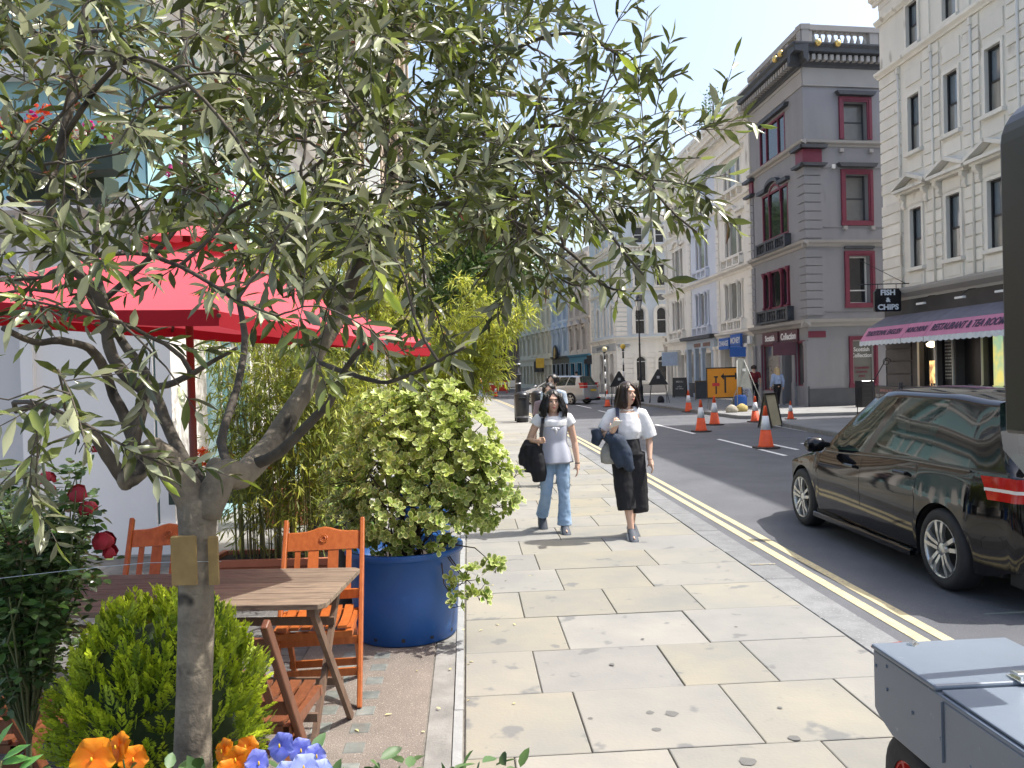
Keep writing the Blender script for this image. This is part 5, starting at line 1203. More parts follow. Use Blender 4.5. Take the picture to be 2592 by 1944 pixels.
# ------------------------------------------------------------------ variegated shrub in the big blue tub
M_blue = mat('blue_plastic', (.012, .085, .30), .38, .10, 2, .0004, 300, spots=((.02, .12, .36), 5, .68))
Lf_var = leafmat('variegated_leaf', (.14, .25, .03), (.20, .28, .08), tip=(.42, .50, .08), rough=.38, tr=.32, var=.30, edge=(.66, .68, .26))
BT = (-.75, 5.40)
potshape('blue_tub', 'large round blue plastic tub holding the variegated shrub beside the chair', 'plant pot', (BT[0], BT[1], 0), .375, .585, M_blue, .018, .90)
t = bpy.data.objects['blue_tub']
for k in range(7):
    a = -2.6 + k * .55; q = MB(); q.lathe([(.013, -.004), (.013, .002)], 10, ax='x'); o = q.ob('drain_hole', blk, t, (.338 * math.cos(a), .338 * math.sin(a), .045), a)
random.seed(41); SH = thing('variegated_shrub', 'round shrub with cream-edged green leaves growing in the front blue tub', 'shrub', (BT[0], BT[1], .46))
mb = MB(); L = Leaves('marginate'); lobes = []
def lobe(cx, cy, cz, r, n, rz_=None): lobes.append((Vector((cx, cy, cz)), r, rz_ or r, n))
lobe(.02, -.05, .78, .36, 230); lobe(.34, -.1, .66, .32, 210); lobe(-.22, 0, .60, .30, 150); lobe(.50, -.05, .50, .30, 200, .28); lobe(.52, -.12, .62, .20, 90); lobe(-.05, -.22, .42, .30, 150); lobe(.22, .0, .98, .26, 140); lobe(-.08, .0, .98, .24, 90); lobe(.18, -.22, .36, .26, 100); lobe(-.30, -.1, .34, .22, 70); lobe(.44, -.1, .84, .22, 90)
lobe(.40, -.28, -.04, .10, 14); lobe(.50, -.34, -.12, .07, 9); lobe(.60, -.2, .02, .08, 10); lobe(.36, -.42, -.16, .05, 5)
for c, r, rz2, n in lobes:
    for _ in range(int(n * .8)):
        v = rv().normalized(); 
        if v.y > .55: v.y *= -.5
        rad = random.uniform(.72, 1.04); p = c + Vector((v.x * r, v.y * r, v.z * rz2)) * rad
        ax = (v + Vector((0, 0, .55)) + rv() * .25).normalized(); y = max(0, min(1, random.gauss(.25 + .45 * (p.z > .6), .25)))
        k0 = random.uniform(0, 6.28); nl = random.choice((4, 5, 6)); d1, s1, n1 = frame(ax, Vector((.3, .2, 1)))
        for tier, (spr, lnk) in enumerate(((.62, 1.), (.28, .62))):
            m2 = nl if tier == 0 else 3
            for k in range(m2):
                a = k0 + 6.28 * k / m2 + tier; dd = ax * (1 - spr) + (s1 * math.cos(a) + n1 * math.sin(a)) * spr * 1.3
                ln = random.uniform(.040, .060) * lnk; L.add(p, dd, ax, ln, ln * .64, y * (.6 + .4 * tier))
        if random.random() < .35: mb.tube([p, p - ax * .06, c * .6 + p * .4 - ax * .05], [.002, .003, .003], 4, cap=False)
for c, r, *_ in lobes[:11]:
    mb.tube([(random.uniform(-.12, .12), random.uniform(-.1, .1), 0), (c.x * .3, c.y * .3, c.z * .35 + .05), (c.x * .8, c.y * .8, c.z * .8), c], [.012, .010, .007, .004], 6)
for c, r, *_ in lobes[11:]: mb.tube([(.12, -.08, .0), (.25, -.15, .16), (c.x * .8, c.y * .8, c.z + .10), c], [.008, .006, .004, .002], 5)
for _ in range(14): mb.tube([(random.uniform(-.2, .2), random.uniform(-.18, .12), 0), (random.uniform(-.25, .3), random.uniform(-.2, .1), .3)], [.006, .004], 5)
mb.ob('stems', mat('dark_stem', (.045, .03, .02), .8, .2, 20), SH, fix=False); L.build(SH, Lf_var, 'foliage', 300)

# ------------------------------------------------------------------ bamboo
Lf_bam = leafmat('bamboo_leaf', (.31, .37, .035), (.34, .39, .08), tip=(.62, .60, .07), rough=.45, tr=.38, var=.4)
Lf_bamd = leafmat('bamboo_leaf_green', (.17, .23, .025), (.20, .26, .06), tip=(.46, .44, .05), rough=.45, tr=.35, var=.4)
M_culm = mat('bamboo_culm', (.17, .145, .05), .5, .3, 6, col2=(.11, .13, .035))
def bamboo(label, loc, ncul, spread, h0, h1, lean, nclus, lf, seed, r=.006, fan=.5, low=.1, base='bamboo', sxy=(1, 1), llen=.095):
    random.seed(seed); t = thing('bamboo', label, 'bamboo', loc); mb = MB(); L = Leaves('blade')
    for i in range(ncul):
        a = random.uniform(0, 6.28); rr_ = spread * math.sqrt(random.random()); x, y = rr_ * math.cos(a) * sxy[0], rr_ * math.sin(a) * sxy[1]
        h = random.uniform(h0, h1); d = Vector((math.cos(a) * fan + lean[0] + random.gauss(0, .08), math.sin(a) * fan + lean[1], 0))
        pts = [Vector((x, y, 0)) + Vector((0, 0, h * f)) + d * (h * .5) * f ** 2.3 - Vector((0, 0, 1)) * (h * .16 * d.length * f ** 4) for f in [k / 7 for k in range(8)]]
        mb.tube(pts, [r * (1 - .8 * k / 7) for k in range(8)], 5, cap=False)
        for _ in range(nclus):
            f = low + (1 - low) * random.random() ** .8; k = min(int(f * 7), 6); p = pts[k] + (pts[k + 1] - pts[k]) * (f * 7 - k)
            tw = (rv() * .6 + Vector((0, 0, .15)) + d * .6).normalized() * random.uniform(.08, .24); q = p + tw; mb.tube([p, p + tw * .5 + Vector((0, 0, .015)), q], [.0014, .001, .0008], 3, cap=False)
            yv = max(0, min(1, random.gauss(.35, .3)))
            for j in range(random.randint(4, 7)):
                o = p + tw * random.uniform(.45, 1.0); dd = tw.normalized() * .6 + rv() * .55 + Vector((0, 0, -.42)); ln = random.uniform(.7, 1.2) * llen
                L.add(o, dd, Vector((0, 0, 1)) + rv() * .5, ln, ln * .13, yv)
    mb.ob('culms', M_culm, t, fix=False, kind='stuff'); L.build(t, lf); return t
bamboo('dense green bamboo in a terracotta trough behind the table', (-1.82, 6.25, .30), 64, .44, 1.3, 2.3, (0, 0), 26, Lf_bamd, 51, fan=.16, low=.12, sxy=(1, .4))
bamboo('tall golden bamboo behind the parasol, arching to the right', (-1.75, 8.2, .45), 46, .26, 2.2, 3.4, (.12, -.05), 86, Lf_bam, 52, r=.008, fan=.36, low=.2)
bamboo('golden bamboo leaning out over the pavement in the second blue tub', (-1.0, 8.75, .5), 50, .26, 1.3, 2.45, (.46, -.05), 96, Lf_bam, 53, r=.007, fan=.40, low=.18)
bamboo('small yellow bamboo in the black pot between the trough and the blue tub', (-1.68, 7.5, .40), 26, .15, .8, 1.5, (.25, 0), 44, Lf_bam, 54, fan=.5, low=.15)
bamboo('far golden bamboo reaching up beside the brown stone building', (-2.7, 9.6, .4), 30, .3, 2.6, 4.2, (.12, 0), 60, Lf_bam, 55, r=.008, fan=.28, low=.3)
terra = mat('terracotta', (.34, .12, .065), .8, .15, 5, .001, 60)
def trough(label, loc, w, d, h, m):
    t = thing('trough', label, 'trough', loc); b = MB(); b.box(-w / 2, w / 2, -d / 2, d / 2, 0, h - .05, 0, .01); b.ob('body', m, t); b = MB()
    for x0, x1, y0, y1 in ((-w / 2 - .02, w / 2 + .02, -d / 2 - .02, -d / 2 + .02), (-w / 2 - .02, w / 2 + .02, d / 2 - .02, d / 2 + .02), (-w / 2 - .02, -w / 2 + .02, -d / 2 + .02, d / 2 - .02), (w / 2 - .02, w / 2 + .02, -d / 2 + .02, d / 2 - .02)): b.box(x0, x1, y0, y1, h - .05, h)
    b.ob('rim', m, t); b = MB(); b.box(-w / 2 + .02, w / 2 - .02, -d / 2 + .02, d / 2 - .02, h - .06, h - .03); b.ob('soil', M_soil, t); return t
trough('terracotta trough under the green bamboo', (-1.82, 6.25, 0), 1.0, .36, .36, terra)
potshape('black_pot', 'black plastic pot left of the blue tub holding small yellow bamboo', 'plant pot', (-1.68, 7.5, 0), .24, .60, M_blkpot)
potshape('blue_tub', 'second blue tub standing behind the variegated shrub', 'plant pot', (-1.0, 8.75, 0), .33, .62, M_blue)
potshape('black_pot', 'black pot under the tall golden bamboo behind the parasol', 'plant pot', (-1.75, 8.2 + .25, 0), .24, .5, M_blkpot)
potshape('terracotta_pot', 'terracotta pot of the farthest golden bamboo', 'plant pot', (-2.7, 9.6, 0), .3, .46, terra)
# broad strap leaves beside the tub
random.seed(61); t = thing('strap_leaf_plant', 'plant with broad pointed pale green leaves left of the variegated shrub', 'plant', (-1.14, 5.72, .56)); L = Leaves('lance'); mb = MB()
for k in range(26):
    a = random.uniform(-2.8, 3.0); d = Vector((math.cos(a), math.sin(a) - .35, random.uniform(-.5, .6))); p = Vector((random.uniform(-.05, .05), random.uniform(-.05, .05), random.uniform(.12, .32))); mb.tube([(0, 0, 0), p], [.006, .003], 5); L.add(p, d, Vector((0, 0, 1)), random.uniform(.12, .22), .035, random.uniform(0, .4))
mb.ob('stems', M_culm, t, fix=False); L.build(t, leafmat('strap_leaf', (.13, .24, .06), (.22, .32, .12), tip=(.35, .45, .15), rough=.4, tr=.3), 'foliage', 20)
potshape('black_pot', 'small dark pot of the broad-leaved plant behind the chair', 'plant pot', (-1.14, 5.72, 0), .15, .60, M_blkpot)

# ------------------------------------------------------------------ roses at the left edge
Lf_rose = leafmat('rose_leaf', (.035, .085, .02), (.08, .13, .05), tip=(.14, .24, .035), rough=.32, tr=.2, var=.45)
M_rose = mat('rose_petal', (.30, .006, .016), .55, .2, 20)
random.seed(71); RT = thing('rose_bush', 'dark glossy rose bush with red blooms at the left edge', 'shrub', (-1.45, 2.35, .3)); ro = Vector((-1.45, 2.35, .3))
mb = MB(); L = Leaves('ovate')
def sprig(a, b, n):
    mb.tube([a, (a + b) / 2 + rv() * .02, b], [.004, .003, .0015], 4, cap=False)
    for k in range(n):
        t = (k + .5) / n; p = a + (b - a) * t; d = rv(); d.z *= .5
        for j in range(5):
            ax = d.normalized() * .03; o = p + ax * (1 + j // 2); s = ax.cross(Vector((0, 0, 1)))
            dd = ax * (1 if j == 4 else .4) + s * (0 if j == 4 else (1 if j % 2 else -1)); L.add(o, dd, Vector((0, 0, 1)) + rv() * .4, random.uniform(.024, .036), random.uniform(.017, .024), max(0, random.gauss(.1, .2)))
tgs = []
for _ in range(52): tgs.append(P3(random.uniform(-160, 150), random.uniform(1130, 1560), random.uniform(2.0, 2.7)) - ro)
for _ in range(24): tgs.append(P3(random.uniform(120, 235), random.uniform(1180, 1460), random.uniform(2.1, 2.5)) - ro)
for _ in range(18): tgs.append(P3(random.uniform(-120, 130), random.uniform(1500, 1640), random.uniform(2.0, 2.4)) - ro)
stem = [Vector((0, 0, 0)), Vector((.0, .02, .35)), Vector((.05, .0, .75))]; mb.tube(stem, [.012, .009, .006], 6)
for q in tgs: a = stem[random.choice((1, 2))] * .6 + q * .4; mb.tube([stem[1], a], [.004, .003], 4, cap=False); sprig(a, q, 11)
wand = [P3(x, y, 2.1) - ro for x, y in ((105, 1150), (118, 1240), (135, 1300), (175, 1345), (215, 1375))]; mb.tube(wand, [.004] * 5, 5)
mb.ob('stems', mat('rose_stem', (.10, .12, .05), .6, .2, 20), RT, fix=False); L.build(RT, Lf_rose, 'foliage', 200)
def rose(c, r):
    q = MB()
    for k in range(16):
        a = k * 2.4; s = r * .8 * (.25 + .75 * k / 15) * random.uniform(.75, 1.3); d = (Vector((math.cos(a), math.sin(a), .35 + .5 * (1 - k / 15))) + rv() * .2).normalized()
        u = d.cross(Vector((0, 0, 1))).normalized(); v = u.cross(d); ct = d * s * .55
        pts = [ct + u * (x * s * .7) + v * (y * s * .7) + d * (.25 * s * (1 - x * x - y * y)) for x, y in ((-.6, -.8), (.6, -.8), (1, 0), (.7, .8), (0, 1.05), (-.7, .8), (-1, 0))]
        q.add(pts + [ct + d * .3 * s], [(7, i, (i + 1) % 7) for i in range(7)], 0, True)
    return q.ob('bloom', M_rose, RT, c, fix=False)
for x, y, r in ((203, 1255, .040), (225, 1290, .03), (265, 1372, .042), (278, 1400, .03), (122, 1215, .03), (243, 1140, .02), (130, 1238, .022)):
    q = P3(x, y, 2.25) - ro; rose(q, r)
for (x, y, x1, y1) in ((230, 1290, 246, 1345), (215, 1150, 250, 1130), (200, 1145, 222, 1105), (190, 1150, 198, 1118), (205, 1345, 223, 1310)):
    q = MB(); q.tube([P3(x, y, 2.25) - ro, P3(x1, y1, 2.25) - ro], [.0015, .0012], 4); q.lathe([(.001, -.012), (.005, -.004), (.004, .006), (.001, .014)], 6, P3(x1, y1, 2.25) - ro); q.ob('bud', Lf_rose, RT)
# broad leaf at the bottom left corner
t = thing('corner_plant', 'bright green broad leaves at the bottom left corner', 'plant', (-.85, 1.2, .9)); L = Leaves('lance'); ro2 = Vector((-.85, 1.2, .9)); mb = MB()
for (x, y, dx, dz) in ((5, 1925, .9, .55), (0, 1935, .9, .15), (-10, 1900, .4, .9), (40, 1960, .5, .4), (-20, 1950, -.3, .7)):
    p = P3(x, y, 1.25) - ro2; L.add(p, Vector((dx, .2, dz)), Vector((-.3, -.5, 1)), .045, .018, .35); mb.tube([(0, 0, -.1), p], [.003, .002], 4)
mb.ob('stems', M_culm, t, fix=False); L.build(t, leafmat('corner_leaf', (.06, .20, .04), (.1, .25, .08), tip=(.16, .36, .08), rough=.3, tr=.3), 'foliage', 5)

# ------------------------------------------------------------------ pansies in a tall planter at the bottom edge
PL = thing('planter', 'tall dark timber planter of pansies at the very bottom of the view', 'planter', (-.42, 1.30, 0)); timber = mat('dark_timber', (.06, .04, .028), .7, .25, 5, .001, 60, scale=(8, 8, 1))
for k in range(7):
    q = MB(); q.box(-.45, .45, -.11, -.095, .14 * k + .01, .14 * k + .145, 0, .004); q.ob('board', timber, PL)
q = MB(); q.box(-.45, .45, .095, .11, 0, .99); q.box(-.45, -.435, -.095, .095, 0, .99); q.box(.435, .45, -.095, .095, 0, .99); q.ob('box', timber, PL); q = MB(); q.box(-.434, .434, -.094, .094, .8, .96); q.ob('soil', M_soil, PL)
Lf_pan = leafmat('pansy_leaf', (.05, .12, .035), (.09, .16, .06), tip=(.12, .2, .05), rough=.45, tr=.25)
def petalmat(name, a, b): 
    m = leafmat(name, a, a, tip=b, rough=.5, tr=.4, var=.15); return m
P_or = petalmat('orange_petal', (.75, .19, .008), (.85, .36, .01)); P_bl = petalmat('violet_blue_petal', (.14, .17, .62), (.34, .38, .80)); P_lb = petalmat('pale_blue_petal', (.36, .42, .80), (.52, .58, .85))
random.seed(81)
def pansy(label, x, y, Y, px, m, face, tw=0.):
    c = P3(x, y + 8, Y); r = px * Y / 2050.6 / 2 * .70
    t = thing('pansy', label, 'flower', tuple(c), group='pansies in the planter'); n = Vector(face).normalized(); u = n.cross(Vector((0, 0, 1))).normalized(); v = u.cross(n)
    for k, (a, s, off) in enumerate(((math.pi / 2 + .55, .62, -.004), (math.pi / 2 - .55, .62, -.003), (math.pi + .15, .55, 0), (-.15, .55, 0.001), (-math.pi / 2, .66, .003))):
        q = MB(); a += tw; ctr = (u * math.cos(a) + v * math.sin(a)); sd = n.cross(ctr); q.col = []
        rows_ = 5; pts = []
        for i in range(rows_ + 1):
            f = i / rows_; w = math.sin(math.pi * min(.97, f * .82 + .10)) * s * r * 1.38; 
            for j in range(7):
                g_ = (j / 6 - .5) * 2; pts.append(ctr * r * (f * 1.25 - .06 * g_ * g_) + sd * w * g_ + n * (off + .10 * r * math.sin(f * 3) + .10 * r * math.sin(g_ * 4 + k * 2) * f)); q.col.append((.5 + .4 * math.sin(k * 3.1 + x), min(1, f * .9) * random.uniform(.5, 1), 0, 1))
        q.add(pts, [(i * 7 + j, i * 7 + j + 1, i * 7 + j + 8, i * 7 + j + 7) for i in range(rows_) for j in range(6)], 0, True); link('petal', q.mesh('petal', m), t)
    q = MB(); q.lathe([(.001, -.002), (r * .10, 0), (.001, .005)], 8, tuple(n * .006)); q.ob('eye', mat('pansy_eye', (.55, .35, .01), .6), t)
    q = MB(); q.tube([Vector((0, 0, 0)) - n * .004, Vector((0, .0, -.05)) - n * .012, Vector((-.0, .0, .96 - c.z))], [.0016, .0016, .002], 5); q.ob('stem', Lf_pan, t)
for a in (('orange pansy low at the far left, the largest orange one', 235, 1915, 1.28, 130, P_or, (.1, -1, .3)), ('orange pansy seen edge-on left of the trunk, highest of its group', 300, 1885, 1.32, 92, P_or, (-.55, -.8, .3), .3), ('round orange pansy just left of the trunk', 338, 1915, 1.34, 84, P_or, (.35, -1, .25)),
          ('orange pansy just right of the trunk', 568, 1895, 1.35, 78, P_or, (-.6, -.8, .2)), ('yellow-orange pansy between the trunk and the blue ones', 598, 1915, 1.30, 78, P_or, (.1, -1, .1), .4), ('small orange pansy low beside the trunk', 575, 1945, 1.28, 70, P_or, (.5, -1, .3)), ('orange pansy with upright petals behind the yellow-orange one', 625, 1885, 1.36, 70, P_or, (-.2, -1, .5), .8),
          ('violet-blue pansy turned sideways next to the orange ones', 650, 1925, 1.30, 84, P_bl, (.8, -.7, .1), .5), ('violet-blue pansy facing left, topmost of the blue ones', 712, 1882, 1.34, 84, P_bl, (-.3, -1, .4)), ('violet-blue pansy just right of the topmost one', 760, 1893, 1.36, 76, P_bl, (.5, -1, .2), .4), ('violet-blue pansy at the right end of the group', 797, 1908, 1.36, 74, P_bl, (.75, -.8, .2)),
          ('pale blue pansy at the bottom of the blue group', 770, 1938, 1.28, 92, P_lb, (.1, -1, .6)), ('pale blue pansy low at the right corner of the group', 812, 1948, 1.28, 80, P_lb, (.4, -1, .5)), ('pale blue pansy low between the violet-blue ones', 722, 1952, 1.28, 80, P_lb, (-.1, -1, .6))): pansy(*a)
PF = thing('pansy_foliage', 'green pansy leaves filling the planter under the flowers', 'plant', (-.42, 1.3, .97)); L = Leaves('ovate'); random.seed(82)
for _ in range(420):
    p = Vector((random.uniform(-.43, .44), random.uniform(-.1, .1), random.uniform(-.01, .085))); L.add(p, rv() + Vector((0, -.2, .2)), Vector((0, 0, 1)) + rv() * .5, random.uniform(.025, .045), .02, max(0, random.gauss(.2, .3)))
L.build(PF, Lf_pan)
# wire stretched through the tree tie
W1 = thing('wire', 'thin taut wire running from the tree tie to the left edge', 'wire', (0, 0, 0)); q = MB(); q.tube([P3(560, 1421, 1.74), P3(466, 1422, 1.70), P3(366, 1425, 1.72), P3(190, 1442, 1.78), P3(0, 1464, 1.84), P3(-200, 1485, 1.9)], .0007, 4); q.ob('strand', mat('steel_wire', (.55, .58, .62), .3, metal=.9), W1)

# ------------------------------------------------------------------ window boxes with flowers on the restaurant front
random.seed(91)
Lf_ger = leafmat('geranium_leaf', (.10, .17, .04), (.14, .2, .08), tip=(.25, .32, .08), rough=.5, tr=.3)
def flowerbox(label, c, L_, cols, n=26, rot=0.):
    t = thing('window_box', label, 'window box', tuple(c), rot); q = MB(); q.box(-L_ / 2, L_ / 2, -.13, .13, -.14, .06, 0, .01); q.ob('box', mat('box_green', (.03, .05, .035), .6), t)
    L = Leaves('ovate')
    for _ in range(int(L_ * 420)): p = Vector((random.uniform(-L_ / 2, L_ / 2), random.uniform(-.2, .2), random.uniform(.02, .26))); L.add(p, rv(), Vector((0, 0, 1)) + rv() * .5, .06, .05, random.random() * .4)
    L.build(t, Lf_ger)
    for k in range(n):
        m = random.choice(cols); p = Vector((random.uniform(-L_ / 2, L_ / 2), random.uniform(-.22, .2), random.uniform(.12, .34))); q = Leaves('ovate')
        for _ in range(22): v = rv().normalized() * .045; q.add(p + v, rv(), v, .038, .034, random.random() * .6)
        o = q.build(t, m, 'flower_head'); del o['kind']
pk = leafmat('magenta_petal', (.50, .02, .20), (.5, .04, .22), rough=.6, tr=.3); rd = leafmat('scarlet_petal', (.60, .02, .012), (.6, .03, .02), tip=(.7, .25, .02), rough=.6, tr=.3); wh_ = leafmat('white_petal', (.75, .72, .70), (.75, .72, .7), rough=.6, tr=.3)
flowerbox('window box of magenta and white flowers above the parasol', (-3.25, 9.0, 3.62), 1.7, [pk, wh_, wh_], 34, R(93)); flowerbox('window box of red and white flowers high at the left edge', P3(70, 400, 6.6), 1.5, [rd, rd, wh_, pk], 30)
flowerbox('lower window box of scarlet flowers behind the olive branches at left', P3(165, 470, 7.0), .8, [rd, pk], 16); flowerbox('flower box with red geraniums behind the bamboo stems', (-2.75, 7.6, .72), .9, [rd], 12)
# ================================================================== tables, chairs, parasol
def wood(name, c1, c2, rough, bump=.0006, sc=(1, 14, 14), coat=0., orand=.12, spots=None): return mat(name, c1, rough, .2, 4, bump, 60, col2=c2, scale=sc, coat=coat, orand=orand, spots=spots)
W_or = wood('orange_teak', (.30, .075, .014), (.40, .115, .025), .38, sc=(12, 12, 1.2), coat=.15, orand=.16)
W_dk = wood('dark_teak', (.085, .04, .022), (.13, .065, .035), .5, sc=(12, 12, 1.2))
W_tab = wood('weathered_teak', (.125, .09, .062), (.25, .19, .13), .75, .0012, sc=(2.2, 26, 26), orand=.16, spots=((.12, .085, .06), 2.2, .6))
W_leg = wood('table_leg_teak', (.10, .06, .04), (.16, .10, .065), .65, sc=(10, 10, 1))
def folding_chair(label, m):
    t = thing('folding_chair', label, 'chair', group='folding garden chairs at the tables'); w = .215
    for s in (-1, 1):
        q = MB(); q.beam((s * w, .31, .89), (s * w, -.23, .0), .026, .042, (0, 1, 0)); bevel(q.ob('post', m, t), .006)
        q = MB(); pts = [(s * (w - .034), -.30, .425), (s * (w - .034), -.10, .405), (s * (w - .034), .06, .30), (s * (w - .034), .16, .16), (s * (w - .034), .235, .0)]
        for a, b in zip(pts[:-1], pts[1:]): q.beam(a, Vector(b) + (Vector(b) - Vector(a)) * .06, .024, .040, (0, 1, .3))
        q.ob('leg', m, t)
    y = lambda z: -.23 + .54 * z / .89
    n = 12; up = [(-w + .014 + (2 * w - .028) * i / n, .80 + .028 + .026 * math.exp(-((i / n - .5) / .17) ** 2)) for i in range(n + 1)]
    q = MB(); q.prism(up + [(w - .014, .735), (-w + .014, .735)], -.011, .011, 0, 'y'); o = q.ob('top_rail', m, t, (0, y(.78), 0)); o.rotation_euler = (0, 0, 0); bevel(o, .004)
    me = o.data
    for v in me.vertices: v.co.y += (v.co.z - .78) * .60
    for r in (.012, .022):
        q = MB(); q.tube([(r * math.cos(a), -.003, r * math.sin(a)) for a in [2 * math.pi * k / 14 for k in range(15)]], .0026, 4, cap=False); q.ob('carved_ring', m, t, (0, y(.79) - .012, .795)).rotation_euler = (-.54, 0, 0)
    for z0 in (.515,):
        q = MB(); q.box(-w + .014, w - .014, -.010, .010, z0 - .025, z0 + .025); q.ob('lower_rail', m, t, (0, y(z0), 0))
    for x, wd in ((-.142, .030), (-.055, .058), (.055, .058), (.142, .030)):
        q = MB(); q.beam((x, y(.53), .53), (x, y(.745), .745), wd, .011, (0, 1, 0)); q.ob('back_slat', m, t)
    for k in range(6):
        x = -.150 + .06 * k; q = MB()
        for a, b in zip(((x, .075, .452), (x, -.05, .437), (x, -.2, .440)), ((x, -.05, .437), (x, -.2, .440), (x, -.325, .455))): q.beam(a, b, .046, .013)
        q.ob('seat_slat', m, t)
    q = MB(); q.box(-w + .015, w - .015, -.33, -.30, .405, .435); q.box(-w + .015, w - .015, .04, .07, .41, .44)
    for s in (-1, 1): q.box(s * (w - .028) - .011, s * (w - .028) + .011, -.33, .07, .40, .437)
    q.ob('seat_frame', m, t)
    for yy, zz in ((y(.16), .16), (.195, .10), (y(.30), .30)):
        q = MB(); q.box(-w + .012, w - .012, yy - .008, yy + .008, zz - .02, zz + .02); q.ob('stretcher', m, t)
    return t
ch1 = folding_chair('orange folding chair in full sun behind the table, next to the blue tub', W_or); place(ch1, (-1.07, 4.36, 0), R(6))
ch2 = copy_tree(ch1); place(ch2, (-2.05, 4.62, 0), R(10), 'orange folding chair behind the table, half hidden by the olive trunk')
ch3 = folding_chair('darker folding chair on the near side of the table, its slats lit beside the conifer', wood('shaded_brown_teak', (.12, .042, .018), (.19, .066, .027), .42, sc=(12, 12, 1.2), coat=.1)); place(ch3, (-1.04, 3.02, 0), R(176))  # brown teak, its colour darkened to stand for shade on these chairs
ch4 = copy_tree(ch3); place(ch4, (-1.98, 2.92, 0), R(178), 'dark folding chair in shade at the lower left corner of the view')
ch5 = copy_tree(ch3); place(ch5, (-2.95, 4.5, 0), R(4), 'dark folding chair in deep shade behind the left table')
def folding_table(label, L=.76, D=.66):
    t = thing('folding_table', label, 'table', group='weathered slatted tables'); H = .75; n = 7; pw = D / n
    for k in range(n):
        y0 = -D / 2 + pw * k; e = .018 if k in (0, n - 1) else 0
        q = MB()
        if k == 0: pl = [(-L / 2 + .03, y0), (L / 2 - .03, y0), (L / 2, y0 + .03), (L / 2, y0 + pw - .005), (-L / 2, y0 + pw - .005), (-L / 2, y0 + .03)]
        elif k == n - 1: pl = [(-L / 2, y0), (L / 2, y0), (L / 2, y0 + pw - .035), (L / 2 - .03, y0 + pw - .005), (-L / 2 + .03, y0 + pw - .005), (-L / 2, y0 + pw - .035)]
        else: pl = [(-L / 2, y0), (L / 2, y0), (L / 2, y0 + pw - .005), (-L / 2, y0 + pw - .005)]
        q.prism(pl, H - .024, H, 0, 'z'); bevel(q.ob('plank', W_tab, t), .003)
    for x in (-L / 2 + .07, L / 2 - .07):
        q = MB(); q.box(x - .018, x + .018, -D / 2 + .03, D / 2 - .03, H - .062, H - .025); q.ob('batten', W_leg, t)
        for s in (-1, 1):
            q = MB(); q.beam((x - .03 * (s + 1) * .5, s * D * .40, H - .05), (x - .03 * (s + 1) * .5, -s * D * .46, 0), .022, .042, (0, 1, 0)); q.ob('leg', W_leg, t)
    for z, y in ((.22, .21), (.22, -.21), (.55, .1)):
        q = MB(); q.box(-L / 2 + .06, L / 2 - .08, y - .01, y + .01, z - .018, z + .018); q.ob('stretcher', W_leg, t)
    return t
t1 = folding_table('weathered slatted table under the olive tree, its right half in sun'); place(t1, (-1.18, 3.76, 0), R(-3))
t2 = copy_tree(t1); place(t2, (-1.99, 3.72, 0), R(-1), 'weathered slatted table in shade, left of the other one'); 
t3_ = copy_tree(t1); place(t3_, (-2.78, 3.74, 0), R(0), 'third weathered slatted table at the left edge of the view')
# parasol
def fab(name, c, tr):
    m = bpy.data.materials.new(name); m.use_nodes = True; t = m.node_tree; b = t.nodes['Principled BSDF']; b.inputs['Roughness'].default_value = .85
    n = nd(t, 'ShaderNodeTexNoise', Scale=3., Detail=4.); mx = t.nodes.new('ShaderNodeMix'); mx.data_type = 'RGBA'; mx.inputs[6].default_value = c4([x * .9 for x in c]); mx.inputs[7].default_value = c4([min(1, x * 1.08) for x in c]); t.links.new(n.outputs[0], mx.inputs[0])
    t.links.new(mx.outputs[2], b.inputs['Base Color']); tl = t.nodes.new('ShaderNodeBsdfTranslucent'); t.links.new(mx.outputs[2], tl.inputs[0]); ms = t.nodes.new('ShaderNodeMixShader'); ms.inputs[0].default_value = tr
    t.links.new(b.outputs[0], ms.inputs[1]); t.links.new(tl.outputs[0], ms.inputs[2]); t.links.new(ms.outputs[0], t.nodes['Material Output'].inputs[0]); return m
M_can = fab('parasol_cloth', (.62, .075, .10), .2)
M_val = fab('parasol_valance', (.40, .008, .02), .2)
UB = thing('parasol', 'large faded red parasol over the tables', 'parasol', (-1.587, 4.01, 0)); N = 6; Rr = 1.20
ZR, ZA = 2.005, 2.43
def rimp(a): return Vector((Rr * math.cos(a), Rr * math.sin(a), ZR - .10 * math.cos(a) - (.05 if abs(math.sin(a)) < .5 and math.cos(a) > 0 else 0)))
for k in range(N):
    a0, a1 = 2 * math.pi * (k - .06) / N, 2 * math.pi * (k + .94) / N; q = MB(); rows_ = []
    A, B_ = rimp(a0), rimp(a1); T0 = Vector((0, 0, ZA))
    for i in range(9):
        f = .10 + .90 * i / 8; row = []
        for j in range(7):
            g_ = j / 6; e = A * (1 - g_) + B_ * g_; p = T0 * (1 - f) + e * f; p.z += -.02 * math.sin(math.pi * f) - .018 * math.sin(math.pi * g_) * f + .004 * math.sin(9 * g_ + 5 * f); row.append(p)
        rows_.append(row)
    q.rings(rows_, closed=False, cap=False); q.ob('canopy_panel', M_can, UB, fix=False)
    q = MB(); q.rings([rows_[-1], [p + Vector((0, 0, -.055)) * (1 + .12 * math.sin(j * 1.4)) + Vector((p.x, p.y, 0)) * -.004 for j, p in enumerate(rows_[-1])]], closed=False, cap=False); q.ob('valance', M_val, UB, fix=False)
    q = MB(); q.tube([(0, 0, ZA - .04), A * .5 + Vector((0, 0, ZA / 2 - .045)), A + Vector((0, 0, -.02))], .009, 5); q.ob('rib', W_dk, UB)
q = MB(); cap_ = []
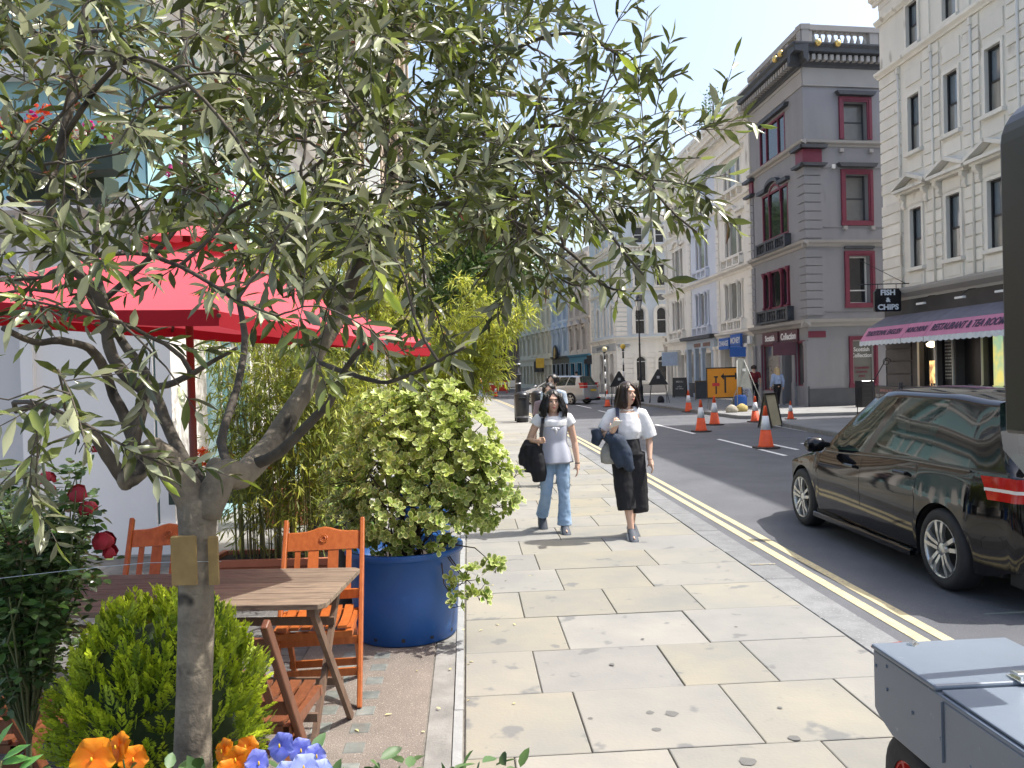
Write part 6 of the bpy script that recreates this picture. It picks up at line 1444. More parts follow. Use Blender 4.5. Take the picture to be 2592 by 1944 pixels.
for i in range(4):
    f = .02 + .20 * i / 3; cap_.append([Vector((Rr * f * math.cos(2 * math.pi * j / 16), Rr * f * math.sin(2 * math.pi * j / 16), ZA + .07 - .30 * f - .05 * i / 3)) for j in range(16)])
q.rings(cap_, cap=False); q.ob('top_vent', M_can, UB, fix=False)
q = MB(); q.tube([(0, 0, .0), (0, 0, ZA + .06)], .019, 12); q.ob('pole', wood('red_brown_pole', (.13, .03, .018), (.18, .05, .025), .4, sc=(8, 8, 1)), UB)
q = MB(); q.lathe([(.22, 0), (.22, .05), (.05, .09), (.04, .35)], 20); q.ob('base', blk, UB); q = MB(); q.lathe([(.001, 0), (.02, .02), (.03, .05), (.001, .09)], 10, (0, 0, ZA + .09)); q.ob('finial', W_dk, UB)
# fallen leaves and small litter on the paving
random.seed(101); litm = leafmat('fallen_leaf', (.52, .44, .16), (.55, .50, .25), rough=.7, tr=.2)
for k in range(34):
    y = random.uniform(3.1, 8.5); tt_ = random.choice((random.uniform(-.3, .0), random.uniform(-.9, .0), random.uniform(-.1, .5))); t = thing('fallen_leaf', 'small dry yellow leaf lying on the paving', 'leaf', (SX(tt_, y), y, .004), random.uniform(0, 6.28), group='dry leaves scattered on the paving')
    L = Leaves('lance'); L.add(Vector((0, 0, 0)), Vector((1, 0, .12)), Vector((0, 0, 1)) + rv() * .2, random.uniform(.02, .045), .013, .0); o = L.build(t, litm, 'blade'); del o['kind']
M_stain = mat('gum_stain', (.13, .128, .12), .8, .1, 30)
for x, y, r in ((1700, 1808, .035), (1645, 1805, .022), (1662, 1848, .022), (1495, 1820, .014), (2012, 1870, .03), (1893, 1930, .045), (1627, 1618, .012), (1550, 1683, .018), (1863, 1588, .014), (1975, 1793, .014)):
    p = P3(x, y, 1); d = p - Vector((0, 0, EYE)); p = Vector((0, 0, EYE)) + d * (-EYE / d.z); q = MB(); n = 9
    q.add([(r * random.uniform(.7, 1.15) * math.cos(6.283 * k / n), r * random.uniform(.7, 1.15) * math.sin(6.283 * k / n), .0042) for k in range(n)], [tuple(range(n))]); q.ob('gum_mark', M_stain, pav, (p.x, p.y, 0), fix=False)
# ================================================================== vehicles
def lerp(a, b, t): return a + (b - a) * t
def pw(x, pts):
    if x <= pts[0][0]: return pts[0][1]
    for (a, u), (b, v) in zip(pts[:-1], pts[1:]):
        if x <= b: return u + (v - u) * (x - a) / (b - a)
    return pts[-1][1]
def sm(x, pts):       # smooth piecewise
    if x <= pts[0][0]: return pts[0][1]
    for (a, u), (b, v) in zip(pts[:-1], pts[1:]):
        if x <= b: t = (x - a) / (b - a); t = t * t * (3 - 2 * t); return u + (v - u) * t
    return pts[-1][1]
rimM = mat('rim_silver', (.62, .62, .60), .28, .05, 5, metal=.85); tyreM = mat('tyre_rubber', (.022, .022, .024), .75, .15, 20, .002, 60); dkM = mat('arch_black', (.008, .008, .009), .7, .1, 3)
redL = mat('tail_red', (.45, .006, .010), .12, .2, 12, coat=.8); chromeM = mat('chrome', (.7, .7, .7), .12, .05, 3, metal=1.)
plateY = mat('yellow_plate', (.70, .50, .04), .4, .05, 5)
def wheel(parent, x, y, r, w, spokes, side, rim=rimM):
    hub = link('wheel', None, parent, (x, y, r)); 
    q = MB(); q.lathe([(r * .70, -w / 2), (r * .90, -w / 2), (r * .985, -w * .38), (r, -w * .2), (r, w * .2), (r * .985, w * .38), (r * .90, w / 2), (r * .70, w / 2), (r * .70, -w / 2)], 44, ax='y', cap=False); me = q.mesh('wheel', tyreM); q.fixn(me); hub2 = link('wheel', me, parent, (x, y, r)); bpy.data.objects.remove(hub); hub2.name = 'wheel'
    q = MB(); s = side; yo = s * w / 2
    q.lathe([(r * .66, -w * .35), (r * .69, -w * .35), (r * .715, w * .5 * 1), (r * .68, w * .5), (r * .655, w * .42), (r * .64, -w * .3)] if s > 0 else [(r * .66, w * .35), (r * .69, w * .35), (r * .715, -w * .5), (r * .68, -w * .5), (r * .655, -w * .42), (r * .64, w * .3)], 44, ax='y', cap=False)
    q.ob('rim', rim, hub2)
    for k in range(spokes):
        a = 2 * math.pi * k / spokes + .3; q = MB()
        for d in (-.16, .16):
            p0 = (r * .17 * math.cos(a + d * 2.2), yo * .80, r * .17 * math.sin(a + d * 2.2)); p1 = (r * .42 * math.cos(a + d * 1.25), yo * .93, r * .42 * math.sin(a + d * 1.25)); p2 = (r * .67 * math.cos(a + d * 1.25), yo * .92, r * .67 * math.sin(a + d * 1.25))
            q.beam(p0, p1, r * .085, r * .09, (0, 1, 0)); q.beam(p1, p2, r * .10, r * .09, (0, 1, 0))
        q.ob('spoke', rim, hub2)
    q = MB(); q.lathe([(.001, yo * .93), (r * .10, yo * .93), (r * .19, yo * .84), (r * .19, yo * .5)], 16, ax='y'); q.ob('hub_cap', rim, hub2)
    q = MB(); q.lathe([(.001, yo * .1), (r * .62, yo * .1)], 24, ax='y', cap=False); q.ob('brake_disc', dkM, hub2)
    return hub2
def car(label, cat, P, paint, glass, loc, rz, spokes=5):
    """P: proportions. front is +x; one continuous body shell with arches, windows as panes set in it"""
    t = thing('parked_car' if P.get('parked') else 'car', label, cat, loc, rz)
    Lf, Lr, W, xf, xr, rw = P['front'], P['rear'], P['half'], P['xf'], P['xr'], P['rw']; ra = rw + .05; H = P['H']
    xc, xct, xd, xdt = P['cowl'], P['screen_top'], P['deck'], P['hatch_top']
    Wx = lambda x: W * sm(x, [(-Lr, .86), (-Lr + .45, .975), (-.6, 1), (xc, .985), (Lf - .5, .94), (Lf, .66)])
    belt = lambda x: sm(x, [(-Lr, P['belt'] + .05), (-1.0, P['belt'] + .045), (xc, P['belt'] - .03), (Lf - .35, P['belt'] - .20), (Lf, P['belt'] - .38)])
    sill = lambda x: sm(x, [(-Lr, .30), (-Lr + .3, .22), (Lf - .4, .20), (Lf, .26)])
    def zb(x):
        z = sill(x)
        for xw in (xf, xr):
            d = abs(x - xw)
            if d < ra: z = max(z, rw + math.sqrt(ra * ra - d * d) * .98)
        return z
    yside = lambda z: sm(z, [(.2, .955), (.34, .975), (.55, 1.0), (.70, 1.0), (.73, .992), (.95, .955)])
    xs = sorted(set([round(-Lr + i * (Lf + Lr) / 60, 4) for i in range(61)] + [round(xw + ra * math.cos(math.pi * k / 16), 4) for xw in (xf, xr) for k in range(17)] + [xc, xd]))
    FJ = [0, .14, .34, .55, .70, .76, .965, 1.0]
    def section(x, cab):
        w, b, z0 = Wx(x), belt(x), zb(x); pts = []
        for f in FJ: z = z0 + (b - z0) * f; pts.append(Vector((x, w * yside(z) - (.034 if f == 1 else (.004 if f == .965 else 0)), z)))
        if cab:
            f = (x - xd) / (xc - xd); xt = xdt + (xct - xdt) * f; zt = sm(xt, [(xdt - .01, H - .075), (xdt + .7, H - .03), (-.1, H - .02), (xct + .01, H - .085)]); yr = W * sm(xt, [(xdt, .62), (-.3, .68), (xct, .64)])
            e = Vector((xt, yr, zt)); p0 = pts[-1]
            for g_ in (.06, .36, .68, .94, 1.0): q = p0 * (1 - g_) + e * g_; q.y += .028 * math.sin(math.pi * g_); pts.append(q)
            pts.append(Vector((xt, yr * .86, zt + .022))); pts.append(Vector((xt, yr * .45, zt + .045))); pts.append(Vector((xt, 0, zt + .052)))
        else:
            hz = (lambda g_: b + (.075 if x > 0 else .02) * math.sin(g_ * math.pi / 2))
            for g_ in (.03, .12, .3, .5, .6, .7, .85, 1.0): pts.append(Vector((x, (pts[7].y) * (1 - g_), hz(g_))))
        return pts
    S_ = [(x, 0, section(x, False)) for x in xs if x < xd] + [(xd, 1, section(xd, True))] + [(x, 1, section(x, True)) for x in xs if xd < x < xc] + [(xc, 1, section(xc, True))] + [(x, 0, section(x, False)) for x in xs if x >= xc]
    body = MB(); win = {}; nj = len(S_[0][2])
    pil = P['pillars']
    for side in (1, -1):
        for (x0, c0, a), (x1, c1, b) in zip(S_[:-1], S_[1:]):
            xm = (x0 + x1) / 2
            for j in range(nj - 1):
                q = [a[j], b[j], b[j + 1], a[j + 1]]; q = [Vector((p.x, p.y * side, p.z)) for p in q]
                if side < 0: q.reverse()
                tgt = body
                if c0 and c1 and 8 <= j <= 10:
                    nm = None
                    for k, (u, v) in enumerate(pil):
                        if v < xm < u: nm = ('side_window', k, side)
                    if nm: tgt = win.setdefault(nm, MB())
                elif c0 != c1 and j >= 9: tgt = win.setdefault(('windscreen' if x0 > 0 else 'rear_window', 0, 0), MB())
                tgt.add(q, [(0, 1, 2, 3)], 0, True)
    # front and rear closing faces
    for end, sec in ((-1, S_[0][2]), (1, S_[-1][2])):
        n = 16; grid = []
        for j in range(8):
            p = sec[j]; row = []
            for k in range(n + 1):
                u = -1 + 2 * k / n; bul = (.10 if end < 0 else .20) * (1 - abs(u) ** 2.6); zz = p.z; bx = .05 * math.exp(-((zz - .45) / .16) ** 2) if abs(u) < 1 else 0
                row.append(Vector((p.x + end * (bul + bx), p.y * u, zz)))
            grid.append(row)
        top = [Vector((sec[7].x + end * (.10 if end < 0 else .20) * (1 - abs(-1 + 2 * k / n) ** 2.6) * .0, sec[7].y * (-1 + 2 * k / n), sec[7].z + (.075 if end > 0 else .02) * math.sin((1 - abs(-1 + 2 * k / n)) * math.pi / 2))) for k in range(n + 1)]
        grid.append(top); body.rings(grid, closed=False, cap=False)
    ob = body.ob('body', paint, t, fix=False)
    bm = bmesh.new(); bm.from_mesh(ob.data); bmesh.ops.remove_doubles(bm, verts=bm.verts, dist=.0006); bmesh.ops.recalc_face_normals(bm, faces=bm.faces)
    bm.to_mesh(ob.data); bm.free()
    for (nm, k, s_), q in sorted(win.items(), key=lambda z: str(z[0])):
        o = q.ob(nm, glass, t, fix=False); bm = bmesh.new(); bm.from_mesh(o.data); bmesh.ops.remove_doubles(bm, verts=bm.verts, dist=.0006); bmesh.ops.recalc_face_normals(bm, faces=bm.faces)
        bmesh.ops.translate(bm, verts=bm.verts, vec=(0, 0, 0)); bm.to_mesh(o.data); bm.free()
    # arches, floor
    q = MB(); q.box(-Lr + .15, Lf - .45, -W * .85, W * .85, .24, .30); q.box(xr + ra, xf - ra, -W * .95, W * .95, .2, .34); q.ob('underbody', dkM, t)
    for xw in (xf, xr):
        for s in (1, -1):
            q = MB(); n = 14; A = [(xw + ra * math.cos(math.pi * k / n), rw + ra * .98 * math.sin(math.pi * k / n)) for k in range(n + 1)]
            q.rings([[Vector((x, s * Wx(x) * .975, z)) for x, z in A], [Vector((x, s * W * .55, z)) for x, z in A]], closed=False, cap=False, smooth=True); q.add([(x, s * W * .55, z) for x, z in A] , [tuple(range(n + 1))]); q.ob('arch_liner', dkM, t, fix=False)
            wheel(t, xw, s * (W - .125), rw, .205, spokes, s)
    for s in (1, -1):
        q = MB(); xs_ = [xc - .02 - (xc - xd - .35) * k / 20 for k in range(21)]
        for a, b in zip(xs_[:-1], xs_[1:]): q.beam((a, s * (Wx(a) * .955 - .030), belt(a) + .006), (b, s * (Wx(b) * .955 - .030), belt(b) + .006), .012, .014)
        q.ob('window_trim', chromeM if P.get('spoiler') is None else mat('gloss_black_trim', (.02, .02, .022), .15, .05, 3, spec=.8), t)
    # seams, handles, mirror, lights, plate
    for s in (1, -1):
        for x in P['seams']:
            q = MB(); pts = []
            for k in range(12):
                z = max(zb(x) + .01, sill(x) + .05) + (belt(x) - .01 - max(zb(x) + .01, sill(x) + .05)) * k / 11; pts.append((x, s * (Wx(x) * yside(z) + .0006), z))
            for a, b in zip(pts[:-1], pts[1:]): q.quad((a[0] - .003, a[1], a[2]), (a[0] + .003, a[1], a[2]), (b[0] + .003, b[1], b[2]), (b[0] - .003, b[1], b[2]))
            q.ob('door_seam', dkM, t)
        for x in P['handles']:
            z = belt(x) - .10; q = MB(); y = s * Wx(x) * yside(z); q.box(x - .10, x + .10, y + s * .012, y + s * .036, z - .014, z + .014, 0, .008); q.box(x - .095, x - .07, y - s * .01, y + s * .02, z - .012, z + .012); q.box(x + .07, x + .095, y - s * .01, y + s * .02, z - .012, z + .012); q.ob('door_handle', paint, t)
        q = MB(); y = Wx(xc) * .95; q.rings([[Vector((xc - .22 + a + .02 * math.cos(g_), s * (y + b), P['belt'] + .055 + h * math.sin(g_))) for g_ in [6.283 * i / 12 for i in range(12)]] for a, b, h in ((0, .0, .02), (.0, .05, .035), (.02, .09, .075), (.03, .16, .085), (.03, .22, .07), (.02, .245, .02))]); 
        for v in range(len(q.v)): pass
        o = q.ob('door_mirror', paint, t); 
        for v in o.data.vertices:
            if abs(v.co.y) > y + .06: v.co.x += (v.co.x - (xc - .2)) * 2.2
        q = MB(); a = P['sk']; q.box(xr + ra + .02, xf - ra - .02, s * W * .965, s * W * 1.012, .185, .235, 0, .01); q.ob('side_skirt', paint, t)
        # tail lamp wraps the corner
        q = MB(); z0, z1 = P['lamp']; rowsL = []
        for z in (z0, (z0 + z1) / 2, z1):
            row = []
            for k in range(5): x = -Lr + .30 * (1 - k / 4) * (1 - .25 * (z1 - z) / (z1 - z0)); row.append(Vector((x, s * (Wx(x) * yside(z) + .006), z)))
            for k in range(1, 6): u = 1 - k * .075; row.append(Vector((-Lr - .10 * (1 - abs(u) ** 2.6) - .05 * math.exp(-((z - .45) / .16) ** 2) - .008, s * Wx(-Lr) * yside(z) * u, z)))
            rowsL.append(row)
        q.rings(rowsL, closed=False, cap=False); q.ob('tail_light', redL, t, fix=False)
        q = MB(); zz = (z0 + z1) / 2 - .01
        r2 = [[p + Vector((0, s * .004 if i < 5 else 0, 0)) + Vector((-.004 if i >= 5 else 0, 0, 0)) for i, p in enumerate([Vector((x.x, x.y, zz + d)) for x in rowsL[1]])] for d in (-.012, .012)]; q.rings(r2, closed=False, cap=False); q.ob('lamp_strip', mat('lamp_white', (.75, .68, .62), .25, .05, 5), t, fix=False)
    q = MB(); q.box(-Lr - .165, -Lr - .15, -.26, .26, P['lamp'][0] - .06 - P.get('pl', 0), P['lamp'][0] + .05 - P.get('pl', 0)); q.ob('number_plate', plateY, t)
    q = MB(); q.box(-Lr - .12, -Lr + .1, -W * .82, W * .82, .20, .33, 0, .02); q.ob('rear_valance', dkM, t)
    q = MB(); q.box(-Lr - .155, -Lr - .10, -W * .80, -W * .45, .335, .375, 0, .01); q.box(-Lr - .155, -Lr - .10, W * .45, W * .80, .335, .375, 0, .01); q.ob('reflector', redL, t)
    if P.get('spoiler'):
        q = MB(); n = 10; zt = H - .05; row0, row1, row2 = [], [], []
        for k in range(n + 1):
            u = -1 + 2 * k / n; yy = W * .62 * u; row0.append(Vector((xdt + .03, yy, zt + .035 * (1 - u * u)))); row1.append(Vector((xdt - .22 - .03 * (1 - u * u), yy * 1.04, zt - .015 + .03 * (1 - u * u)))); row2.append(Vector((xdt - .17, yy, zt - .06 + .02 * (1 - u * u))))
        q.rings([row0, row1, row2], closed=False, cap=False); q.ob('spoiler', paint, t, fix=False)
    # interior
    q = MB(); 
    for sx, sy in ((.15, .36), (.15, -.36), (-.75, .36), (-.75, -.36)): q.box(sx - .28, sx + .2, sy - .22, sy + .22, .3, .62, 0, .04); q.box(sx - .36, sx - .24, sy - .22, sy + .22, .55, P['belt'] + .22, 0, .04); q.box(sx - .34, sx - .26, sy - .1, sy + .1, P['belt'] + .23, P['belt'] + .38, 0, .03)
    q.box(xc - .5, xc + .1, -W * .8, W * .8, .6, P['belt'] - .02, 0, .03); q.ob('seats', mat('seat_cloth', (.03, .03, .032), .8), t)
    q = MB(); q.tube([(xc - .62, -.36 + .18 * math.cos(a), P['belt'] - .02 + .18 * math.sin(a)) for a in [6.283 * k / 16 for k in range(17)]], .016, 6); q.ob('steering_wheel', dkM, t)
    return t
car_black = mat('black_paint', (.004, .004, .005), .06, .05, 1, coat=0., spec=.5)
car_glass = bpy.data.materials.new('car_glass'); car_glass.use_nodes = True; _t = car_glass.node_tree; _b = _t.nodes['Principled BSDF']; _b.inputs['Base Color'].default_value = (.02, .035, .03, 1); _b.inputs['Roughness'].default_value = .03; _b.inputs['Specular IOR Level'].default_value = .9
_tr = _t.nodes.new('ShaderNodeBsdfTransparent'); _tr.inputs[0].default_value = (.50, .72, .64, 1); _ms = _t.nodes.new('ShaderNodeMixShader'); _ms.inputs[0].default_value = .42
_t.links.new(_b.outputs[0], _ms.inputs[2]); _t.links.new(_tr.outputs[0], _ms.inputs[1]); _ms.inputs[0].default_value = .62; _t.links.new(_ms.outputs[0], _t.nodes['Material Output'].inputs[0])
hatch = dict(front=2.20, rear=2.13, half=.905, xf=1.40, xr=-1.38, rw=.325, H=1.565, cowl=.92, screen_top=.22, deck=-2.02, hatch_top=-1.68, belt=.93, pillars=[(.80, .02), (-.08, -.80), (-.84, -1.14)], seams=[.93, -.04, -1.02], handles=[.16, -.80], sk=1, lamp=(.80, .97), spoiler=True)
car('glossy black hatchback with alloy wheels parked in the road at the right', 'car', hatch, car_black, car_glass, (4.21, 7.88, -.12), R(92.4))
silver = mat('silver_paint', (.42, .43, .44), .28, .04, 1, metal=.55, coat=.8)
mpv = dict(front=2.35, rear=2.25, half=.90, xf=1.42, xr=-1.40, rw=.32, H=1.62, cowl=1.15, screen_top=.05, deck=-2.12, hatch_top=-1.85, belt=1.00, pillars=[(.95, .0), (-.1, -1.0), (-1.08, -1.75)], seams=[1.0, -.04, -1.05], handles=[.14, -.85], sk=1, lamp=(.92, 1.22), pl=.12)
car('silver people carrier turning across the far end of the road', 'car', mpv, silver, car_glass, (2.75, 47.3, -.12), R(90 + 50))

# ================================================================== street furniture
conR = mat('cone_orange', (.72, .085, .02), .6, .10, 5, spots=((.4, .06, .03), 8, .66)); conW = mat('cone_sleeve', (.72, .72, .74), .45, .06, 8); conB = mat('cone_base', (.06, .045, .04), .8, .2, 8)
def cone_thing(label):
    t = thing('traffic_cone', label, 'traffic cone', group='orange and white traffic cones')
    q = MB(); pl = [(-.26, -.16), (-.16, -.26), (.16, -.26), (.26, -.16), (.26, .16), (.16, .26), (-.16, .26), (-.26, .16)]; q.prism(pl, 0, .04, 0, 'z'); q.ob('base', conB, t)
    r = lambda z: .165 - .135 * (z - .04) / .90
    q = MB(); q.lathe([(r(.04) + .02, .04), (r(.06), .07), (r(.42), .42)], 20); q.ob('lower_body', conR, t)
    q = MB(); q.lathe([(r(.42) + .003, .42), (r(.73) + .003, .73)], 20); q.ob('reflective_sleeve', conW, t)
    q = MB(); q.lathe([(r(.73), .73), (r(.93), .93), (.028, .95), (.018, .955)], 20); q.ob('tip', conR, t); return t
c0 = cone_thing('traffic cone nearest the black car, standing on the road dash'); place(c0, (5.64, 18.1, -.12), R(4))
for x, y, rz, s, lab in ((5.43, 23.4, 10, .97, 'faded traffic cone second from the camera, left of the dirty white A-frame'), (6.47, 26.0, 20, .98, 'traffic cone behind the faded one, just in front of the orange direction sign'), (7.45, 34.3, 5, .97, 'traffic cone at the right kerb below the black A-board'), (8.05, 26.9, 40, .9, 'leaning-looking traffic cone partly behind the cream A-frame sign'), (4.86, 41.5, 0, .9, 'traffic cone just left of the dark-haired woman in the loose white shirt'), (5.31, 54.2, 0, .9, 'far traffic cone below the yellow beacon globes'), (4.25, 52.5, 0, .9, 'far traffic cone right behind the silver car'), (-1.35, 66, 0, .95, 'distant traffic cone nearest the far lamp post'), (-3.2, 66, 0, .95, 'distant traffic cone left of its neighbour by the red barriers'), (8.9, 25.95, 10, .62, 'small orange cone leaning behind the cream A-frame sign')):
    c = copy_tree(c0); place(c, (x, y, -.12 if x < 8.4 else -.0), R(rz), lab); c.scale = (s, s, s)
iron = mat('black_iron', (.014, .015, .018), .32, .1, 5, spec=.6)
def lamp_post(label, loc, H, rz=0, gl=True, r=.065):
    t = thing('street_lamp', label, 'street lamp', loc, rz); q = MB()
    q.lathe([(r * 2.6, 0), (r * 2.6, .12), (r * 2.1, .2), (r * 2.0, .75), (r * 2.3, .80), (r * 1.5, .9), (r * 1.2, 1.25), (r * 1.6, 1.32), (r * .95, 1.4), (r * .75, H * .55), (r * .95, H * .56), (r * .7, H * .58), (r * .55, H - .75), (r * .9, H - .72), (r * .5, H - .62)], 14); q.ob('column', iron, t)
    q = MB(); q.tube([(-.22, 0, H - .85), (.22, 0, H - .85)], .014, 5); q.ob('ladder_bar', iron, t)
    q = MB(); n = 6; zb_, zt_ = H - .60, H - .10
    for k in range(n):
        a = 6.283 * k / n; q.tube([(.09 * math.cos(a), .09 * math.sin(a), zb_), (.19 * math.cos(a), .19 * math.sin(a), zt_)], .009, 4)
    q.lathe([(.10, zb_ - .02), (.10, zb_ + .01)], 6); q.lathe([(.22, zt_), (.22, zt_ + .02), (.15, zt_ + .12), (.07, zt_ + .19), (.08, zt_ + .24), (.03, zt_ + .28), (.012, zt_ + .38), (.001, zt_ + .4)], 12); q.ob('lantern_frame', iron, t)
    q = MB(); q.lathe([(.088, zb_ + .01), (.185, zt_ - .0)], 6, smooth=False, cap=False); q.ob('lantern_glass', mat('lantern_glass', (.62, .62, .58), .15, .1, 3, spec=.8), t); return t
lamp_post('black lamp post with glazed lantern standing before the pale blue corner building', (6.98, 44.0, 0), 5.55)
t = thing('street_lamp', 'slim black lamp post beside the litter bins on the left pavement', 'street lamp', (.22, 29.3, 0)); q = MB(); q.lathe([(.16, 0), (.16, .8), (.12, .95), (.095, 1.6), (.13, 1.64), (.13, 1.72), (.07, 1.78), (.062, 2.9), (.085, 2.94), (.055, 3.0), (.05, 6.9), (.07, 7.0)], 14); q.ob('column', iron, t)
q = MB(); q.lathe([(.08, 7.0), (.20, 7.45), (.24, 7.46), (.1, 7.7), (.02, 7.85)], 10); q.ob('lantern', iron, t)
for z in (1.68, 2.05, 1.35):
    q = MB(); q.lathe([(.122, z - .025), (.135, z), (.122, z + .025)], 12); q.ob('collar', mat('collar_metal', (.35, .36, .38), .3, metal=.7), t)
def litter_bin(label, loc, s=1., rz=0):
    t = thing('litter_bin', label, 'litter bin', loc, rz); q = MB(); q.lathe([(.20, 0), (.215, .02), (.215, .14), (.235, .16), (.25, .55), (.265, .93), (.255, .98), (.15, 1.06), (.001, 1.08)], 20); q.ob('drum', iron, t)
    q = MB()
    for z in (.16, .20): q.lathe([(.238, z), (.246, z + .008), (.238, z + .016)], 20, cap=False)
    q.ob('band', mat('bin_band', (.3, .3, .32), .4), t); q = MB(); q.box(-.12, .12, -.275, -.2, .78, .88, 0, .01); q.ob('opening', dkM, t); t.scale = (s, s, s); return t
litter_bin('round black litter bin at the foot of the slim lamp post', (.33, 28.5, 0)); litter_bin('second black litter bin, a little behind and right of the first', (.95, 30.6, 0), .98, .5)
t = thing('bottle', 'small white cup left on the pavement by the bins', 'cup', (.60, 27.9, 0)); q = MB(); q.lathe([(.035, 0), (.045, .16), (.048, .17), (.02, .19)], 12); q.ob('cup', M_wht2, t)
# belisha beacons
def beacon(label, loc, H, glc):
    t = thing('belisha_beacon', label, 'beacon', loc, group='striped crossing beacons'); z = 0; k = 0
    while z < H - .3:
        q = MB(); q.lathe([(.055, z), (.055, min(z + .42, H - .28))], 12); q.ob('pole_band', M_wht2 if k % 2 else iron, t); z += .42; k += 1
    q = MB(); q.lathe([(.07, H - .30), (.10, H - .24), (.05, H - .20)], 12); q.ob('collar', iron, t)
    q = MB(); q.lathe([(.001, -.18)] + [(.18 * math.sin(a), -.18 * math.cos(a)) for a in [math.pi * i / 9 for i in range(1, 9)]] + [(.001, .18)], 18, (0, 0, H - .02)); q.ob('globe', glc, t); return t
beacon('crossing beacon with a pale yellow globe in front of the arched shop door', (6.45, 56.0, 0), 3.25, mat('pale_globe', (.72, .62, .35), .4)); beacon('crossing beacon with an amber globe just left of the lantern post', (7.25, 52.5, 0), 3.3, mat('amber_globe', (.62, .42, .05), .4))
t = thing('signal_post', 'black crossing signal post beside the blue shopfront', 'traffic light', (6.1, 63.5, 0)); q = MB(); q.tube([(0, 0, 0), (0, 0, 2.6)], .06, 8); q.ob('pole', iron, t); q = MB(); q.box(-.2, .2, -.16, .16, 2.3, 3.0, 0, .03); q.ob('head', iron, t); q = MB(); q.box(-.42, -.22, -.1, .1, 2.35, 2.7, 0, .02); q.ob('box', iron, t)
# road works signs
def tri_sign(label, loc, s=1., rz=0.):
    t = thing('road_sign', label, 'road sign', loc, rz, group='triangular works signs seen from behind'); q = MB(); q.prism([(-.52, .95), (.52, .95), (.06, 1.75), (0, 1.78), (-.06, 1.75)], -.015, .015, 0, 'y'); o = q.ob('plate', iron, t)
    q = MB(); q.box(-.07, .07, -.03, -.016, 1.28, 1.42); q.ob('clip', mat('clip_grey', (.4, .42, .42), .5), t); q = MB(); q.box(-.42, .42, -.035, -.017, 1.0, 1.04); q.ob('stiffener', iron, t)
    for x in (-.42, .42):
        q = MB(); q.tube([(x, .02, .95), (x * 1.05, .12, 0)], .016, 5); q.ob('leg', iron, t); q = MB(); q.tube([(x * .8, -.03, 1.0), (x * 1.25, -.45, 0)], .016, 5); q.ob('leg', iron, t)
    q = MB(); q.tube([(-.43, .08, .4), (.43, .08, .4)], .012, 5); q.ob('cross_bar', iron, t); q = MB(); q.rings([[Vector((.17 * math.cos(a) * k, .14 * math.sin(a) * k, z)) for a in [6.283 * i / 10 for i in range(10)]] for k, z in ((1, 0), (1.15, .12), (.8, .3), (.3, .36))]); q.ob('sandbag', mat('sandbag_black', (.02, .02, .025), .8), t, (.1, -.1, 0)); t.scale = (s, s, s); return t
tri_sign('black triangular works sign left of the lamp post, seen from behind', (5.85, 44.2, -.12), 1.02, R(4)); tri_sign('black triangular works sign right of the lamp post, seen from behind', (7.62, 42.2, 0), .98, R(-6))
t = thing('road_sign', 'large orange works direction sign with black T-shaped arrows beside the shop signs', 'road sign', (8.75, 33.4, -.36), R(-5)); t.scale = (.70, 1, .80); yb = mat('works_orange', (.62, .24, .012), .55, .05, 3)
q = MB(); q.box(-1.0, 1.0, -.02, .02, 1.05, 2.62); q.ob('plate', yb, t)
q = MB()
for a in ((-1.04, 1.04, 2.56, 2.62), (-1.04, 1.04, 1.02, 1.08), (-1.04, -.98, 1.08, 2.56), (.98, 1.04, 1.08, 2.56)): q.box(a[0], a[1], -.028, .028, a[2], a[3])
q.ob('border', iron, t); q = MB(); q.box(-.52, -.44, -.026, -.021, 1.25, 2.1); q.box(-.60, -.36, -.026, -.021, 2.1, 2.17); q.ob('arrow', iron, t); q = MB(); q.box(.0, .10, -.026, -.021, 1.3, 2.1); q.box(-.15, .72, -.027, -.0215, 2.1, 2.2); q.prism([(-.2, 2.15), (-.02, 2.33), (-.02, 1.97)], -.027, -.0215, 0, 'y'); q.prism([(.85, 2.15), (.62, 2.36), (.62, 1.95)], -.027, -.0215, 0, 'y'); q.ob('arrow', iron, t)
q = MB(); q.box(-.70, -.28, -.03, -.022, 1.66, 1.82); q.ob('red_patch', mat('sign_red', (.5, .03, .03), .5), t)
gal = mat('galvanised', (.26, .27, .25), .5, .1, 6, metal=.4)
for x in (-.8, .8):
    q = MB(); q.tube([(x, .03, 2.2), (x * 1.1, .1, 0)], .025, 5); q.ob('leg', gal, t); q = MB(); q.tube([(x, .05, 1.8), (x * 1.1, .9, 0)], .02, 5); q.ob('leg', gal, t)
t = thing('road_sign', 'folded grey metal works sign frame standing in front of the orange sign', 'road sign', (9.25, 32.4, 0), R(25)); q = MB(); q.prism([(-.30, .95), (.42, .85), (.12, 2.05), (-.28, 2.1)], -.02, .02, 0, 'y'); q.ob('plate', gal, t)
for a, b in (((-.3, 0, 2.0), (-.75, -.5, 0)), ((.05, 0, 2.0), (.55, -.6, 0)), ((.3, 0, 1.0), (.95, .3, 0)), ((-.25, 0, 1.0), (-.35, .5, 0))):
    q = MB(); q.tube([a, b], .018, 5); q.ob('leg', gal, t)
q = MB(); q.box(-.05, .1, -.04, -.022, 1.55, 1.66); q.ob('clip', M_wht2, t)
def sack(label, loc, c, s):
    t = thing('sandbag', label, 'sandbag', loc); q = MB(); random.seed(int(loc[0] * 10)); q.rings([[Vector((.34 * k * math.cos(a) * random.uniform(.85, 1.1), .24 * k * math.sin(a), z)) for a in [6.283 * i / 12 for i in range(12)]] for k, z in ((.9, 0), (1.05, .12), (.85, .27), (.5, .36), (.15, .42))]); q.ob('sack', mat(c[0], c[1], .85, .2, 9, .004, 30), t); t.scale = (s, s, s)
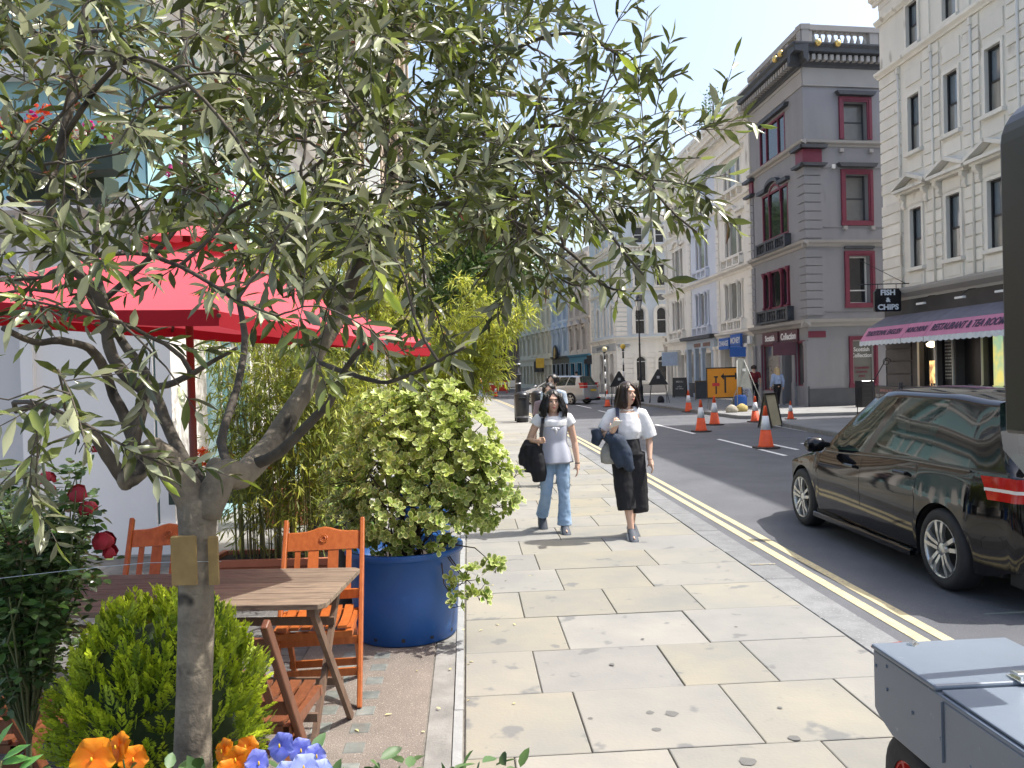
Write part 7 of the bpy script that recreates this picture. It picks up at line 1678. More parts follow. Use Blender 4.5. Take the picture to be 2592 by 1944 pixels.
sack('pale sandbag at the foot of the grey sign frame by the kerb', (8.35, 30.9, 0), ('pale_sack', (.34, .31, .25)), .72); sack('yellowish sandbag behind the pale one', (8.85, 31.3, 0), ('yellow_sack', (.42, .33, .12)), .75)
def a_board(label, loc, rz, w, h, face, frame_, lean=.22, writing=None, cat='A-board', ang2=True):
    t = thing('a_board', label, cat, loc, rz)
    for s in (1, -1):
        d = h * lean; q = MB(); q.add([(-w / 2, -s * d, 0.06), (w / 2, -s * d, .06), (w / 2, -s * .015, h), (-w / 2, -s * .015, h), (-w / 2, -s * (d - .03), .06), (w / 2, -s * (d - .03), .06), (w / 2, s * .01, h), (-w / 2, s * .01, h)], [(0, 1, 2, 3), (7, 6, 5, 4), (0, 3, 7, 4), (1, 5, 6, 2), (0, 4, 5, 1), (3, 2, 6, 7)]); q.ob('panel', face, t)
        for x in (-w / 2 - .02, w / 2 + .02):
            q = MB(); q.beam((x, -s * (d + .015), 0), (x, -s * .01, h + .03), .045, .04, (0, 1, 0)); q.ob('frame_bar', frame_, t)
    q = MB(); q.box(-w / 2 - .04, w / 2 + .04, -.04, .04, h, h + .05); q.ob('top_bar', frame_, t)
    if writing:
        for body, z, sz, m in writing:
            y = -(h - z) * lean - .02; text_ob(body, sz, m, t, (0, y - .004, z), (math.pi / 2 - math.atan(lean), 0, 0), .001, .001)
    return t
chalk = MATS['chalk']
a_board('black pavement A-board with chalk menu beside the cream doorway', (10.15, 49.0, 0), R(-25), .75, 1.15, mat('board_slate', (.035, .04, .045), .6), M_wht2 if 0 else iron, .16, [('MENU', .95, .16, chalk), ('coffee\ntea cakes', .6, .13, chalk)])
a_board('white poster A-board next to the man in the red T-shirt', (9.85, 34.6, 0), R(12), .72, 1.15, mat('poster_white', (.55, .58, .62), .6), gal, .18, [('TICKETS', .95, .13, ink), ('TOURS\nMAPS\nGIFTS', .6, .13, ink)])
a_board('cream board on black A-frame legs at the side street kerb', (7.75, 24.4, -.12), R(38), .50, .98, mat('cream_board', (.52, .44, .28), .7), iron, .22)
a_board('dark low A-board at the blue shopfront', (10.5, 44.3, 0), R(-12), .9, 1.0, mat('board_slate', (.035, .04, .045), .6), mat('frame_wood', (.18, .13, .08), .7), .2)
t = thing('water_barrier', 'small blue plastic barrel under the grey sign frame', 'barrel', (9.3, 33.0, 0)); q = MB(); q.lathe([(.22, 0), (.25, .1), (.25, .5), (.2, .58), (.001, .6)], 14); q.ob('drum', M_csign, t)
# red barriers far left
brm = mat('barrier_red', (.50, .04, .02), .6)
for k in range(5):
    t = thing('road_barrier', ('red plastic works barrier, leftmost of the far row', 'second red works barrier of the far row', 'middle red works barrier of the far row', 'fourth red works barrier of the far row', 'rightmost red works barrier, next to the white board')[k], 'barrier', (-5.6 + 1.15 * k, 78 + .3 * k, -.1), R(4)); q = MB(); q.box(-.54, .54, -.03, .03, .15, 1.15, 0, .01); q.box(-.54, -.4, -.25, .25, 0, .1); q.box(.4, .54, -.25, .25, 0, .1); q.ob('panel', brm, t); q = MB(); q.box(-.5, .5, -.035, -.031, .8, 1.0); q.ob('reflective_strip', conW, t)
t = thing('notice_board', 'white works notice on a stand right of the red barriers', 'notice', (.1, 76, 0)); q = MB(); q.box(-.5, .5, -.03, .03, .5, 1.1); q.ob('board', M_wht2, t); q = MB(); q.box(-.4, -.35, -.03, .03, 0, .5); q.box(.35, .4, -.03, .03, 0, .5); q.ob('leg', iron, t)
# black cabinet and cafe barriers by the tea room
t = thing('service_cabinet', 'black cabinet at the end of the grey building plinth', 'cabinet', (14.0, 32.2, 0), R(8)); q = MB(); q.box(-.25, .25, -.25, .25, 0, 1.05, 0, .02); q.ob('body', iron, t); q = MB()
for k in range(5): q.box(-.2, .2, -.262, -.25, .2 + .17 * k, .22 + .17 * k)
q.ob('louvre', mat('louvre_dark', (.04, .04, .045), .5), t)
banner = mat('cafe_banner', (.115, .10, .088), .8, .08, 3)
for k in range(4):
    x = 11.55 + .05 * k; y = 25.0 - 1.75 * k
    t = thing('cafe_barrier', ('brown canvas cafe barrier with a printed menu, leftmost under the awning', 'brown canvas cafe barrier, second from the left under the awning', 'brown canvas cafe barrier, third from the left under the awning', 'brown canvas cafe barrier behind the black car roof')[k], 'barrier', (x, y, 0), R(90)); q = MB(); q.box(-.80, .80, -.006, .006, .22, .98); q.ob('canvas', banner, t)
    for xx in (-.86, .86):
        q = MB(); q.tube([(xx, 0, 0), (xx, 0, 1.12)], .025, 8); q.lathe([(.15, 0), (.15, .02), (.03, .04)], 14, (xx, 0, 0)); q.ob('post', iron, t)
    q = MB(); q.tube([(-.86, 0, 1.0), (.86, 0, 1.0)], .015, 6); q.ob('rail', iron, t)
    if k < 2:
        for j, (b_, m_x) in enumerate((('SERVED ALL DAY', mat('banner_pink', (.5, .25, .22), .8)), ('FULL ENGLISH BREAKFAST', chalk), ('TRADITIONAL CREAM TEAS', chalk), ('FISH & CHIPS', chalk))): text_ob(b_, .12 if j else .11, m_x, t, (0, .010, .86 - .16 * j), (math.pi / 2, 0, math.pi), .002, .002)
def cafe_table(label, loc):
    t = thing('cafe_table', label, 'table', loc, group='small round tables behind the barriers'); q = MB(); q.lathe([(.32, .72), (.33, .73), (.33, .75), (.001, .755)], 18); q.ob('tabletop', iron, t); q = MB(); q.lathe([(.22, 0), (.2, .02), (.025, .05), (.025, .72)], 12); q.ob('pedestal', iron, t); return t
for k, y in enumerate((24.4, 22.4, 20.4)): cafe_table(('small dark cafe table nearest the grey building', 'small dark cafe table in the middle under the awning', 'small dark cafe table behind the black car roof')[k], (12.1, y, 0))
def cafe_chair(label, loc, rz):
    t = thing('cafe_chair', label, 'chair', loc, rz, group='black cafe chairs under the awning'); q = MB(); q.box(-.2, .2, -.2, .2, .43, .46, 0, .01); q.ob('seat', iron, t)
    for x, y in ((-.18, -.18), (.18, -.18)): q = MB(); q.tube([(x, y, 0), (x, y, .44)], .014, 5); q.ob('leg', iron, t)
    for x in (-.18, .18): q = MB(); q.tube([(x, .2, 0), (x, .18, .45), (x * .9, .24, .9)], .014, 5); q.ob('leg', iron, t)
    q = MB(); q.tube([(-.165, .24, .9), (0, .26, .95), (.165, .24, .9)], .014, 5)
    for x in (-.08, 0, .08): q.tube([(x, .19, .46), (x, .25, .92)], .008, 4)
    q.ob('backrest', iron, t); return t
cc = cafe_chair('black cafe chair at the table nearest the grey building', (12.1, 25.0, 0), 0)
for x, y, rz, lab in ((12.1, 23.8, 180, 'black cafe chair facing the grey building, at the first table'), (12.1, 23.0, 0, 'black cafe chair at the far side of the middle table'), (12.1, 21.8, 180, 'black cafe chair at the near side of the middle table')): c = copy_tree(cc); place(c, (x, y, 0), R(rz), lab)
t = thing('railing', 'black scrolled iron handrail beside the tea room doorway', 'railing', (12.35, 26.9, 0)); q = MB()
for k in range(2):
    cx_ = .1 + .35 * k; q.tube([(cx_ + .15 * math.cos(a) * (1 - a / 12), 0, 1.75 + .15 * math.sin(a) * (1 - a / 12)) for a in [j * .5 for j in range(18)]], .014, 5)
q.tube([(-.9, 0, .9), (-.3, 0, 1.2), (.0, 0, 1.7), (.1, 0, 1.9)], .018, 5); q.tube([(.1, 0, .7), (.1, 0, 1.6)], .016, 5); q.tube([(.45, 0, .7), (.45, 0, 1.6)], .016, 5); q.ob('scroll_iron', iron, t)
for x in (-.9, -.4, .1, .45): q = MB(); q.tube([(x, 0, 0), (x, 0, .9)], .015, 5); q.ob('baluster', iron, t)

# ------------------------------------------------------------------ portable traffic signal at the right edge
PS = thing('portable_signal', 'portable traffic signal: grey wheeled battery box with a tall black signal head', 'traffic light', (1.345, 3.07, 0), R(3.0)); gm = mat('grey_powder_coat', (.155, .185, .225), .38, .08, 2, .0003, 200, spec=.6, spots=((.24, .27, .31), 22, .70))
def sheet(z0, z1, x0, x1, y0, y1, name='box_body', b=.008):
    q = MB(); q.box(x0, x1, y0, y1, z0, z1); o = q.ob(name, gm, PS); bevel(o, b, 2); return o
q = MB()      # body, far end towards +y; side profile with the cut corner
q.prism([(0, .395), (0, .615), (-.92, .615), (-.92, .34), (-.125, .34), (-.03, .375)], 0, .52, 0, 'x'); bevel(q.ob('box_body', gm, PS), .006)
sheet(.617, .637, -.006, .526, -.42, .006, 'lid'); sheet(.560, .6168, .0, .52, -1.25, -.925, 'rear_box'); sheet(.617, .627, .01, .51, -.92, -.43, 'lower_lid')
sheet(.40, .60, -.010, -.0012, -.46, -.455, 'panel_seam', .001); sheet(.40, .60, -.0035, -.0008, -.90, -.47, 'side_panel', .002)
stl = mat('bright_steel', (.72, .72, .70), .25, .08, 8, metal=.95)
def hasp(x, y, z, s=1., rz=0.):
    o = link('hasp', None, PS, (x, y, z)); bpy.data.objects.remove(o); q = MB(); q.box(-.045, .045, -.03, .03, 0, .004, 0, .001); q.box(-.04, .04, -.012, .012, .012, .020, 0, .002); q.box(-.034, -.026, -.012, .03, .004, .014); q.box(.026, .034, -.012, .03, .004, .014); o = q.ob('hasp', stl, PS, (x, y, z)); o.rotation_euler = (0, 0, rz); o.scale = (s, s, s)
hasp(.14, -.03, .637, .55, .7); hasp(.33, -.405, .638, 1.25); hasp(.30, -.60, .627, .7); hasp(.44, -.52, .627, .5, .5)
q = MB(); q.beam((.0, .012, .62), (.12, .012, .632), .008, .006); q.ob('latch_bar', mat('rust_red', (.25, .05, .04), .6), PS)
for y, z in ((-.10, .50), (-.27, .485), (-.44, .47), (-.60, .455), (-.02, .56), (-.1, .585)):
    q = MB(); q.lathe([(.001, -.004), (.006, -.003), (.007, .001)], 8, (0, 0, 0), ax='x'); q.ob('rivet', gm, PS, (-.0015, y, z))
for x in (.045, .50):
    q = MB(); w_ = .075; q.lathe([(.095, -w_ / 2), (.15, -w_ / 2), (.178, -w_ * .3), (.185, 0), (.178, w_ * .3), (.15, w_ / 2), (.095, w_ / 2), (.095, -w_ / 2)], 30, ax='x', cap=False); wl = q.ob('wheel', tyreM, PS, (x, -.21, .185)); rM = mat('red_hub', (.55, .03, .02), .4)
    q = MB(); q.lathe([(.086, -.03), (.098, -.034), (.098, .034), (.086, .03), (.086, -.03)], 24, ax='x', cap=False); q.lathe([(.02, -.04), (.03, -.035), (.03, .035), (.02, .04)], 12, ax='x'); q.ob('rim', rM, wl)
    for k in range(6): a = k * 1.047; q = MB(); q.beam((-.02, .025 * math.cos(a), .025 * math.sin(a)), (-.02, .09 * math.cos(a), .09 * math.sin(a)), .012, .02, (1, 0, 0)); q.ob('spoke', rM, wl)
q = MB(); q.tube([(.04, -.21, .185), (.5, -.21, .185)], .012, 8); q.ob('axle', stl, PS)
q = MB(); q.tube([(.49, -.30, .62), (.49, -.30, 2.62)], .024, 12); q.ob('mast', gm, PS)
hx, hy = .290, -.52
q = MB(); prof = [(.40, 1.455), (.40, 2.42)] + [(.40 - .20 * (1 - math.cos(math.pi / 2 * i / 8)) - .0, 2.42 + .165 * math.sin(math.pi / 2 * i / 8)) for i in range(1, 9)] + [(0.2 - .20 * math.sin(math.pi / 2 * i / 8), 2.42 + .165 * math.cos(math.pi / 2 * i / 8)) for i in range(1, 9)] + [(.0, 1.455)]
q.prism(prof, 0, .16, 0, 'y'); bevel(q.ob('signal_head', mat('signal_black', (.018, .018, .022), .38, .06, 4, spec=.6), PS, (hx, hy, 0)), .012)
sg = emat('green_aspect', (.35, .85, .45), 1.6)
for z, m in ((2.27, dkM), (1.95, dkM), (1.63, sg)):
    q = MB(); q.lathe([(.001, -.004), (.06, -.004), (.085, .002)], 20, ax='y'); q.ob('lens', m, PS, (hx + .215, hy - .004, z))
    q = MB(); n = 16; q.rings([[Vector((.10 * math.cos(a), y, .10 * math.sin(a))) for a in [math.pi * (-.15 + 1.3 * i / n) for i in range(n + 1)]] for y in (0, -.17)], closed=False, cap=False); q.ob('visor', dkM, PS, (hx + .215, hy, z), fix=False)
t = thing('fallen_petal', 'small yellow petal lying on the grey metal lid', 'leaf', (1.735, 2.76, .6385), .6); L = Leaves('ovate'); L.add(Vector((0, 0, 0)), Vector((1, 0, 0)), Vector((0, 0, 1)), .038, .022, 0); o = L.build(t, leafmat('yellow_petal', (.8, .6, .05), (.8, .6, .1), rough=.6), 'blade'); del o['kind']
# ================================================================== people
skinM = mat('skin', (.62, .40, .29), .5, .06, 8, .0004, 120, spec=.35); skinD = mat('lips', (.42, .10, .09), .45, .05, 8)
hairB = mat('hair_black', (.012, .010, .010), .42, .35, 60, .002, 220, spec=.5, scale=(1, 1, .12)); hairBr = mat('hair_brown', (.030, .016, .011), .42, .35, 60, .002, 220, scale=(1, 1, .12)); eyeW = mat('eye_white', (.6, .58, .55), .3, .03, 5)
def V3(*a): return Vector(a)
def ell(mb, c, r, n=14, m_=8, rot=None):
    prof = [(max(.0008, math.sin(math.pi * i / m_)), -math.cos(math.pi * i / m_)) for i in range(m_ + 1)]; k = len(mb.v); mb.lathe(prof, n, (0, 0, 0))
    for i in range(k, len(mb.v)):
        p = Vector(mb.v[i]); p = Vector((p.x * r[0], p.y * r[1], p.z * r[2]))
        if rot: p.rotate(rot)
        mb.v[i] = tuple(p + Vector(c))
def body(t, J, m=None, vox=.007, s=1.0, fingers=True, hide_feet=False):
    """one continuous figure: limbs and trunk fused into a single surface. J holds joints in metres, facing -y"""
    b = MB(); T = lambda pts, r, n=12: b.tube(pts, r, n)
    hip, waist, chest, neck, head = J['hip'], J['waist'], J['chest'], J['neck'], J['head']
    b.rings([[Vector((p.x + rx * math.cos(a), p.y + ry * math.sin(a), p.z)) for a in [6.283 * i / 18 for i in range(18)]] for p, rx, ry in ((hip + V3(0, 0, -.07), .10, .075), (hip, .120, .088), (waist, .118, .085), (lerpv(waist, chest, .6), .135, .10), (chest, .150, .105), (lerpv(chest, neck, .55), .155, .085), (lerpv(chest, neck, .85), .08, .06))])
    T([lerpv(chest, neck, .5), neck, head + V3(0, .01, -.04)], [.062, .046, .050])
    for s_ in ('l', 'r'):
        sh, el, wr, hd = J['sh' + s_], J['el' + s_], J['wr' + s_], J['hd' + s_]
        T([lerpv(lerpv(chest, neck, .6), sh, .3), sh, lerpv(sh, el, .35), lerpv(sh, el, .8), el, lerpv(el, wr, .3), lerpv(el, wr, .8), wr], [.06, .050, .043, .037, .035, .036, .027, .023])
        d = (hd - wr).normalized(); ax = J.get('ax' + s_, Vector((1, 0, 0))); ax = (ax - d * ax.dot(d)).normalized(); nz = d.cross(ax); cu = J.get('curl' + s_, .5)
        T([wr - d * .01, wr + d * .035, wr + d * .075], [.022, .028, .026], 10)
        for k in range(4):
            o = wr + d * .075 + ax * (-.026 + .0175 * k); ln = (.062, .072, .070, .055)[k]; dd = d; pts = [o - d * .02]
            for j in range(3): pts.append(pts[-1] + dd * (ln * (.55, .33, .28)[j] + (.02 if j == 0 else 0))); dd = (dd + nz * cu * .75).normalized()
            T(pts, [.0085, .0085, .0078, .006], 8)
        tb = wr + d * .025 - ax * .022; T([tb, tb + (d * .6 - ax * .8 + nz * .3).normalized() * .03, tb + (d * .9 - ax * .45 + nz * .5 * (1 + cu)).normalized() * .062], [.012, .011, .007], 8)
        hp, kn, an, toe = J['hp' + s_], J['kn' + s_], J['an' + s_], J['to' + s_]
        T([hp, lerpv(hp, kn, .4), lerpv(hp, kn, .9), kn, lerpv(kn, an, .25), lerpv(kn, an, .75), an], [.076, .068, .052, .049, .052, .036, .032]); T([an + (an - toe).normalized() * .03 + V3(0, 0, -.02), an + V3(0, 0, -.02), lerpv(an, toe, .6) + V3(0, 0, -.01), toe], [.018, .018, .014, .008])
    # head with nose, brow, chin, ears; turned by J['turn']
    rot = Matrix.Rotation(J.get('turn', 0), 3, 'Z') @ Matrix.Rotation(J.get('tilt', 0), 3, 'Y') @ Matrix.Rotation(J.get('nod', 0), 3, 'X'); hr = J.get('hs', 1.)
    H_ = lambda x, y, z: head + rot @ (Vector((x, y, z)) * hr)
    def E(c, r, n=16, m_=10): ell(b, H_(*c), tuple(x * hr for x in r), n, m_, rot)
    E((0, .012, .035), (.073, .090, .082)); E((0, -.018, -.022), (.060, .070, .078)); E((0, -.040, -.078), (.030, .030, .026)); E((0, -.070, -.045), (.026, .020, .022)); E((.030, -.055, -.010), (.026, .026, .026)); E((-.030, -.055, -.010), (.026, .026, .026)); E((0, -.060, .040), (.050, .026, .020))
    for a, c, r in (((0, -.083, .018), (0, -.102, -.020), (.008, .012)),): b.tube([H_(*a), H_(*c)], [r[0] * hr, r[1] * hr], 8)
    E((.010, -.088, -.022), (.009, .009, .007)); E((-.010, -.088, -.022), (.009, .009, .007)); E((.072, .012, .0), (.010, .018, .028)); E((-.072, .012, .0), (.010, .018, .028))
    o = b.ob('body', m or skinM, t, fix=True); md = o.modifiers.new('fuse', 'REMESH'); md.mode = 'VOXEL'; md.voxel_size = vox; md.use_smooth_shade = True
    md = o.modifiers.new('soften', 'SMOOTH'); md.iterations = 2; md.factor = .4
    for sx in (-1, 1):
        q = MB(); ell(q, H_(.029 * sx, -.0765, .010), (.0125 * hr, .006 * hr, .0055 * hr), 10, 6, rot); q.ob('eye', eyeW, t); q = MB(); ell(q, H_(.029 * sx, -.0825, .010), (.0062 * hr, .0035 * hr, .0055 * hr), 8, 6, rot); q.ob('iris', hairB, t)
        q = MB(); q.tube([H_((.014) * sx, -.0865, .031), H_(.030 * sx, -.0845, .037), H_(.047 * sx, -.072, .031)], [.0022, .0028, .0015], 5); q.ob('eyebrow', hairB, t); q = MB(); q.tube([H_(.016 * sx, -.083, .012), H_(.029 * sx, -.084, .0175), H_(.043 * sx, -.075, .013)], [.0015, .0018, .001], 5); q.ob('eyelash', hairB, t)
    q = MB(); q.tube([H_(-.021, -.083, -.052), H_(-.008, -.0915, -.0485), H_(0, -.0915, -.050), H_(.008, -.0915, -.0485), H_(.021, -.083, -.052)], [.001, .0042, .0036, .0042, .001], 6); q.tube([H_(-.018, -.083, -.055), H_(0, -.0905, -.0595), H_(.018, -.083, -.055)], [.001, .0052, .001], 6); q.ob('lips', skinD, t)
    return H_, rot, hr
def lerpv(a, b, t): return a + (b - a) * t
def hair_bob(t, H_, m, ln=.17, wide=1., part=.02, fringe=.0, seed=1, face=.62):
    random.seed(seed); n = 40; rows_ = 13; R_ = []
    for i in range(rows_ + 1):
        f = i / rows_; row = []
        fa = face * max(.02, min(1, (f - .24) / .20))
        for j in range(n + 1):
            a = fa + (2 * math.pi - 2 * fa) * j / n - math.pi / 2          # closes over the crown, leaves the face open
            if f < .5:
                th = f / .5 * math.pi / 2; r = math.sin(th); x, y, z = .088 * r * math.cos(a), .103 * r * math.sin(a), .105 * math.cos(th)
            else:
                g_ = (f - .5) / .5; r = 1 + .20 * g_ * wide * math.sin(math.pi * min(1, g_ * .8)); x, y, z = .088 * r * math.cos(a) * (1 + .10 * wide * g_), .103 * r * math.sin(a), -ln * g_ - .01 * math.sin(j * 1.7)
                if g_ > .75: x *= 1 - (g_ - .75) * .35; y *= 1 - (g_ - .75) * .3
            w = .0035 * math.sin(j * 2.3 + i * .4) + .003 * math.sin(j * 5.1); row.append(H_(x * (1 + w * 6), y * (1 + w * 6) + .012, z + .032))
        R_.append(row)
    q = MB(); q.rings(R_, closed=False, cap=False)
    o = q.ob('hair', m, t, fix=False); md = o.modifiers.new('thick', 'SOLIDIFY'); md.thickness = .014; md.offset = .3; md = o.modifiers.new('sub', 'SUBSURF'); md.levels = 1; md.render_levels = 1
    q = MB()
    for k in range(90):      # loose strands over the shell
        a = face + .02 + (2 * math.pi - 2 * face - .04) * random.random() - math.pi / 2; pts = []
        for g_ in (0, .25, .5, .75, 1.0):
            r = 1.10 + .22 * g_ * wide * math.sin(math.pi * min(1, g_ * .8)); pts.append(H_(.088 * r * math.cos(a + .05 * g_) * (1 + .1 * g_), .103 * r * math.sin(a), .075 - (ln + .05 + random.uniform(-.02, .03)) * g_ + .02))
        q.tube(pts, [.003, .004, .004, .003, .001], 4)
    for k in range(16):      # locks framing the face, parted off centre
        s_ = 1 if k % 2 else -1; u = k / 16; pts = [H_(s_ * (.045 + .02 * u), -.086, .075), H_(s_ * (.066 + .004 * u), -.070, .050), H_(s_ * .080, -.048 - .01 * u, -.015), H_(s_ * (.082 + .02 * (wide - 1)), -.04, -.02 - ln * .65)]; q.tube(pts, [.006, .009, .010, .004], 6)
    q.ob('hair_locks', m, t, fix=False)
def sk(t, name, m, secs, n=26, fold=0., nf=9, ph=0., thick=.004, sub=1):
    """garment: horizontal or tilted elliptical sections (centre, rx, ry, [axis]) lofted, with folds that grow downwards"""
    R_ = []; L_ = len(secs)
    for i, s_ in enumerate(secs):
        c, rx, ry = s_[:3]; ax = s_[3] if len(s_) > 3 else Vector((0, 0, 1)); f = i / (L_ - 1)
        x = Vector((0, 1, 0)).cross(ax); x = x.normalized() if x.length > .1 else Vector((1, 0, 0)); y = ax.cross(x).normalized()
        R_.append([c + x * (rx * (1 + fold * f * math.sin(nf * a + ph + 1.5 * f) + fold * .5 * f * math.sin(2.3 * nf * a))) * math.cos(a) + y * (ry * (1 + fold * f * math.sin(nf * a + ph + 1.5 * f))) * math.sin(a) for a in [6.2832 * k / n for k in range(n)]])
    q = MB(); q.rings(R_, cap=False); o = q.ob(name, m, t); md = o.modifiers.new('cloth', 'SOLIDIFY'); md.thickness = thick; md.offset = 1
    if sub: md = o.modifiers.new('sub', 'SUBSURF'); md.levels = sub; md.render_levels = sub
    return o
def fuse(t, name, m, tubes, vox=.009, sm=4, ells=(), ysc=1., amp=.018, ns=.07):
    q = MB()
    for pts, r in tubes: q.tube(pts, r, 14)
    if ysc != 1.: q.v = [(x, y * ysc, z) for x, y, z in q.v]
    for c, r in ells: ell(q, c, r)
    o = q.ob(name, m, t); md = o.modifiers.new('fuse', 'REMESH'); md.mode = 'VOXEL'; md.voxel_size = vox; md.use_smooth_shade = True; md = o.modifiers.new('soften', 'SMOOTH'); md.iterations = sm; md.factor = .5
    tx = bpy.data.textures.get('folds%g' % ns) or bpy.data.textures.new('folds%g' % ns, 'CLOUDS'); tx.noise_scale = ns; tx.noise_depth = 2; md = o.modifiers.new('folds', 'DISPLACE'); md.texture = tx; md.strength = amp; md.mid_level = .5
    return o
def shoe(t, an, toe, m, sole):
    d = (toe - an); d.z = 0 if abs(d.z) < .05 else d.z; d.normalize(); up = Vector((0, 0, 1)); s = d.cross(up).normalized(); up = s.cross(d)
    base = an - up * .075 + d * -.045; R1, R2 = [], []
    for f, w, h in ((0, .030, .06), (.12, .040, .085), (.35, .043, .090), (.55, .047, .070), (.8, .049, .054), (.95, .038, .042), (1.0, .014, .024)):
        c = base + d * .25 * f; R2.append([c + s * (w * 1.08 * math.cos(a)) + up * (.012 + .012 * math.sin(a)) for a in [6.283 * k / 14 for k in range(14)]]); R1.append([c + s * w * math.cos(a) + up * (.018 + h / 2 + (h / 2) * math.sin(a)) for a in [6.283 * k / 14 for k in range(14)]])
    q = MB(); q.rings(R1); q.ob('shoe', m, t); q = MB(); q.rings(R2); q.ob('sole', sole, t)
    q = MB()
    for f in (.42, .5, .58): c = base + d * .25 * f; q.tube([c + s * .030 + up * .070, c + up * (.128 - .09 * f), c - s * .030 + up * .070], .0025, 4)
    q.ob('laces', M_wht2, t)
denim = mat('light_denim', (.20, .31, .46), .85, .18, 6, .0006, 300, col2=(.33, .45, .60)); wcot = mat('white_cotton', (.72, .72, .73), .8, .03, 6, .0006, 60); bgrey = mat('blue_grey_cotton', (.40, .42, .49), .8, .05, 6, .0006, 60); blkc = mat('black_cloth', (.010, .010, .013), .85, .25, 8, .001, 60); navy = mat('navy_denim', (.022, .035, .060), .8, .3, 7, .001, 70); sneak = mat('grey_sneaker', (.07, .08, .10), .7, .15, 20); offw = mat('canvas_bag', (.30, .29, .26), .85, .15, 10, .001, 80)
# ---- woman in white and blue-grey top with jeans
P1 = thing('person', 'woman in a white and blue-grey top and light blue jeans, black coat over her arm', 'person', (.43, 8.66, 0), R(2))
A = V3
J = dict(hip=A(0, 0, .80), waist=A(0, -.005, .97), chest=A(0, 0, 1.13), neck=A(0, .0, 1.27), head=A(.0, -.012, 1.385), shl=A(-.165, 0, 1.195), shr=A(.165, 0, 1.195), ell=A(-.265, .02, .985), elr=A(.225, .03, .95), wrl=A(-.20, -.14, .985), wrr=A(.245, -.02, .735), hdl=A(-.13, -.20, 1.0), hdr=A(.24, -.045, .63), axl=A(0, 0, 1), axr=A(0, -1, 0), curll=1.5, curlr=.55,
         hpl=A(-.075, 0, .78), hpr=A(.08, 0, .78), knl=A(-.095, -.01, .43), knr=A(.09, -.05, .43), anl=A(-.13, .22, .145), anr=A(.085, -.05, .085), tol=A(-.125, .16, .02), tor=A(.095, -.21, .03), turn=.05, hs=1.0)
H_, rot, hr = body(P1, J, vox=.006); hair_bob(P1, H_, hairB, .185, 3.2, -.02, seed=4, face=.58)
fuse(P1, 'jeans', denim, [([A(0, 0, .88), A(0, 0, .80)], [.108, .125]), ([A(-.07, 0, .80), A(-.085, 0, .62), A(-.095, -.01, .43), A(-.112, .10, .28), A(-.13, .20, .155)], [.090, .080, .062, .064, .072]), ([A(.075, 0, .80), A(.085, -.03, .62), A(.09, -.05, .43), A(.088, -.05, .25), A(.086, -.055, .075)], [.090, .080, .062, .066, .080])], .009, 5)
sk(P1, 'blouse_body', bgrey, [(A(0, -.004, 1.155), .150, .112), (A(0, -.006, 1.08), .150, .120), (A(0, -.004, .975), .133, .102), (A(0, -.004, .965), .134, .103), (A(0, 0, .86), .168, .140), (A(0, 0, .735), .195, .160)], fold=.10, nf=7)
fuse(P1, 'blouse_yoke', wcot, [([A(0, 0, 1.235), A(0, -.003, 1.18), A(0, -.006, 1.125)], [.115, .156, .152]), ([A(-.05, 0, 1.235), A(-.15, 0, 1.205), A(-.195, .006, 1.145)], [.062, .072, .066]), ([A(.05, 0, 1.235), A(.15, 0, 1.205), A(.185, .01, 1.14)], [.062, .072, .068])], .008, 3, ysc=.86, amp=.012)
for s_, nm in (): sh = J['sh' + nm]; el = J['el' + nm]; d = (el - sh).normalized(); sk(P1, 'sleeve', wcot, [(sh + A(-s_ * .05, 0, .018), .066, .066, d), (sh + A(0, 0, .008), .070, .068, d), (sh + d * .05, .070, .066, d), (sh + d * .115 + A(s_ * .010, 0, 0), .070, .064, d)], fold=.03, n=18)
q = MB(); q.tube([A(.0, -.125, 1.12), A(.02, -.128, 1.09), A(.012, -.126, 1.05)], [.02, .014, .005], 8); q.tube([A(.0, -.125, 1.12), A(.055, -.122, 1.11)], [.014, .008], 8); q.tube([A(.0, -.125, 1.12), A(-.04, -.124, 1.105)], [.014, .008], 8); q.ob('bow', wcot, P1)
shoe(P1, J['anr'], J['tor'], sneak, M_wht2); shoe(P1, J['anl'], A(-.12, .13, .02), sneak, mat('sole_grey', (.2, .2, .2), .7))
q = MB(); q.lathe([(.025, -.008), (.028, 0), (.025, .008)], 14, tuple(J['wrr'] + A(0, -.002, -.005)), cap=False); q.ob('wristwatch', mat('watch_band', (.12, .09, .07), .4), P1)
BG = thing('bag', 'black shoulder bag with a coat over it, carried by the woman in jeans', 'bag', (.43, 8.66, 0), R(2))
fuse(BG, 'coat', blkc, [([A(-.27, -.02, .99), A(-.29, -.04, .90), A(-.31, -.03, .80), A(-.33, -.02, .72)], [.045, .075, .085, .055]), ([A(-.20, -.12, .96), A(-.20, -.11, .82), A(-.18, -.10, .68), A(-.17, -.09, .56)], [.05, .085, .09, .07]), ([A(-.25, -.07, .95), A(-.25, -.07, .66)], [.08, .08])], .011, 4)
q = MB()
for a, b in zip([A(-.115, -.085, 1.22), A(-.13, -.135, 1.15), A(-.145, -.16, 1.05), A(-.15, -.185, .95)], [A(-.13, -.135, 1.15), A(-.145, -.16, 1.05), A(-.15, -.185, .95), A(-.16, -.15, .85)]): q.beam(a, b, .034, .007, (0, 1, 0))
q.beam(A(-.115, .07, 1.21), A(-.115, -.085, 1.222), .034, .007); q.ob('strap', blkc, BG)
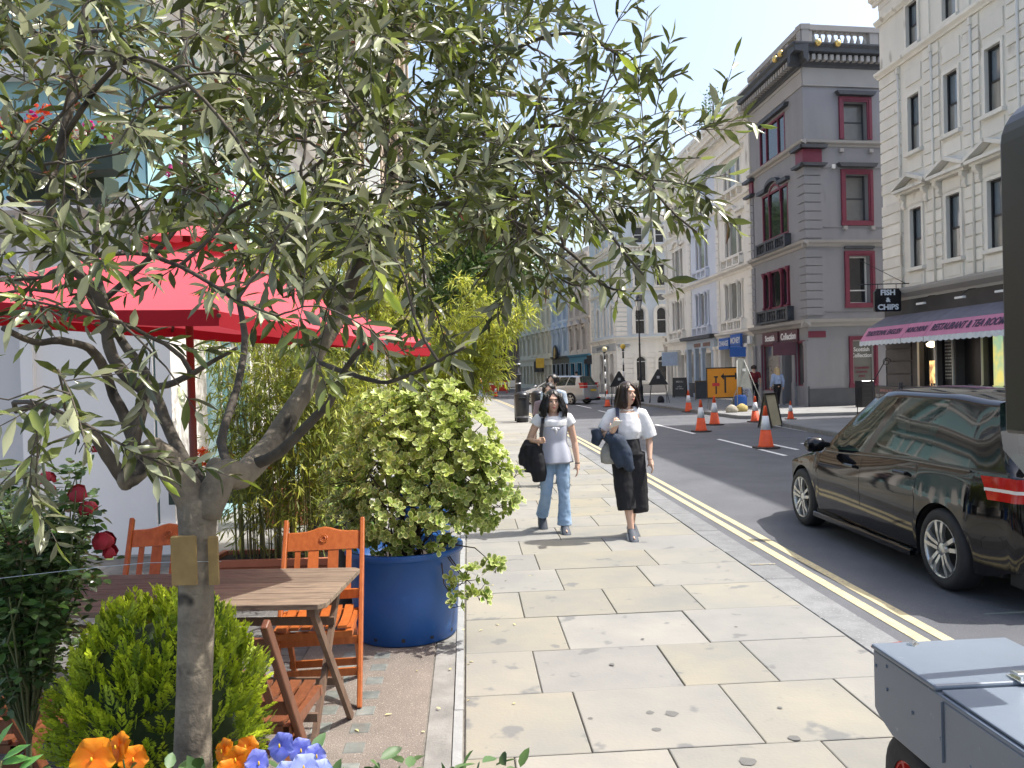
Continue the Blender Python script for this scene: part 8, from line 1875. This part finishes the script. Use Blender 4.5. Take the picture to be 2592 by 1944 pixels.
# ---- woman in loose white tee and black midi skirt
P2 = thing('person', 'woman in a loose white tee and wide black cropped trousers, looking sideways', 'person', (1.16, 8.28, 0), R(3))
J = dict(hip=A(0, 0, .86), waist=A(0, 0, 1.02), chest=A(0, 0, 1.18), neck=A(.0, .0, 1.33), head=A(.012, -.014, 1.455), shl=A(-.165, 0, 1.25), shr=A(.165, 0, 1.25), ell=A(-.245, -.0, 1.03), elr=A(.235, .03, 1.02), wrl=A(-.17, -.19, 1.10), wrr=A(.215, -.07, .80), hdl=A(-.145, -.235, 1.20), hdr=A(.235, -.10, .70), axl=A(1, 0, 0), axr=A(0, -1, 0), curll=1.1, curlr=.8,
         hpl=A(-.075, 0, .84), hpr=A(.075, 0, .84), knl=A(-.03, -.06, .45), knr=A(.06, .03, .46), anl=A(.0, -.10, .085), anr=A(.055, .14, .10), tol=A(.0, -.26, .03), tor=A(.07, .02, .03), turn=.55, nod=-.06, tilt=.06, hs=1.0)
H_, rot, hr = body(P2, J, vox=.006); hair_bob(P2, H_, hairBr, .175, 1.5, .02, seed=9, face=.66)
fuse(P2, 'tee', wcot, [([A(0, 0, 1.27), A(0, -.005, 1.18), A(0, -.01, 1.08), A(0, -.005, 1.01)], [.125, .148, .158, .132]), ([A(-.05, 0, 1.275), A(-.15, 0, 1.248), A(-.205, -.01, 1.17), A(-.25, -.01, 1.10)], [.07, .074, .070, .066]), ([A(.05, 0, 1.275), A(.15, 0, 1.248), A(.20, .01, 1.14), A(.238, .01, 1.01)], [.07, .074, .076, .082])], .009, 4, ysc=.80, amp=.012, ns=.09)
q = MB(); q.lathe([(.060, -.006), (.066, 0), (.060, .006)], 22, (0, 0, 0), cap=False); o = q.ob('neckline', wcot, P2, (.008, -.022, 1.318)); o.scale = (1.28, 1.0, 1); o.rotation_euler = (.32, 0, 0)
fuse(P2, 'wide_trousers', blkc, [([A(0, 0, 1.05), A(0, 0, .96), A(0, 0, .84)], [.112, .135, .150]), ([A(-.06, 0, .86), A(-.055, -.05, .58), A(-.035, -.09, .29)], [.115, .105, .095]), ([A(.06, 0, .86), A(.085, .02, .58), A(.095, .03, .25)], [.120, .120, .118])], .009, 4, ysc=.88, amp=.016, ns=.08)
shoe(P2, J['anl'], J['tol'], sneak, M_wht2); shoe(P2, J['anr'], J['tor'], sneak, mat('sole_grey', (.2, .2, .2), .7))
q = MB(); q.lathe([(.024, -.008), (.027, 0), (.024, .008)], 14, tuple(J['wrr'] + A(0, -.003, -.004)), cap=False); q.ob('wristwatch', mat('rose_watch', (.55, .35, .25), .3, metal=.6), P2)
t = thing('phone', 'white phone held up by the woman in wide black trousers', 'phone', (1.16, 8.28, 0), R(3)); q = MB(); q.box(-.038, .038, -.004, .004, -.075, .075, 0, .003); o = q.ob('case', M_wht2, t, (-.165, -.270, 1.175)); o.rotation_euler = (1.05, .1, .35)
BG = thing('bag', 'canvas bag and dark denim jacket hanging from the arm of the looking-aside woman', 'bag', (1.16, 8.28, 0), R(3))
fuse(BG, 'bag_body', offw, [([A(-.17, -.06, 1.0), A(-.19, -.07, .88), A(-.19, -.07, .77)], [.06, .10, .10])], .012, 4)
fuse(BG, 'jacket', navy, [([A(-.33, -.06, 1.12), A(-.31, -.07, 1.04), A(-.34, -.06, .96)], [.05, .06, .045]), ([A(-.24, -.13, 1.06), A(-.13, -.17, 1.0), A(-.06, -.19, .87), A(-.02, -.19, .72)], [.055, .08, .075, .05]), ([A(-.15, -.16, 1.0), A(-.13, -.17, .85), A(-.08, -.18, .75)], [.075, .08, .06]), ([A(-.02, -.19, .74), A(.01, -.19, .70)], [.05, .035])], .011, 4)
q = MB()
for a, b in zip([A(-.10, .06, 1.30), A(-.105, -.07, 1.325), A(-.12, -.155, 1.22), A(-.135, -.175, 1.12)], [A(-.105, -.07, 1.325), A(-.12, -.155, 1.22), A(-.135, -.175, 1.12), A(-.15, -.16, 1.0)]): q.beam(a, b, .035, .007, (0, 1, 0))
q.ob('strap', mat('navy_strap', (.02, .025, .06), .7), BG)
# ---- figures further away
def walker(label, loc, rz, h, top, bottom, hair, long=False, pack=None, step=.16, bare=True, skirt=False):
    t = thing('person', label, 'person', loc, rz); s_ = h / 1.60; t.scale = (s_, s_, s_)
    J = dict(hip=A(0, 0, .86), waist=A(0, 0, 1.02), chest=A(0, 0, 1.18), neck=A(0, 0, 1.34), head=A(0, -.01, 1.465), shl=A(-.18, 0, 1.27), shr=A(.18, 0, 1.27), ell=A(-.23, .05, 1.03), elr=A(.23, .0, 1.03), wrl=A(-.24, .0, .80), wrr=A(.24, -.10, .82), hdl=A(-.24, -.02, .70), hdr=A(.24, -.14, .73), axl=A(0, -1, 0), axr=A(0, -1, 0),
             hpl=A(-.08, 0, .84), hpr=A(.08, 0, .84), knl=A(-.09, -step * .6, .46), knr=A(.09, step * .2, .46), anl=A(-.09, -step, .08), anr=A(.09, step * 1.1, .11), tol=A(-.09, -step - .16, .03), tor=A(.09, step - .06, .03))
    H_, *_ = body(t, J, vox=.013)
    fuse(t, 'top', top, [([A(0, 0, 1.30), A(0, 0, 1.18), A(0, 0, 1.0), A(0, 0, .92)], [.10, .165, .148, .155]), ([A(-.06, 0, 1.28), J['shl'], lerpv(J['shl'], J['ell'], .75 if bare else 1.0)] + ([] if bare else [J['wrl']]), [.07, .072, .062] + ([] if bare else [.045])), ([A(.06, 0, 1.28), J['shr'], lerpv(J['shr'], J['elr'], .75 if bare else 1.0)] + ([] if bare else [J['wrr']]), [.07, .072, .062] + ([] if bare else [.045]))], .016, 3)
    fuse(t, 'trousers', bottom, [([A(0, 0, .95), A(0, 0, .85)], [.13, .145]), ([J['hpl'], J['knl'], J['anl']], [.095, .066, .052]), ([J['hpr'], J['knr'], J['anr']], [.095, .066, .052])], .016, 3)
    for nm in 'lr': shoe(t, J['an' + nm], J['to' + nm], sneak, M_wht2)
    if long: hair_bob(t, H_, hair, .24, .8, 0, seed=3, face=.62)
    else: hair_bob(t, H_, hair, .045, .2, .02, seed=3, face=.75)
    if pack:
        b = fuse(t, 'backpack', pack, [([A(0, .17, 1.26), A(0, .19, 1.08), A(0, .18, .95)], [.10, .13, .11])], .018, 3)
        q = MB(); q.tube([A(-.10, .1, 1.3), A(-.11, -.12, 1.24), A(-.12, -.13, 1.1), A(-.15, .08, 1.0)], .014, 5); q.tube([A(.10, .1, 1.3), A(.11, -.12, 1.24), A(.12, -.13, 1.1), A(.15, .08, 1.0)], .014, 5); q.ob('pack_strap', blkc, t)
    return t
blond = mat('hair_blond', (.48, .36, .20), .5, .2, 60, .002, 200, scale=(1, 1, .12)); mar = mat('maroon_cotton', (.14, .012, .018), .85, .1, 8); lbl = mat('pale_blue_shirt', (.30, .38, .55), .85, .08, 8); tealS = mat('teal_shirt', (.03, .22, .20), .85, .1, 8)
walker('man in a dark red T-shirt walking away by the Scottish shop window', (10.58, 35.4, 0), R(172), 1.80, mar, blkc, hairBr)
walker('blond woman in a pale blue shirt and black trousers walking away by the shop door', (11.17, 34.1, 0), R(190), 1.68, lbl, blkc, blond, long=True, bare=False)
walker('distant person in a teal shirt with an orange bag on the left pavement', (-2.35, 60.2, 0), R(180), 1.72, tealS, denim, hairBr, pack=mat('orange_bag', (.6, .2, .03), .6))
walker('distant person in white with a dark backpack, left of the teal-shirted one', (-3.15, 60.8, 0), R(182), 1.62, wcot, blkc, hairBr, pack=blkc)
walker('man in a dark suit standing by the bright blue shopfront', (5.3, 66.5, 0), R(150), 1.78, blkc, blkc, hairB, bare=False)
walker('young man with tousled dark hair and a backpack, walking behind the woman in jeans', (.72, 14.2, 0), R(-35), 1.68, mat('pale_top', (.36, .42, .5), .85, .1, 8), blkc, hairB, pack=navy)
walker('shorter dark-haired person right behind the woman in jeans', (.56, 12.3, 0), R(-12), 1.55, mat('dusty_top', (.22, .16, .18), .85, .1, 8), navy, hairB, long=False)
t = thing('suitcase', 'dark pink wheeled suitcase pulled by the man in the red T-shirt', 'suitcase', (10.2, 35.0, 0), R(10)); q = MB(); q.box(-.19, .19, -.12, .12, .06, .60, 0, .03); q.ob('shell', mat('magenta_case', (.22, .015, .06), .5, .1, 5), t)
q = MB(); q.tube([(-.1, 0, .6), (-.1, 0, 1.0), (.1, 0, 1.0), (.1, 0, .6)], .012, 6); q.ob('handle', mat('handle_grey', (.5, .5, .52), .4, metal=.6), t)
for x in (-.14, .14): q = MB(); q.lathe([(.001, -.02), (.04, -.02), (.04, .02), (.001, .02)], 10, (0, 0, 0), ax='x'); q.ob('wheel', dkM, t, (x, .08, .04))
